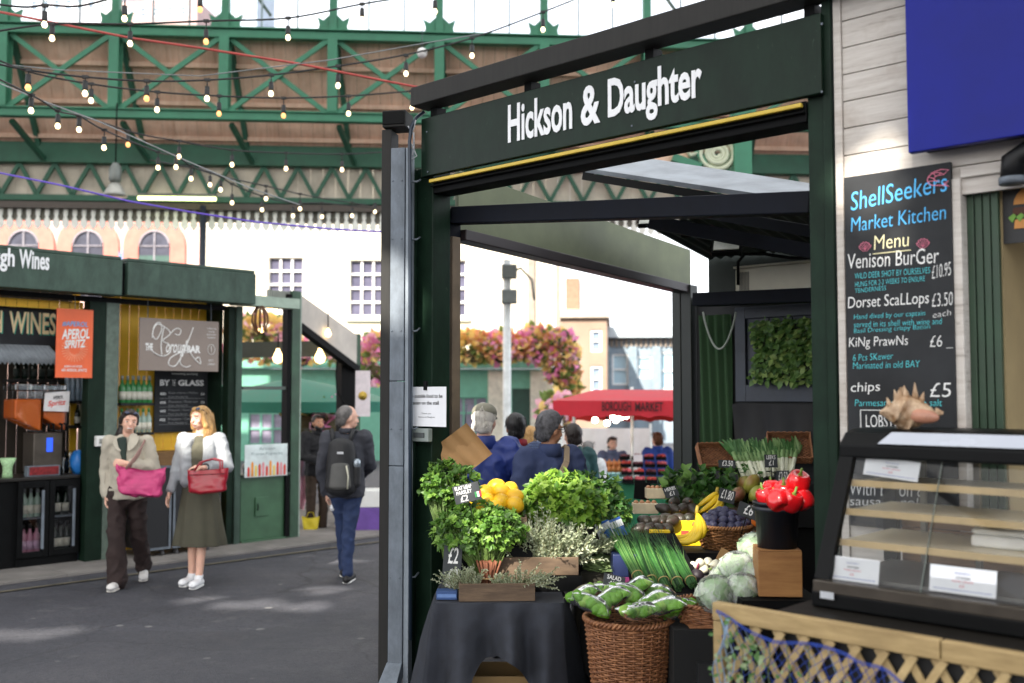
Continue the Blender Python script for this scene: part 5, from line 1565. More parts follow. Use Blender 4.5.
    mb = MB(); mb.bar(q(672, 158), q(700, 168), .08, .1); mb.bar(q(690, 140), q(705, 165), .05, .07); mb.build('strut', TG, o)
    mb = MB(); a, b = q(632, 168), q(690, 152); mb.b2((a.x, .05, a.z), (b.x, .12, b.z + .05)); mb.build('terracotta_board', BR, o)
    o = thing('strip_light', 'glowing yellow green strip light under the hall eaves', 'light', (0, 0, 0))
    a, b = P(138, 198, 17.5), P(216, 199, 17.6)
    mb = MB(); mb.tube([a, b], .035, 8); mb.build('tube', M('tube_glow', '#e9f2b0', .4, emit='#e6f29a', es=2.2), o)
    mb = MB(); mb.bar(a + Vector((0, .02, .06)), b + Vector((0, .02, .06)), .08, .05); mb.build('fitting', M('fitting_grey', '#5f625c', .5), o)
    pd = thing('pendant_lamp', 'pale industrial pendant lamp with domed shade hanging under the hall eaves', 'lamp', P(115, 195, 16.0))
    k = .016
    mb = MB(); mb.lathe((0, 0, 0), [(.19, -.02), (.17, .03), (.12, .12), (.07, .2)], 18); mb.build('shade', M('lamp_grey', '#a9a9a2', .4, .2), pd)
    mb = MB(); mb.lathe((0, 0, 0), [(.08, .2), (.1, .24), (.1, .42), (.06, .5), (.05, .52)], 14); mb.build('gear_housing', M('lamp_housing', '#737874', .4, .3), pd)
    mb = MB(); mb.tube([(0, 0, .5), (0, 0, 1.5)], .012, 6); mb.build('rod', BLACKP, pd)
    o = thing('globe_camera', 'white globe camera hung from the hall front by a thin wire', 'camera', P(422, 53, 14))
    mb = MB(); mb.ell((0, 0, 0), .075, 14); mb.build('globe', WHITE, o)
    mb = MB(); mb.lathe((0, 0, 0), [(.078, -.008), (.078, .012)], 16); mb.build('band', M('grey_plastic', '#8b8b84'), o)
    mb = MB(); mb.tube([(0, 0, .07), (.01, 0, .8)], .006, 5); mb.build('wire', STEEL, o)
hall()
# --- festoon lights and cables
BULB = M('festoon_bulb', '#fff3d6', .25, emit='#ffe2ae', es=1.7)
BULBD = M('festoon_bulb_amber', '#f3b071', .25, emit='#ffae66', es=.9)
CABLE = M('cable_black', '#1c1e20', .5)
bulb_me = None
def festoon(label, wire, bulbs, y0, y1, r=.025):
    """wire and bulbs in pixels, depth running from y0 at the wire's left end to y1"""
    xa, xb = wire[0][0], wire[-1][0]
    dep = lambda px: y0 + (y1 - y0) * (px - xa) / (xb - xa)
    o = thing('string_light', label, 'string light', (0, 0, 0), 0, 'festoon lights over the lane')
    pts = []
    n = len(wire)
    for i in range(n - 1):
        p0, p1, p2, p3 = wire[max(i - 1, 0)], wire[i], wire[i + 1], wire[min(i + 2, n - 1)]
        for k in range(6):
            s = k / 6
            h = [.5 * ((2 * p1[j]) + (-p0[j] + p2[j]) * s + (2 * p0[j] - 5 * p1[j] + 4 * p2[j] - p3[j]) * s * s + (-p0[j] + 3 * p1[j] - 3 * p2[j] + p3[j]) * s ** 3) for j in (0, 1)]
            pts.append(h)
    pts.append(wire[-1])
    W3 = [P(a, b, dep(a)) for a, b in pts]
    mb = MB(); mb.tube(W3, .009, 6); mb.build('cable', CABLE, o)
    for bx, by in bulbs:
        j = min(range(len(pts)), key=lambda i: abs(pts[i][0] - bx))
        c = P(bx, by, dep(bx)); top = W3[j].copy(); top.x, top.y = c.x, c.y
        d = .075
        s = MB(); s.lathe(c, [(.021, d + .04), (.024, d - .03), (.022, d - .045)], 10)
        if top.z > c.z + d + .04:
            s.tube([c + Vector((0, 0, d + .03)), top], .006, 5)
        s.box((c.x, c.y, max(top.z, c.z + d + .05)), (.05, .03, .025))
        so = s.build('lamp_holder', CABLE, o)
        g = MB(); g.lathe(c, [(.001, -r), (r * .6, -r * .85), (r, -.1 * r), (r * .9, r * .5), (r * .6, r * 1.1), (.018, d - .035)], 12)
        g.build('bulb', BULBD if rnd.random() < .12 else BULB, so)
festoon('highest string of bulbs looping across the top of the hall glazing', [(-20, 2), (23, 7), (47, 5), (79, 6), (120, -4), (150, -12), (200, -10), (240, -22)], [(44.5, 25), (124.5, 19), (200, 10)], 8, 9)
festoon('string of bulbs along the top chord of the hall front', [(-20, 34), (52, 24), (130, 24), (206, 21), (288, 18), (362, 4), (435, -8), (480, -20)], [(52, 38.7), (130, 44), (206, 42), (288, 38), (362, 20), (435, 12)], 8.5, 10)
festoon('string of bulbs crossing the middle of the green cross bracing', [(-20, 60), (28, 70), (85, 77), (147, 81), (208, 80), (271, 75), (338, 66), (404, 55), (472, 38), (543, 12), (613, -16), (650, -30)], [(28, 88), (85, 94), (146.5, 99), (207, 99), (271, 94), (338, 86), (406, 74), (472, 56), (543, 30), (613, 5)], 8, 11)
festoon('string of bulbs just above the bottom chord of the hall front', [(-20, 52), (30, 72), (91, 84), (157, 92), (219, 96), (283, 98), (348, 96), (412, 91), (440, 88)], [(91, 101), (157, 110), (219, 114), (283.5, 116), (348.5, 114), (412, 108)], 9, 11)
festoon('string of bulbs descending steeply from upper left under the eaves', [(-20, 70), (35, 97), (58, 111), (79, 116), (104, 130), (158, 152), (176, 155), (191, 166), (220, 176), (266, 186), (310, 196), (372, 206)], [(31, 111), (57.7, 126.5), (79, 130), (104, 148), (158, 168), (176, 167.5), (191, 179), (220.5, 190), (266, 199), (300, 209), (352, 216)], 8, 14.5)
festoon('string of bulbs hanging along the lattice girder', [(40, 100), (128, 131), (179, 141), (232, 150), (286, 153), (342, 154), (384, 152)], [(128, 145), (179, 157), (232, 165), (286, 169), (342, 170)], 10, 13)
festoon('low string of bulbs in front of the toothed valance', [(150, 160), (210, 172), (232, 184), (262, 196), (293, 203), (322, 203), (372, 208)], [(210, 185), (232, 203), (262, 210), (293, 216), (322, 217), (375, 212)], 12, 15)
def cables():
    for lab, col, pts, Y, r in (('sagging red cable crossing in front of the hall cross bracing', '#b54a43', [(-20, 8), (60, 24), (130, 38), (200, 48), (300, 64), (380, 80), (432, 90)], 9.5, .012),
                                ('purple cable running down across the toothed valance', '#6a52c8', [(-20, 169), (60, 185), (128, 201), (190, 212), (256, 222), (330, 229), (384, 232)], 11, .011),
                                ('thin steel wire strung from the left edge to the stall beam', '#8b8f92', [(-20, 62), (60, 70), (200, 76), (330, 60), (426, 43), (480, 34)], 9.2, .005),
                                ('thin steel wire running steeply down through the festoon lights', '#9a9d9f', [(-20, 75), (40, 100), (100, 122), (180, 158), (250, 188), (300, 205)], 9.4, .006)):
        mb = MB(); mb.tube([P(a, b, Y) for a, b in pts], r, 6)
        tag(mb.build('overhead_cable', M('cable_' + col[1:], col, .5)), lab, 'cable', 'cables over the lane')
cables()
# --- street behind: pubs, shops, flowers, far houses
def blossom(mb, c, rx, ry, rz, n, cols, size=.12):
    for i in range(n):
        while True:
            q = Vector((rnd.uniform(-1, 1), rnd.uniform(-1, 1), rnd.uniform(-1, 1)))
            if .35 < q.length < 1: break
        p = Vector(c) + Vector((q.x * rx, q.y * ry, q.z * rz))
        d = Vector((q.x + rnd.uniform(-.6, .6), q.y - .5 + rnd.uniform(-.6, .6), q.z + rnd.uniform(-.6, .6)))
        mb.leaf(p, d, (rnd.uniform(-1, 1), -1, rnd.uniform(-1, 1)), size * rnd.uniform(.6, 1.3), size * rnd.uniform(.6, 1.1), rnd.choice(cols))
FLM = [leafm('flower_leaf', '#7f9a52'), leafm('flower_magenta', '#f7a3cf', '#f084bc'), leafm('flower_pink', '#fbd0e0', '#f6b4cc'), leafm('flower_yellow', '#fae6a0', '#f4d070'), leafm('flower_orange', '#f7b684'), leafm('flower_leaf_dark', '#4a6a3a')]
def wall_with_openings(mb, x0, x1, y, th, z0, z1, ops, mi=0):
    """wall slab split round upright rectangular openings (x0, x1, z0, z1)"""
    xs = sorted({x0, x1} | {o[0] for o in ops} | {o[1] for o in ops})
    for a, b in zip(xs, xs[1:]):
        cuts = sorted([(o[2], o[3]) for o in ops if o[0] <= a + 1e-6 and o[1] >= b - 1e-6])
        z = z0
        for c, d in cuts:
            if c > z: mb.b2((a, y, z), (b, y + th, c), mi)
            z = d
        if z < z1: mb.b2((a, y, z), (b, y + th, z1), mi)
def pubs():
    Y = 28.0
    o0 = P(300, 395, Y)
    f = Frame((o0.x, o0.y), R(2))
    dark = M('dark_pane', '#4b4c58', .4, var=.3, sc=2, spec=.15)
    t = fthing('pink_pub', 'pink and cream rendered pub with brick arched upper windows behind the wine kiosk', 'building', f)
    X = lambda px: f.x(px)
    Z = lambda py: f.at(200, py).z
    cx = [20 - 132, 20 - 66, 20, 85, 152]
    ops = []
    for c in cx:
        a, b = X(c - 16), X(c + 16)
        ops.append((a, b, Z(300), Z(246)))
    mb = MB()
    wall_with_openings(mb, -22, X(198), 0, .5, -.5, Z(246), ops)
    mb.b2((-22, 0, Z(246) + .001), (X(198), .5, 9.8))
    mb.build('facade', M('pink_render', '#e3bdb2', .7, var=.1, sc=.6), t)
    for c in cx:
        a, b = X(c - 16), X(c + 16)
        m_, r = (a + b) / 2, (b - a) / 2
        mb = MB()
        n = 14
        ring = lambda rr: [(m_ + rr * math.cos(PI * k / n), Z(246) + rr * math.sin(PI * k / n)) for k in range(n + 1)]
        o_, i_ = ring(r + .42), ring(r)
        for k in range(n):
            mb.prism([i_[k], o_[k], o_[k + 1], i_[k + 1]], -.06, -.005)
        mb.b2((a - .42, -.06, Z(300)), (a, -.005, Z(246))); mb.b2((b, -.06, Z(300)), (b + .42, -.005, Z(246)))
        mb.build('brick_arch', M('arch_brick', '#c97a6c', .7, var=.15, sc=5), t)
        w = MB()
        w.prism([(a, Z(300))] + [(b, Z(300))] + ring(r), -.004 if False else -.02, -.004)
        w.v = [(v[0], v[1] - .0, v[2]) for v in w.v]
        win = w.build('window', dark, t)
        mb = MB(); mb.b2((m_ - .02, -.05, Z(300)), (m_ + .02, -.021, Z(246) + r)); mb.b2((a, -.05, Z(247)), (b, -.021, Z(246))); mb.tube([(x, -.03, z) for x, z in ring(r - .03)], .04, 5)
        mb.build('frame', M('window_frame_grey', '#8f8a92', .5), win)
        mb = MB(); mb.b2((a, -.045, Z(262)), (b, -.0215, Z(256))); mb.build('blind', M('blind_green', '#3c5a52', .6), win)
    mb = MB()
    for c in (52, 118, -14, -80):
        z = Z(243); x = X(c)
        mb.prism([(x - .55, z + .6), (x - .4, z + .6), (x, z - .35), (x + .4, z + .6), (x + .55, z + .6), (x + .08, z - .6), (x - .08, z - .6)], -.05, -.004)
    mb.build('tile_motif', M('motif_blue', '#6f86b5', .6), t)
    mb = MB(); mb.b2((-22, -.15, Z(208)), (X(198), .0, Z(200))); mb.build('cornice', M('pub_cream', '#e6dccb', .6), t, .03)
    t = fthing('cream_house', 'sunlit cream house with white sash windows behind the glazed kiosk', 'building', f)
    wins = [(267, 302, 257, 288), (349, 384, 260, 316), (431, 466, 260, 316), (267, 302, 120, 160), (349, 384, 120, 160)]
    ops = [(X(a), X(b), f.at(a, d).z, f.at(a, c).z) for a, b, c, d in wins]
    ops[0] = (X(267), X(302), Z(311), Z(257))
    mb = MB(); wall_with_openings(mb, X(198) + .01, X(478), 0, .5, 2.9, 9.8, ops); mb.build('facade', M('cream_render', '#e2d9c6', .7, var=.06, sc=.8), t)
    for (a, b, c, d) in ops:
        w = MB(); w.b2((a, .12, c), (b, .14, d)); win = w.build('window', M('sash_pane', '#5d5c70', .4, var=.25, sc=2, spec=.15), t)
        mb = MB()
        for k in range(4):
            x = a + (b - a) * k / 3; mb.b2((x - .03, .06, c), (x + .03, .119, d))
        n = 4
        for k in range(n + 1):
            z = c + (d - c) * k / n; mb.b2((a, .055, z - .03), (b, .118, z + .03))
        mb.build('sash_bars', WHITE, win)
        mb = MB(); mb.b2((a - .1, -.1, c - .14), (b + .1, .05, c - .045)); mb.build('sill', WHITE, win)
    t = fthing('green_shopfront', 'teal green painted pub shopfront with paned windows below the hanging flowers', 'shopfront', f)
    SG = M('shop_teal', '#6aa890', .5, var=.1)
    mb = MB()
    ops = [(X(a), X(b), .45, 1.75) for a, b in ((250, 285), (292, 340), (400, 430), (452, 487))]
    ops.append((X(512), X(530), -.5, 2.0))
    wall_with_openings(mb, X(198), X(546), -.12, .3, -.5, 2.55, ops); mb.build('front', SG, t)
    mb = MB(); mb.b2((X(198), -.35, 2.56), (X(546), .1, 2.9)); mb.build('fascia', M('shop_fascia', '#74b29a', .5), t, .02)
    for a, b, c, d in ops[:4]:
        w = MB(); w.b2((a, -.02, c), (b, .0, d)); win = w.build('window', M('shop_pane', '#8a8496', .15, var=.3, sc=2), t)
        mb = MB()
        n = max(3, int((b - a) / .28))
        for k in range(n + 1):
            x = a + (b - a) * k / n; mb.b2((x - .025, -.06, c), (x + .025, -.021, d))
        for k in range(4):
            z = c + (d - c) * k / 3; mb.b2((a, -.065, z - .025), (b, -.022, z + .025))
        mb.build('glazing_bars', SG, win)
    a, b, c, d = ops[4]
    mb = MB(); mb.b2((a, -.05, c), (b, -.01, d)); mb.build('door', M('shop_door', '#24493c', .5), t)
    mb = MB(); mb.b2((X(488), -.2, -.5), (X(504), -.121, 2.5)); mb.b2((X(530), -.2, -.5), (X(546), -.121, 2.5)); mb.build('pilaster', M('pale_stone', '#d8d2c0', .7), t)
    mb = MB(); mb.b2((X(546) + .01, -.1, -.7), (X(552), .4, 9.8)); mb.b2((X(479), 0, 2.91), (X(546), .4, 9.8)); mb.build('upper_wall', M('cream_render', '#e2d9c6'), t)
    for px, w_ in ((528, .18), (556, .12)):
        mb = MB(); x = X(px); mb.b2((x, -.1, 3.0), (x + w_, -.001, 7.5)); mb.build('rain_pipe', M('pipe_taupe', '#9d9184', .6), t)
    def basket(lab, px, py, rx, rz, n, cols, Yb=26.9):
        o = thing('flower_basket', lab, 'flowers', P(px, py, Yb), 0, 'hanging flower displays on the pub')
        mb = MB(); blossom(mb, (0, 0, 0), rx, .35, rz, n, cols, .2); mb.build('blossom', FLM, o)
        mb = MB(); mb.lathe((0, 0, -rz * .5), [(.001, -.25), (.2, -.2), (.3, .1)], 12); mb.build('basket_bowl', M('basket_moss', '#5a5236', .8), o)
    basket('yellow and white flower trough at the left of the shopfront, beside the stall post', 470, 347, .75, .4, 360, (0, 3, 3, 4, 3))
    basket('orange and pink flower trough over the shopfront window', 502, 347, .8, .4, 400, (0, 3, 4, 2, 1))
    basket('tall magenta and pink hanging flowers over the green shop door', 538, 344, .6, .48, 480, (0, 1, 2, 3, 3, 4))
    basket('big cascading magenta and orange flowers at the right end of the shopfront', 562, 358, .46, .72, 480, (0, 1, 2, 4, 3, 3, 5))
    basket('trailing yellow flower tail hanging lowest at the right end of the shopfront', 567, 383, .3, .5, 200, (3, 4, 3, 0))
    basket('pale pink flowers low beside the red market canopy', 556, 410, .32, .36, 170, (2, 2, 3, 0), 20)
    basket('long low window box of pink flowers behind the glazed kiosk', 300, 352, 2.2, .25, 460, (0, 2, 3, 3, 1), 25)
    basket('pink and yellow flowers hanging left of the glazed kiosk post', 262, 328, .9, .28, 260, (0, 2, 3, 3, 3), 24)
    basket('magenta flowers hanging behind the galvanised downpipe', 377, 358, .35, .55, 240, (0, 1, 2, 3), 22)
    basket('small magenta flower cluster behind the dark haired vendor', 326, 417, .22, .22, 90, (1, 2, 1, 0), 15.5)
    basket('small yellow flower cluster under the green parasol', 303, 417, .16, .16, 70, (3, 3, 0), 15.5)
    o = thing('lamp_post', 'pale grey street lamp post with two dark lantern boxes before the shopfront', 'lamp post', P(507, 395, 22) * 1)
    o.location.z = -.6
    hz = lambda py: P(507, py, 22).z + .6
    mb = MB(); mb.lathe((0, 0, 0), [(.14, 0), (.12, .3), (.09, .6), (.085, hz(260))], 12); mb.build('pole', M('pole_grey', '#d5dad8', .5), o)
    for py in (272, 297):
        mb = MB(); mb.box((.05, -.05, hz(py)), (.34, .3, .3)); mb.build('lantern_box', M('lantern_grey', '#6f7674', .5), o, .02)
    mb = MB(); mb.tube([(0, 0, hz(275)), (.3, 0, hz(268)), (.55, 0, hz(280)), (.6, 0, hz(300))], .03, 6); mb.build('arm', M('lantern_grey', '#6f7674'), o)
    def house(name, lab, px0, px1, pyt, Yh, col, wins, wc, extra=None):
        a, b = P(px0, 395, Yh), P(px1, 395, Yh)
        zt = P(px0, pyt, Yh).z
        g = Frame((a.x, a.y), R(-6))
        W = (b.x - a.x) * 1.02
        t = thing(name, lab, 'building', g.o, g.a)
        k = W / (px1 - px0); zz = lambda py: P(px0, py, Yh).z
        ops = [((u - px0) * k, (v - px0) * k, zz(d), zz(c)) for u, v, c, d in wins]
        mb = MB(); wall_with_openings(mb, 0, W, 0, 6, -1, zt, ops); mb.build('walls', M(name + '_wall', col, .8, var=.14, sc=.7), t)
        for u, v, c, d in ops:
            m_ = MB(); m_.b2((u, .15, c), (v, .17, d)); win = m_.build('window', M(wc, '#7f8ea0' if 'pale' not in wc else '#a9c6d3', .15, var=.2, sc=1), t)
            m_ = MB(); fw = .09
            m_.b2((u, .05, c), (u + fw, .149, d)); m_.b2((v - fw, .05, c), (v, .149, d)); m_.b2((u + fw, .05, c), (v - fw, .149, c + fw)); m_.b2((u + fw, .05, d - fw), (v - fw, .149, d)); m_.b2((u + fw, .05, (c + d) / 2 - .04), (v - fw, .149, (c + d) / 2 + .04))
            m_.build('frame', WHITE, win)
        if extra: extra(t, g, W, zt, zz, k)
        return t
    def chim(t, g, W, zt, zz, k):
        mb = MB(); mb.b2((-.1, -.2, zt), (W + .1, 6.1, zt + .35)); mb.build('parapet', M('stone_cap', '#b3a797', .8), t)
        mb = MB(); mb.b2((W * .1, 1, zt + .36), (W * .4, 2.4, zt + 1.8)); mb.build('chimney', M('chimney_brick', '#94705c', .85), t)
    house('brick_house', 'brown brick house with tall white framed windows left of the far grey block', 560, 606, 318, 42, '#97806e', [(568, 576, 346, 364), (590, 601, 330, 352), (568, 576, 378, 394), (590, 601, 366, 392)], 'far_pane', chim)
    def bal(t, g, W, zt, zz, k):
        mb = MB(); mb.b2((-.3, -.5, zt), (W + 2, 6, zt + .5)); mb.build('roof_edge', M('roof_edge_pale', '#b9c3c8', .6), t)
        mb = MB()
        for i in range(24):
            mb.b2((W * i / 24, -.12, zz(347)), (W * i / 24 + .5 * W / 24, -.01, zt - .05))
        mb.build('timber_frieze', M('frieze_brown', '#8a7d6f', .7), t)
        for px in (607, 632, 655, 679):
            mb = MB(); x = (px - 606) * k; mb.b2((x - .2, -.3, -1), (x + .2, -.005, zz(347))); mb.build('pilaster', M('grey_blue_pilaster', '#7f909b', .6), t)
    house('glazed_block', 'low grey blue block with large pale windows behind the red canopy', 606, 720, 338, 48, '#8795a0', [(612, 628, 354, 385), (636, 652, 356, 378), (658, 676, 352, 390), (684, 712, 352, 390)], 'pale_pane', bal)
    house('distant_office', 'pale distant office tower seen through the top left of the hall glazing', 20, 110, -60, 90, '#c4bfc6', [(20 + 12 * i, 28 + 12 * i, -40 + 20 * j, -28 + 20 * j) for i in range(7) for j in range(3)], 'office_pane')
    house('distant_tower', 'pale blue distant tower seen through the hall glazing left of centre', 196, 252, -80, 110, '#aebac6', [(200 + 9 * i, 206 + 9 * i, -50 + 16 * j, -42 + 16 * j) for i in range(5) for j in range(5)], 'office_pane')
    house('distant_pink_block', 'dull pink distant rooftop block seen between the two distant towers', 112, 192, 2, 80, '#b89a95', [(118 + 14 * i, 126 + 14 * i, 8, 18) for i in range(5)], 'office_pane')
pubs()
# --- green parasol and red market stall
def parasol():
    c = P(296, 378, 16.5)
    t = thing('green_parasol', 'teal green market parasol beyond the glazed kiosk', 'parasol', (c.x, c.y, 0))
    zt, zr = P(284, 378, 16.5).z, P(284, 402, 16.5).z
    m = M('parasol_teal', '#236f5c', .7, var=.1)
    n = 8; R_ = 1.75
    for k in range(n):
        a0, a1 = 2 * PI * k / n + .2, 2 * PI * (k + 1) / n + .2
        def g(u, v, a0=a0, a1=a1):
            a = a0 + (a1 - a0) * v
            r = R_ * u * (1 - .06 * math.sin(PI * v) * u)
            return Vector((r * math.cos(a), r * math.sin(a), zt - (zt - zr) * u ** 1.15))
        mb = MB(); mb.grid(g, 8, 4); mb.build('canopy_panel', m, t)
        mb = MB(); mb.tube([(0, 0, zt - .03), (R_ * math.cos(a0), R_ * math.sin(a0), zr - .02)], .012, 5); mb.build('rib', BLACKP, t)
    mb = MB()
    def fr(u, v):
        a = 2 * PI * u
        return Vector((R_ * math.cos(a), R_ * math.sin(a), zr + .01 - .16 * v))
    mb.grid(fr, 32, 1); mb.build('valance', m, t)
    mb = MB(); mb.tube([(0, 0, 0), (0, 0, zt + .06)], .03, 10); mb.build('pole', M('pole_timber', '#6b5236', .6), t)
parasol()
def red_stall():
    Y = 13.5
    g = Frame((P(612, 395, Y).x, Y), R(-8))
    t = fthing('red_market_stall', 'red canopied fruit stall lettered for the market with scalloped valance', 'stall', g)
    RD = M('canopy_red', '#c01d2e', .65, var=.1, sc=3)
    RD2 = M('canopy_red_lining', '#d8241f', .65, var=.1)
    X = lambda px: g.x(px); Z = lambda py: g.at(612, py).z
    xl, xr = X(553), X(553) + 2.9
    zr, z1, z0 = Z(391), Z(401), Z(417)
    mb = MB()
    mb.add([(xl, 0, z1), (xr, 0, z1), (xr - .5, 1.3, z1 + .16), (xl + .5, 1.3, z1 + .16), (xl, 2.6, z1), (xr, 2.6, z1)], [(0, 1, 2, 3), (4, 3, 2, 5), (0, 3, 4), (1, 5, 2)])
    mb.build('canopy_roof', RD, t)
    def val(yy, zt_, zb_, nm, mt):
        def fn(u, v):
            x = xl + (xr - xl) * u
            sc = .03 * abs(math.sin(u * PI * 9))
            return Vector((x, yy + .015 * math.sin(u * 40), zt_ - (zt_ - zb_ - sc) * v))
        mb = MB(); mb.grid(fn, 108, 4); return mb.build(nm, mt, t)
    v = val(-.01, z1 + .004, z0 - .01, 'valance', RD)
    mb = MB(); put_text(mb, 'BOROUGH', X(602), Z(411), X(631), Z(401.5), -.045, 0, .02); put_text(mb, 'MARKET', X(635), Z(411), X(663), Z(402), -.045, 0, .02); mb.build('lettering', M('letter_maroon', '#3b0d14', .7), v)
    val(2.55, z1, Z(427), 'back_valance', RD2)
    for x, y, e in ((xl + .1, .1, 0), (xr - .1, .1, 0), (xl + .1, 2.4, 0), (xr - .1, 2.4, 0), (X(630), 1.3, .2)):
        mb = MB(); mb.tube([(x, y, -.6), (x, y, z1 + e)], .025, 8); mb.build('frame_pole', M('pole_grey', '#b9c0bd'), t)
    zt = g.at(612, 484, .3).z
    mb = MB(); mb.b2((xl + .3, .3, -.72), (xr, 1.7, zt)); mb.build('table_skirt', M('skirt_green', '#1f6a48', .8, var=.1), t)
    for i, (px, py) in enumerate(((595, 420), (613, 417), (607, 423), (616, 420), (621, 417), (626, 416))):
        p = g.at(px, py, .8)
        o = thing('stall_bulb', ('lone bulb at the left', 'second bulb', 'third bulb', 'fourth bulb', 'fifth bulb', 'rightmost bulb')[i] + ' of the row glowing under the red canopy', 'bulb', g.M @ p, 0, 'bulbs under the red canopy')
        mb = MB(); mb.ell((0, 0, 0), .045, 10); mb.build('glass', M('stall_bulb_glow', '#ffffff', .3, emit='#fff2da', es=8), o)
        mb = MB(); mb.tube([(0, 0, .04), (0, 0, .1)], .018, 8); mb.tube([(0, 0, .1), (0, 0, .3)], .005, 5); mb.build('holder', BLACKP, o)
    k = 0
    rows = [('#8d2430', 'dark red cherries'), ('#c2525a', 'pink red strawberries'), ('#b5362e', 'red currants'), ('#5b2030', 'dark plums')]
    orow = ['front', 'second', 'third', 'rear']
    for r in range(4):
        for c in range(4):
            px = 628 + c * 12 - r * 1.0
            y = .35 + r * .32
            p = g.at(px, 480 - r * 8, y)
            x = p.x
            z = zt + .02 + r * .085
            o = thing('fruit_tray', 'tray of %s, %s row, %s from left under red canopy' % (rows[(r + c) % 4][1], orow[r], ('first', 'second', 'third', 'fourth')[c]), 'fruit tray', g.M @ Vector((x, y, z)), g.a, 'fruit trays on the red canopied stall')
            mb = MB(); mb.b2((-.075, -.14, 0), (.075, -.13, .05)); mb.b2((-.075, .13, 0), (.075, .14, .05)); mb.b2((-.075, -.13, 0), (-.067, .13, .05)); mb.b2((.067, -.13, 0), (.075, .13, .05)); mb.b2((-.067, -.13, 0), (.067, .13, .01)); mb.build('tray', BLACKP, o)
            mb = MB()
            for i in range(26):
                mb.ell((rnd.uniform(-.055, .055), rnd.uniform(-.12, .12), .045 + rnd.uniform(0, .02)), .019, 6)
            fr_ = mb.build('fruit', M('fruit' + rows[(r + c) % 4][0], rows[(r + c) % 4][0], .35), o); fr_['kind'] = 'stuff'
    for i in range(14):
        c_ = i % 7; r = i // 7
        p = g.at(592 + c_ * 5.4, 470, .4 + r * .25)
        o = thing('berry_punnet', 'pale blue punnet, %s from left in the %s row beside the fruit trays' % (('first', 'second', 'third', 'fourth', 'fifth', 'sixth', 'seventh')[c_], ('front', 'back')[r]), 'punnet', g.M @ Vector((p.x, .4 + r * .25, zt + .01 + r * .05)), g.a, 'punnets on the red canopied stall')
        mb = MB(); mb.lathe((0, 0, 0), [(.035, 0), (.045, .05), (.05, .055), (.04, .07), (.001, .075)], 8); mb.build('punnet_tub', M('punnet_blue', '#9fd0d2', .3, var=.3, sc=30), o)
    for i in range(10):
        p = g.at(604 + (i % 5) * 5, 455 - (i // 5) * 6, 1.1)
        o = thing('onion', 'brown onion in the heap behind the punnets on the red canopied stall', 'onion', g.M @ Vector((p.x, 1.1 + (i // 5) * .1, zt + .14 + (i // 5) * .07)), 0, 'onions heaped on the red canopied stall')
        mb = MB(); mb.lathe((0, 0, 0), [(.001, -.05), (.035, -.04), (.055, 0), (.04, .035), (.012, .05), (.006, .075)], 10); mb.build('bulb_skin', M('onion_skin', '#b0713e', .45, var=.2), o)
    o = thing('price_slip', 'white price slip stuck among the fruit trays', 'price tag', g.M @ g.at(638, 458, .9), g.a)
    mb = MB(); mb.box((0, 0, 0), (.13, .006, .1)); mb.build('slip', PAPER, o)
    mb = MB(); mb.tube([(0, .005, -.05), (0, .01, -.2)], .004, 5); mb.build('stick', STEEL, o)
    o = thing('white_sheet', 'bright white sheet hung on poles beyond the red canopied stall', 'sheet', (P(595, 395, 17).x, 17.3, -.45), R(-6))
    def sheet(u, v):
        return Vector((-.95 + 1.9 * u, .05 * math.sin(u * 22) * (1 - .4 * v) + .02 * math.sin(v * 5), 1.45 * v + .25))
    mb = MB(); mb.grid(sheet, 60, 12); mb.build('fabric', WHITE, o)
    for x in (-.97, .97):
        mb = MB(); mb.tube([(x, .02, 0), (x, .02, 1.78)], .025, 8); mb.build('pole', M('pole_grey', '#d5dad8'), o)
red_stall()
# --- produce helpers
CLOTH = M('navy_black_cloth', '#2a2d35', .9, var=.25, sc=14, bump=.2, bsc=220)
CLOTH2 = M('black_cloth', '#0f1011', .92, var=.25, sc=14, bump=.2, bsc=220)
OLIVE = M('olive_black_cloth', '#2a281f', .92, var=.2, sc=14, bump=.2, bsc=220)
WICK = M('wicker_brown', '#a3704a', .55, var=.35, sc=26, c2='#6b4128')
WICKL = M('wicker_tan', '#a8784a', .55, var=.35, sc=26, c2='#6b4526')
CRATEW = wood('dark_crate_wood', '#4b3c30', '#7b6650', (3, 22, 22), .75, .3)
def film_mat(nm='clear_film', fa=.62, fb=.8, fc=.14):
    m = glass(nm, (.98, .99, .98), .02, .16)
    nt = m.node_tree
    mx = [n for n in nt.nodes if n.type == 'MIX_SHADER'][0]
    df = nt.nodes.new('ShaderNodeBsdfDiffuse'); df.inputs[0].default_value = (.9, .92, .92, 1)  # white diffuse patches painted into the clear film as highlights
    vec = tex_coord(nt)
    [n for n in nt.nodes if n.type == 'FRESNEL'][0].inputs[0].default_value = 1.22
    f = noise_node(nt, vec, 14, 3, .6)
    c = ramp(nt, f, [(fa, (.03, .03, .03)), (fb, (fc, fc, fc))])
    m2 = nt.nodes.new('ShaderNodeMixShader')
    nt.links.new(c, m2.inputs[0]); nt.links.new(mx.outputs[0], m2.inputs[1]); nt.links.new(df.outputs[0], m2.inputs[2])
    nt.links.new(m2.outputs[0], nt.nodes['Material Output'].inputs[0])
    g = [n for n in nt.nodes if n.type == 'BSDF_GLOSSY'][0]
    bp = nt.nodes.new('ShaderNodeBump'); bp.inputs['Strength'].default_value = .5; bp.inputs['Distance'].default_value = .012
    nt.links.new(f, bp.inputs['Height']); nt.links.new(bp.outputs[0], g.inputs['Normal'])
    return m
FILMW = film_mat('sheen_film', .4, .75, .5)
KRAFT = M('kraft_paper', '#a98357', .8, var=.06, sc=5, bump=.04)
FILM = film_mat()
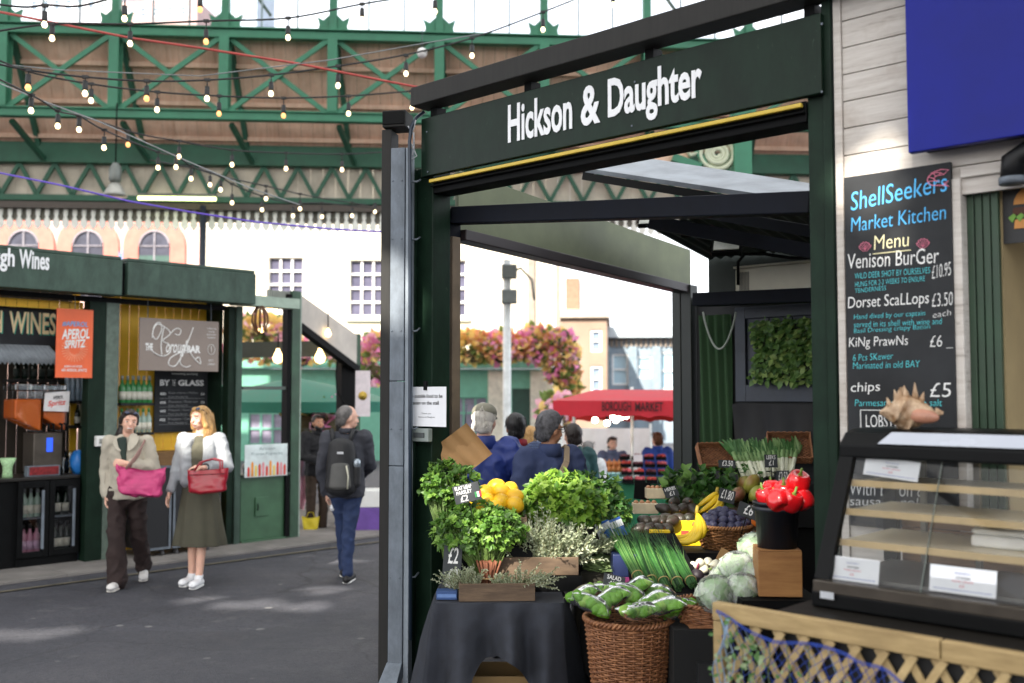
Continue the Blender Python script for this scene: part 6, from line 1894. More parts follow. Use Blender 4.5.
def weave(mb, r0, r1, z0, z1, pitch, n_st, wr, sx=1, sy=1, mi=0, flare=1.0):
    """woven wall: stakes with round weavers passing in front and behind in turn"""
    rad = lambda z: r0 + (r1 - r0) * ((z - z0) / (z1 - z0)) ** flare
    for k in range(n_st):
        a = 2 * PI * k / n_st
        mb.tube([(rad(z) * sx * math.cos(a), rad(z) * sy * math.sin(a), z) for z in [z0 + (z1 - z0) * i / 6 for i in range(7)]], wr * .9, 5, mi)
    z = z0; row = 0
    while z < z1:
        m_ = n_st * 4
        pts = []
        for i in range(m_):
            a = 2 * PI * i / m_
            r = rad(z) + wr * 1.25 * math.cos(n_st * a / 2 * 2 / 2 + row * PI) if n_st % 2 == 0 else rad(z)
            pts.append((r * sx * math.cos(a), r * sy * math.sin(a), z + rnd.uniform(-.0006, .0006)))
        mb.tube(pts, wr * rnd.uniform(.85, 1.1), 5, mi, closed=True)
        z += pitch; row += 1
def rope_rim(mb, r, z, wr, sx=1, sy=1, mi=0, turns=60):
    for ph in (0, PI):
        mb.tube([((r + wr * math.cos(turns * a / 2 + ph)) * sx * math.cos(a), (r + wr * math.cos(turns * a / 2 + ph)) * sy * math.sin(a), z + wr * math.sin(turns * a / 2 + ph)) for a in [2 * PI * i / (turns * 4) for i in range(turns * 4)]], wr * .9, 5, mi, closed=True)
def leaf_cloud(mb, c, rad, n, size, mis, spread=.8, fill=.55, lobes=3, up=.3):
    """leaf sprays through an ellipsoid: most near its surface, each spray has a few leaflets"""
    c = Vector(c)
    for i in range(n):
        while True:
            q = Vector((rnd.uniform(-1, 1), rnd.uniform(-1, 1), rnd.uniform(-1, 1)))
            if fill < q.length < 1: break
        lump = 1 + .22 * noise.noise((q.x * 2.2 + c.x * 7, q.y * 2.2, q.z * 2.2 + c.z * 5))
        p = c + Vector((q.x * rad[0], q.y * rad[1], q.z * rad[2])) * lump
        o = Vector((q.x / rad[0], q.y / rad[1], q.z / rad[2])).normalized()
        d0 = (o + Vector((rnd.uniform(-spread, spread), rnd.uniform(-spread, spread), rnd.uniform(-spread, spread) + up))).normalized()
        nrm = (o + Vector((0, -.3, .8)) + Vector((rnd.uniform(-.5, .5), rnd.uniform(-.5, .5), rnd.uniform(-.5, .5)))).normalized()
        u, v = frame_of(d0, nrm)
        mi = rnd.choice(mis)
        s = size * rnd.uniform(.7, 1.25)
        for k in range(lobes):
            an = (k - (lobes - 1) / 2) * .85
            d = d0 * math.cos(an) + u * math.sin(an)
            mb.leaf(p, d, nrm, s * (1 if k == lobes // 2 else .85), s * .62, mi, .3, rnd.uniform(.05, .4))
def stems(mb, c, base, rad, n, r=.003, mi=0):
    for i in range(n):
        e = Vector(c) + Vector((rnd.uniform(-.7, .7) * rad[0], rnd.uniform(-.7, .7) * rad[1], rnd.uniform(-.4, .6) * rad[2]))
        b = Vector(base) + Vector((rnd.uniform(-.03, .03), rnd.uniform(-.03, .03), 0))
        mb.tube([b, (b + e) / 2 + Vector((0, 0, .02)), e], r, 5, mi)
def cloth_table(name, lab, x0, x1, y0, y1, zt, hem, mat, side=True, amp=.025, waves=5, floor=0.0):
    """table hidden by a cloth: legs and top below, the cloth (a thing of its own) over it"""
    t = thing(name, lab[0], 'table', ((x0 + x1) / 2, (y0 + y1) / 2, 0))
    mb = MB(); mb.b2((x0, y0, zt - .035), (x1, y1, zt - .004)); mb.build('tabletop', DARKW, t, world=True)
    for x in (x0 + .04, x1 - .04):
        for y in (y0 + .04, y1 - .04):
            mb = MB(); mb.b2((x - .02, y - .02, 0), (x + .02, y + .02, zt - .036)); mb.build('leg', DARKW, t, world=True)
    W = x1 - x0
    mb = MB()
    per = [(x0 - .01, y1)] + [(x0 - .012, y1 - (y1 - y0) * i / 8) for i in range(9)] + [(x0 + W * i / 40, y0 - .012) for i in range(41)] + [(x1 + .012, y0 + (y1 - y0) * i / 8) for i in range(9)]
    NP = len(per)
    def skirt(u, v):
        i = min(NP - 1, int(u * (NP - 1) + .5)); x, y = per[i]
        t_ = (x - x0) / W
        drop = zt - hem(t_)
        cx, cy = (x0 + x1) / 2, (y0 + y1) / 2
        w_ = amp * v ** .7 * (1 + math.sin(t_ * waves * 2 * PI + y * 9 + .6 * math.sin(t_ * 9)))
        nx, ny = (0, -1) if abs(y - y0) < .05 else ((-1, 0) if x < cx else (1, 0))
        if abs(y - y0) < .05 and (t_ < .03 or t_ > .97): nx = -.7 if t_ < .5 else .7
        return Vector((x + nx * w_, y + ny * w_, zt + .004 - drop * v - .008 * (1 - (1 - v) ** 6 if v < .2 else 0)))
    skirt0 = skirt
    def skirt(u, v):
        q = skirt0(u, v)
        n = noise.noise((q.x * 9, q.y * 9, q.z * 5)) + .5 * noise.noise((q.x * 24, q.y * 24, q.z * 16))
        return q + Vector((.5 * n, -n, 0)) * .022 * v
    mb.grid(skirt, NP - 1, 22)
    mb.grid(lambda u, v: Vector((x0 - .012 + (W + .024) * u, y0 - .012 + (y1 - y0 + .012) * v, zt + .004 + .003 * noise.noise((u * 9, v * 5, 1)))), 24, 8)
    c = mb.build(name.replace('table', 'cloth') if 'table' in name else name + '_cloth', mat)
    tag(c, lab[1], 'cloth')
    return t
def tray_box(name, lab, loc, w, d, h, mat, rz=0, th=.012, grp=None, cat='tray'):
    t = thing(name, lab, cat, loc, rz, grp)
    mb = MB(); mb.b2((-w / 2, -d / 2, 0), (w / 2, -d / 2 + th, h)); mb.build('front_board', mat, t, .002)
    mb = MB(); mb.b2((-w / 2, d / 2 - th, 0), (w / 2, d / 2, h)); mb.build('back_board', mat, t, .002)
    for s in (-1, 1):
        mb = MB(); a = s * (w / 2 - th / 2); mb.b2((a - th / 2, -d / 2 + th + .001, .001), (a + th / 2, d / 2 - th - .001, h - .004)); mb.build('end_board', mat, t, .002)
    mb = MB(); mb.b2((-w / 2 + th, -d / 2 + th, .002), (w / 2 - th, d / 2 - th, .012)); mb.build('bottom_board', mat, t)
    return t
def slate_tag(lab, px, py, Y, w, h, lines, rot=(-.2, 0, 0), col=0, stick=.12):
    t = thing('price_tag', lab, 'price tag', P(px, py, Y), 0, 'chalked price tags on the produce')
    t.rotation_euler = rot
    mb = MB(); mb.box((0, 0, 0), (w, .004, h)); mb.build('slate', M('slate_card', '#34383b', .7, var=.15, sc=20), t, .001)
    mb = MB()
    n = len(lines)
    for i, (s, hh, u0, u1) in enumerate(lines):
        z1 = h / 2 - h * (sum(l[1] for l in lines[:i]) + .06)
        put_text(mb, s, -w / 2 + w * u0, z1 - h * hh * .78, -w / 2 + w * u1, z1, -.0035, 0, .012, .1)
    mb.build('lettering', CH_W, t)
    if stick:
        mb = MB(); mb.tube([(0, .004, -h / 2 + .01), (0, .004, -h / 2 - stick)], .003, 5); mb.build('stick', BLACKP, t)
    return t
# --- herb table at the left
ZT1 = .735
cloth_table('herb_table', ('small table under the navy cloth at the left stall post', 'frayed navy black cloth hanging in points from the herb table'), P(436, 600, 5.28).x, P(562, 600, 5.28).x, 5.28, 5.95, ZT1,
            lambda u: .50 - .42 * abs(2 * u - 1) ** 1.3 + .025 * math.sin(u * 23), CLOTH, amp=.10, waves=3.0)
t = tray_box('cardboard_box', 'flat brown cardboard box on the floor under the navy cloth', (P(498, 680, 5.4).x, 5.5, .22), .52, .3, .12, M('cardboard', '#8a7048', .8, var=.1), cat='box')
mb = MB(); mb.b2((-.3, -.25, .0), (.3, .25, .02)); o = mb.build('lower_shelf', DARKW); o.location = (P(498, 680, 5.4).x, 5.55, .195); tag(o, 'dark board shelf carrying the flat cardboard box under the herb table', 'shelf')
tr1 = tray_box('herb_tray', 'lower dark wooden tray of thyme at the front edge of the navy cloth', (P(496, 592, 5.36).x, 5.42, ZT1 + .006), .40, .24, .092, CRATEW, R(3), grp='wooden herb trays')
mb = MB(); mb.b2((-.25, -.12, 0), (.25, .12, .085)); o = mb.build('riser_block', BLACKP); o.location = (P(536, 580, 5.65).x, 5.68, ZT1 + .006); tag(o, 'low black riser block under the upper herb tray', 'block')
tr2 = tray_box('herb_tray', 'upper dark wooden tray of rosemary raised behind the lower one', (P(535, 567, 5.62).x, 5.68, ZT1 + .093), .475, .22, .098, CRATEW, R(1), grp='wooden herb trays')
SPR = [leafm('thyme_grey_green', '#bcc5a6', '#a0ad8a'), leafm('thyme_pale', '#d6dcc4', '#bec8aa'), leafm('thyme_dark', '#84916e')]
STW = M('herb_stem', '#7b7350', .7)
def sprigs(lab, name, base, n, L, lean, spread, need=.011, cat='herbs', dens=46):
    t = thing(name, lab, cat, base, 0, 'bunches of woody herbs in the trays')
    ml, ms = MB(), MB()
    for i in range(n):
        b = Vector((rnd.uniform(-.06, .06), rnd.uniform(-.04, .04), 0))
        d = Vector((lean[0] + rnd.gauss(0, spread), lean[1] + rnd.gauss(0, spread * .7), 1 + rnd.gauss(0, .2) + lean[2]))
        d.normalize()
        l = L * rnd.uniform(.65, 1.15)
        sag = Vector((d.x * .2, d.y * .2, -.25 * rnd.random()))
        pts = [b + d * l * t_ + sag * l * t_ * t_ for t_ in [k / 6 for k in range(7)]]
        ms.tube(pts, [.0022, .002, .0019, .0017, .0014, .0011, .0007], 4)
        for k in range(dens):
            f = .12 + .88 * k / dens
            j = min(5, int(f * 6)); q = pts[j].lerp(pts[j + 1], f * 6 - j)
            dd = (pts[j + 1] - pts[j]).normalized()
            o = Vector((rnd.uniform(-1, 1), rnd.uniform(-1, 1), rnd.uniform(-1, 1)))
            ml.leaf(q, dd * .7 + o * .7, o.cross(dd) + Vector((0, 0, .01)), need * rnd.uniform(.9, 1.6), need * .5, rnd.choice((0, 0, 1, 1, 2)), .1, .1)
    ml.build('needles', SPR, t); ms.build('stem', STW, t)
    return t
sprigs('grey green thyme bunch at the left end of the lower herb tray', 'thyme_bunch', (P(466, 585, 5.4).x, 5.42, ZT1 + .03), 70, .15, (-.15, -.1, 0), .45, .010)
sprigs('small dark thyme bunch in the middle of the lower herb tray', 'thyme_bunch', (P(505, 585, 5.38).x, 5.4, ZT1 + .05), 40, .085, (0, -.2, 0), .25, .010)
sprigs('thyme bunch trailing over the right end of the lower herb tray', 'thyme_bunch', (P(528, 590, 5.38).x, 5.38, ZT1 + .07), 44, .14, (.5, -.35, -.4), .35, .010)
sprigs('rosemary bunch leaning left across the upper herb tray', 'rosemary_bunch', (P(520, 560, 5.66).x, 5.66, ZT1 + .12), 64, .28, (-1.0, -.15, -.1), .35, .018)
sprigs('tall upright rosemary bunch in the middle of the upper herb tray', 'rosemary_bunch', (P(546, 560, 5.66).x, 5.68, ZT1 + .12), 76, .31, (-.3, -.15, 0), .36, .018)
sprigs('rosemary bunch at the right end of the upper herb tray', 'rosemary_bunch', (P(563, 560, 5.66).x, 5.66, ZT1 + .12), 60, .25, (.35, -.15, 0), .34, .018)
sprigs('pale sage bunch hanging behind the upper herb tray by the black bucket', 'sage_bunch', (P(603, 552, 5.9).x, 5.9, .90), 40, .13, (.1, -.4, 0), .5, .02)
PAR = [leafm('parsley_green', '#66923a', '#4c7428'), leafm('parsley_light', '#92b952', '#759e3e'), leafm('parsley_dark', '#3f6224'), leafm('parsley_stem_green', '#8aa85c')]
def herb(name, lab, parts, base, leaf_n, mats, size, cat='herbs', lobes=3, st=40, grp=None, up=.3, mis=(0, 0, 1, 2)):
    t = thing(name, lab, cat, base, 0, grp)
    mb, ms = MB(), MB()
    for (c, rad, n) in parts:
        leaf_cloud(mb, c, rad, int(n * leaf_n), size, mis, lobes=lobes, up=up)
        stems(ms, c, base, rad, st)
    mb.build('leaves', mats, t, world=True); ms.build('stem', mats[-1], t, world=True)
    return t
b0 = (P(452, 545, 5.75).x, 5.75, .78)
herb('parsley_bunch', 'tall bunch of flat parsley growing up against the green stall post', [(P(450, 484, 5.75), (.15, .13, .13), 260), (P(433, 490, 5.72), (.07, .08, .07), 60), (P(466, 505, 5.78), (.12, .1, .09), 120)], b0, 1, PAR, .042, grp='bunches of leafy herbs')
b1 = (P(486, 560, 5.55).x, 5.55, ZT1 + .02)
herb('parsley_heap', 'wide spilling heap of curly parsley behind the herb trays', [(P(460, 533, 5.55), (.15, .13, .12), 330), (P(498, 528, 5.52), (.15, .12, .105), 330), (P(478, 514, 5.6), (.14, .1, .07), 160)], b1, 1, PAR, .036, grp='bunches of leafy herbs')
t = thing('twine_bundle', 'reddish brown bundle of stalks tied below the parsley heap', 'bundle', (P(488, 565, 5.5).x, 5.5, ZT1 + .015))
mb = MB()
for i in range(22):
    a = rnd.random() * 6.28; r = rnd.random() * .05
    mb.tube([(r * math.cos(a), r * math.sin(a), 0), (r * .8 * math.cos(a), r * .8 * math.sin(a), .08), (r * 1.5 * math.cos(a), r * 1.5 * math.sin(a), .17)], .007, 5)
mb.build('stalks', M('stalk_brown', '#7a4a34', .8, var=.3, sc=20), t)
mb = MB(); mb.tube([(.052 * math.cos(a), .052 * math.sin(a), .08) for a in [2 * PI * k / 16 for k in range(16)]], .004, 5, closed=True); mb.build('tie', M('twine', '#b99a6a', .8), t)
CEL = [leafm('celery_yellow_green', '#87ae3c', '#6c9432'), leafm('celery_light', '#a8c757', '#8cb048'), leafm('celery_green', '#55802c'), leafm('celery_stem', '#a3bd70')]
b2 = (P(560, 535, 5.9).x, 5.95, .98)
herb('celery_bunch', 'big bright yellow green celery heap filling the black buckets', [(P(545, 503, 5.9), (.14, .13, .13), 240), (P(575, 505, 5.88), (.16, .13, .14), 290), (P(558, 488, 6.0), (.17, .13, .09), 170)], b2, 1.35, CEL, .05, grp='bunches of leafy herbs')
DIL = [leafm('coriander_green', '#5f8f3e', '#477632'), leafm('coriander_light', '#86b04f'), leafm('coriander_dark', '#34592a'), leafm('coriander_stem', '#8fae66')]
herb('coriander_bunch', 'darker green coriander bunch right behind the bright celery heap', [(P(592, 490, 6.3), (.19, .12, .11), 200), (P(612, 512, 6.2), (.14, .1, .1), 170)], (P(603, 540, 6.2).x, 6.2, .93), 1, DIL, .04, grp='bunches of leafy herbs')
def bucket(lab, c, r0, r1, h, mat, grp=None):
    t = thing('bucket', lab, 'bucket', c, 0, grp)
    mb = MB(); mb.lathe((0, 0, 0), [(r0, 0), (r1, h), (r1 + .008, h), (r1 + .008, h + .012), (r1 - .004, h + .012), (r0 - .008, .01), (.001, .01)], 28); mb.build('tub', mat, t)
    mb = MB(); mb.lathe((0, 0, 0), [(r1 + .009, h - .03), (r1 + .012, h - .028), (r1 + .012, h - .012), (r1 + .009, h - .01)], 28); mb.build('rim', mat, t)
    return t
BKT = M('black_bucket_plastic', '#222120', .45, var=.2, sc=10)
bucket('black plastic bucket of celery, the left one of the two', (P(534, 545, 5.95).x, 5.98, .80), .085, .11, .26, BKT, 'black buckets of celery')
bucket('black plastic bucket of celery, the right one of the two', (P(567, 545, 5.9).x, 5.9, .80), .09, .118, .28, BKT, 'black buckets of celery')
bucket('dark grey bucket under the coriander bunch', (P(597, 550, 6.1).x, 6.15, .80), .09, .11, .22, M('grey_bucket', '#3a3a3c', .5))
slate_tag('dark chalk slate with two prices leaning below the parsley', 452, 568, 5.46, .10, .25, [('£2', .45, .25, .8), ('£2', .5, .2, .85)], (-.12, .06, .05), stick=0)
o = thing('blue_carton', 'small flat blue carton at the left front corner of the navy cloth', 'box', (P(447, 592, 5.36).x, 5.37, ZT1 + .008))
mb = MB(); mb.b2((-.055, -.04, 0), (.055, .04, .045)); mb.build('carton', M('carton_blue', '#2f4a7a', .6), o, .002)
mb = MB(); mb.b2((-.05, -.0415, .012), (.05, -.0402, .03)); mb.build('band', M('carton_pale_band', '#5f7db0', .6), o)
slate_tag('chalked slate for flat leaf parsley with tiny flag stuck in the parsley', 467, 493, 5.5, .145, .10, [('FLAT LEAF', .26, .08, .72), ('PARSLEY', .26, .1, .7), ('£2', .45, .2, .5)], (-.25, -.22, .1))
fl = MB()
for i, x in enumerate((.04, .052, .064)):
    fl.b2((x, -.005, -.035), (x + .012, -.0036, -.005), i)
fl.build('flag_print', [M('flag_green', '#2f8a4a'), WHITE, M('flag_red', '#c0343a')], [o for o in bpy.data.objects if o.get('label', '').startswith('chalked slate for flat')][0])
LEM = M('lemon_skin', '#e0b01e', .42, var=.08, sc=14, bump=.12, bsc=160, sss=.1)
lp = None
LWD = ['top left', 'top middle', 'top right', 'front left', 'front middle', 'front right', 'far left', 'rear middle', 'low middle', 'low left', 'rear right']
for i, (px, py, Y) in enumerate(((486, 493, 5.75), (502, 492, 5.76), (514, 497, 5.74), (487, 501, 5.68), (501, 502, 5.67), (515, 505, 5.66), (477, 504, 5.7), (496, 487, 5.85), (493, 509, 5.62), (482, 511, 5.62), (510, 490, 5.86))):
    lab = LWD[i] + ' of the large yellow lemons heaped behind the parsley'
    if lp is None:
        lp = o = thing('lemon', lab, 'lemon', (0, 0, 0), 0, 'lemons heaped behind the parsley')
        mb = MB(); mb.lathe((0, 0, 0), [(.001, -.066), (.012, -.06), (.03, -.048), (.045, -.022), (.049, 0), (.045, .022), (.03, .046), (.012, .056), (.001, .058)], 18); mb.build('peel', LEM, o)
        mb = MB(); mb.ell((0, 0, -.066), (.006, .006, .003), 8); mb.build('stalk_scar', M('scar_green', '#7b7a3a', .8), o)
    else:
        o = dup(lp, label=lab)
    o.location = P(px, py, Y); o.rotation_euler = (rnd.uniform(1.1, 2), rnd.uniform(-.5, .5), rnd.uniform(-1.8, 1.8))
t = tray_box('lemon_crate', 'shallow crate holding the yellow lemons behind the parsley', (P(497, 520, 5.75).x, 5.76, 1.02), .34, .3, .12, CRATEW, cat='crate')
mb = MB(); mb.b2((-.2, -.2, 0), (.2, .2, .27)); o = mb.build('crate_stand', BLACKP); o.location = (P(497, 520, 5.75).x, 5.8, ZT1 + .01); tag(o, 'black block raising the lemon crate at the back of the herb table', 'block')
t = thing('paper_bags', 'flat sheaf of brown paper bags hung cornerwise behind the parsley', 'paper bags', P(462, 449, 6.02))
q = [P(*p, 6.02) - t.location for p in ((465, 424), (491, 455), (461, 478), (428, 452))]
for k in range(3):
    mb = MB(); off = Vector((.004 * k, .008 * k, .003 * k))
    cc = sum(q, Vector()) / 4
    def sh(u, v, off=off, k=k):
        p = q[0] * (1 - u) * (1 - v) + q[1] * u * (1 - v) + q[2] * u * v + q[3] * (1 - u) * v
        return p + off + Vector((0, .02 * math.sin(u * 3 + k) * math.sin(v * 3) + .006 * math.sin(v * 20), 0))
    mb.grid(sh, 14, 14); mb.build('bag', KRAFT, t)
mb = MB(); mb.tube([q[0] + Vector((0, .02, -.01)), q[0] + Vector((.01, .05, .12))], .004, 5); mb.build('hook', STEEL, t)
# --- tall wicker basket of bagged greens
bc = (P(629, 640, 5.08).x, 5.1, 0.0)
t = thing('wicker_basket', 'tall tapered brown wicker basket standing on the ground full of bagged greens', 'basket', bc)
mb = MB(); weave(mb, .145, .215, .02, .69, .0115, 28, .0052); mb.build('woven_wall', WICK, t)
mb = MB(); rope_rim(mb, .218, .70, .009); mb.build('rim', WICK, t)
mb = MB(); rope_rim(mb, .178, .34, .007); mb.build('waist_band', WICK, t)
mb = MB(); mb.lathe((0, 0, .02), [(.001, 0), (.14, 0), (.14, .01), (.001, .01)], 24); mb.build('base', WICK, t)
SAL = [leafm('salad_green', '#7fb83a', '#5f982c'), leafm('salad_light', '#a9d062', '#8aba48'), leafm('salad_dark', '#3f6f26')]
BWD = ['far left', 'left', 'left of centre', 'centre front', 'centre', 'right of centre', 'right', 'far right', 'back left', 'back right', 'topmost']
for i, (px, py, Y, rx, rz_, an) in enumerate(((583, 590, 5.1, .075, .03, -.1), (592, 599, 4.98, .08, .032, .5), (610, 594, 5.05, .085, .035, -.3), (640, 606, 4.9, .1, .03, .12), (628, 590, 5.1, .085, .04, .5), (652, 598, 5.0, .09, .035, -.2), (664, 601, 4.93, .085, .028, -.15), (679, 604, 5.0, .07, .026, -.35), (606, 586, 5.2, .08, .03, .2), (655, 588, 5.2, .08, .035, .1), (635, 583, 5.15, .075, .032, -.4))):
    py += 5
    t = thing('salad_bag', BWD[i] + ' clear bag of green leaves heaped on the tall wicker basket', 'bag of greens', P(px, py, Y), 0, 'bags of greens on the tall basket')
    t.rotation_euler = (rnd.uniform(-.2, .3), an, rnd.uniform(-.7, .7))
    mb = MB()
    for q_ in range(11):
        u_ = -.85 + 1.7 * q_ / 10
        mb.ell((1.12 * rx * u_, rnd.uniform(-.012, .012), rnd.uniform(-.2, .2) * rz_), (rx * .38, .042 * math.sqrt(1 - u_ * u_ * .6), rz_ * .95 * math.sqrt(1 - u_ * u_ * .6)), 14, (rnd.uniform(-1, 1), rnd.uniform(-.6, .6), rnd.uniform(-1, 1)), rnd.choice((0, 0, 1)), lambda a, z: 1 + .16 * math.sin(a * 3 + z * 4))
    mb.build('leaf_core', SAL, t)
    mb = MB()
    def bag(u, v):
        x = -1 + 2 * u; a = 2 * PI * v
        e = (1 - abs(x) ** 3.2)
        w = .75 + .25 * e
        return Vector((rx * 1.3 * x, (.058 * w) * math.cos(a) * (1 + .08 * math.sin(9 * u + 3 * a)), rz_ * 1.3 * e * math.sin(a) + .003 * math.sin(a) + .008 * math.sin(x * 3)))
    mb.grid(bag, 22, 26); mb.build('film', FILM, t)
slate_tag('grey printed price tag leaning at the back of the bagged greens', 614, 583, 5.2, .115, .085, [('SALAD', .35, .15, .8), ('£1.50', .5, .25, .85)], (-.5, .25, .1))
# --- middle tables
cloth_table('front_table', ('low table under the black cloth behind the tall wicker basket', 'black cloth hanging to the floor behind the tall wicker basket'), P(668, 600, 5.5).x - .42, P(735, 600, 5.5).x, 5.45, 6.0, .745, lambda u: .3 + .05 * math.sin(u * 14), CLOTH2, waves=6)
cloth_table('stand_table', ('narrow stand under the olive cloth beside the bean heap', 'olive black cloth over the stand beside the upper herb tray'), P(578, 560, 5.85).x, P(618, 560, 5.85).x, 5.8, 6.3, .795, lambda u: .2, OLIVE, waves=3, amp=.012)
cloth_table('fruit_table', ('long table under the black cloth carrying bananas and plums', 'black cloth hanging below the bananas and plum basket'), P(622, 545, 6.2).x, P(765, 545, 6.2).x + .05, 6.12, 7.0, .862, lambda u: .25, CLOTH2, waves=6, amp=.02)
mb = MB(); mb.b2((-.35, -.25, 0), (.35, .25, .5)); o = mb.build('black_crate', M('crate_black_plastic', '#1d1e20', .5)); o.location = (P(722, 640, 4.7).x + .1, 4.95, 0); o.scale = (.55, .6, 1.1); tag(o, 'black plastic crate on the floor at the end of the trellis counter', 'crate')
t = thing('bean_heap', 'loose heap of thin pale green beans on the olive cloth', 'beans', (P(605, 548, 5.95).x, 5.95, .80)); t['kind'] = 'stuff'
mb = MB()
for i in range(170):
    a = rnd.uniform(-.7, .9); L = rnd.uniform(.05, .08)
    c = Vector((rnd.gauss(0, .05), rnd.gauss(-.03, .05), 0)); c.z = .05 - c.length_squared * 9 + rnd.uniform(-.006, .02)
    if c.z < .008: c.z = .008
    d = Vector((math.cos(a), math.sin(a) * .5 - .2, rnd.uniform(-.5, .3))).normalized() * L
    mb.tube([c - d, c + Vector((0, 0, .008)), c + d], [.0025, .0042, .002], 5, rnd.choice((0, 0, 1)))
o = mb.build('bean_pods', [leafm('bean_green', '#a5bb83', '#82a062'), leafm('bean_dark', '#6f8a50')], t); o['kind'] = 'stuff'
for i, (px, py, rz_, ry) in enumerate(((606, 534, -.3, -.45), (618, 531, .15, -.35))):
    t = thing('blue_packet', ('left', 'right')[i] + ' of two tilted blue and white packets beside the chives', 'packet', P(px, py, 6.0), 0, 'blue packets beside the chives'); t.rotation_euler = (-.3, ry, rz_)
    mb = MB(); mb.box((0, 0, 0), (.085, .03, .15)); mb.build('carton', M('packet_blue', '#2b63b8', .45, var=.1), t, .004)
    mb = MB(); mb.b2((-.044, -.0165, .02), (.044, -.0152, .06)); mb.b2((-.0445, -.016, -.075), (-.03, .016, .075)); mb.build('white_panel', M('packet_white', '#dfe3e6', .5), t)
t = thing('blue_crate', 'dark blue plastic crate with a magenta strip behind the chives', 'crate', (P(628, 565, 5.75).x, 5.78, .75))
mb = MB(); mb.b2((-.09, -.08, .045), (.09, .1, .17)); mb.build('crate_shell', M('crate_navy', '#1f2b52', .45), t, .004)
mb = MB(); mb.b2((-.1, -.085, .001), (.1, .1, .044)); mb.build('magenta_strip', M('crate_magenta', '#9c3f7a', .5), t)
mb = MB(); o = mb
o.add([(P(640, 588, 5.5).x, 5.47, .75), (P(706, 588, 5.5).x, 5.47, .75), (P(700, 588, 5.5).x, 6.0, .75), (P(625, 588, 5.5).x, 6.0, .75), (P(640, 588, 5.5).x, 5.48, .77), (P(706, 588, 5.5).x, 5.48, .77), (P(690, 588, 5.5).x, 6.0, 1.0), (P(620, 588, 5.5).x, 6.0, 1.0)], [(3, 2, 1, 0), (4, 5, 6, 7), (0, 1, 5, 4), (1, 2, 6, 5), (2, 3, 7, 6), (3, 0, 4, 7)])
o = mb.build('sloped_stand', BLACKP); tag(o, 'black sloping stand under the bundles of chives', 'stand')
CHM = [leafm('chive_green', '#4f8a45', '#386a33'), leafm('chive_light', '#7aa95f'), leafm('chive_dark', '#2e5830')]
for i, ((bx, by), (tx, ty)) in enumerate((((641, 582), (612, 528)), ((654, 587), (629, 529)), ((667, 588), (640, 534)), ((680, 588), (655, 536)), ((694, 586), (668, 543)))):
    B, T_ = P(bx, by, 5.45 + .01 * (i % 2)), P(tx, ty, 5.92)
    t = thing('chive_bundle', ('first', 'second', 'third', 'fourth', 'fifth')[i] + ' bundle from the left of long green chives laid on the slope', 'chives', B, 0, 'bundles of chives')
    mb = MB()
    ax = (T_ - B); u, v = frame_of(ax)
    for k in range(75):
        a = rnd.random() * 6.28; r = math.sqrt(rnd.random())
        o0 = (u * math.cos(a) + v * math.sin(a)) * r
        L = rnd.uniform(.75, 1.12)
        pts = [o0 * .026, o0 * .03 + ax * .35 * L, o0 * .036 + ax * .7 * L + Vector((0, 0, .006)), o0 * .055 + ax * L + Vector((rnd.uniform(-.02, .02), 0, rnd.uniform(-.02, .015)))]
        mb.tube(pts, [.0028, .0028, .0024, .0008], 4, rnd.choice((0, 0, 0, 1, 2)))
    mb.build('blades', CHM, t)
    mb = MB(); mb.tube([ax * .12 + (u * math.cos(a) + v * math.sin(a)) * .031 for a in [2 * PI * k / 14 for k in range(14)]], .003, 5, closed=True); mb.build('band', M('rubber_band', '#b9a76a', .6), t)
AVO = M('avocado_skin', '#2b2f22', .4, var=.3, sc=20, bump=.25, bsc=110, c2='#3a2a26')
ap = None; zF = .868
k = 0
for row, (n, xa, xb, py, Y) in enumerate(((4, 640, 667, 529, 6.22), (4, 645, 672, 521, 6.34), (3, 668, 690, 519, 6.42), (4, 664, 692, 509, 6.55), (2, 674, 688, 503, 6.6))):
    for i in range(n):
        px = xa + (xb - xa) * i / (n - 1)
        lab = 'dark avocado, %s from left in the %s row of the heap beside the bananas' % (('first', 'second', 'third', 'fourth')[i], ('front left', 'second left', 'front right', 'rear', 'topmost rear')[row])
        if ap is None:
            ap = o = thing('avocado', lab, 'avocado', (0, 0, 0), 0, 'avocados beside the bananas')
            mb = MB(); mb.lathe((0, 0, 0), [(.001, -.05), (.022, -.045), (.036, -.022), (.037, 0), (.03, .025), (.02, .045), (.01, .055), (.001, .057)], 16); mb.build('skin', AVO, o)
            mb = MB(); mb.ell((0, 0, .057), (.005, .005, .004), 8); mb.build('stalk', M('stalk_brown', '#7a4a34'), o)
        else: o = dup(ap, label=lab)
        o.location = P(px, py, Y); o.rotation_euler = (rnd.uniform(1.2, 1.9), 0, rnd.uniform(0, 6)); o.scale = (1.05,) * 3
for i, (px, py, Y, w, h, d, lab) in enumerate(((659, 530, 6.18, .12, .13, .12, 'bright yellow carton below the avocado heap, left of the front bananas'), (690, 520, 6.45, .22, .16, .15, 'bright yellow carton standing behind the front bananas'))):
    c = P(px, py, Y)
    t = thing('yellow_carton', lab, 'box', (c.x, c.y, zF), 0, 'yellow fruit cartons')
    mb = MB(); mb.b2((-w / 2, -d / 2, 0), (w / 2, d / 2, h)); mb.build('carton', M('carton_yellow', '#e8c517', .5, var=.06), t, .003)
    mb = MB(); mb.b2((-w * .32, -d / 2 - .002, h * .35), (-w * .1, -d / 2 - .0006, h * .6)); mb.build('printed_patch', M('patch_red', '#cf4a3a', .5), t)
BAN = M('banana_skin', '#e8c423', .45, var=.07, sc=16, c2='#cfae1c')
BANT = M('banana_tip', '#5b4a24', .7)
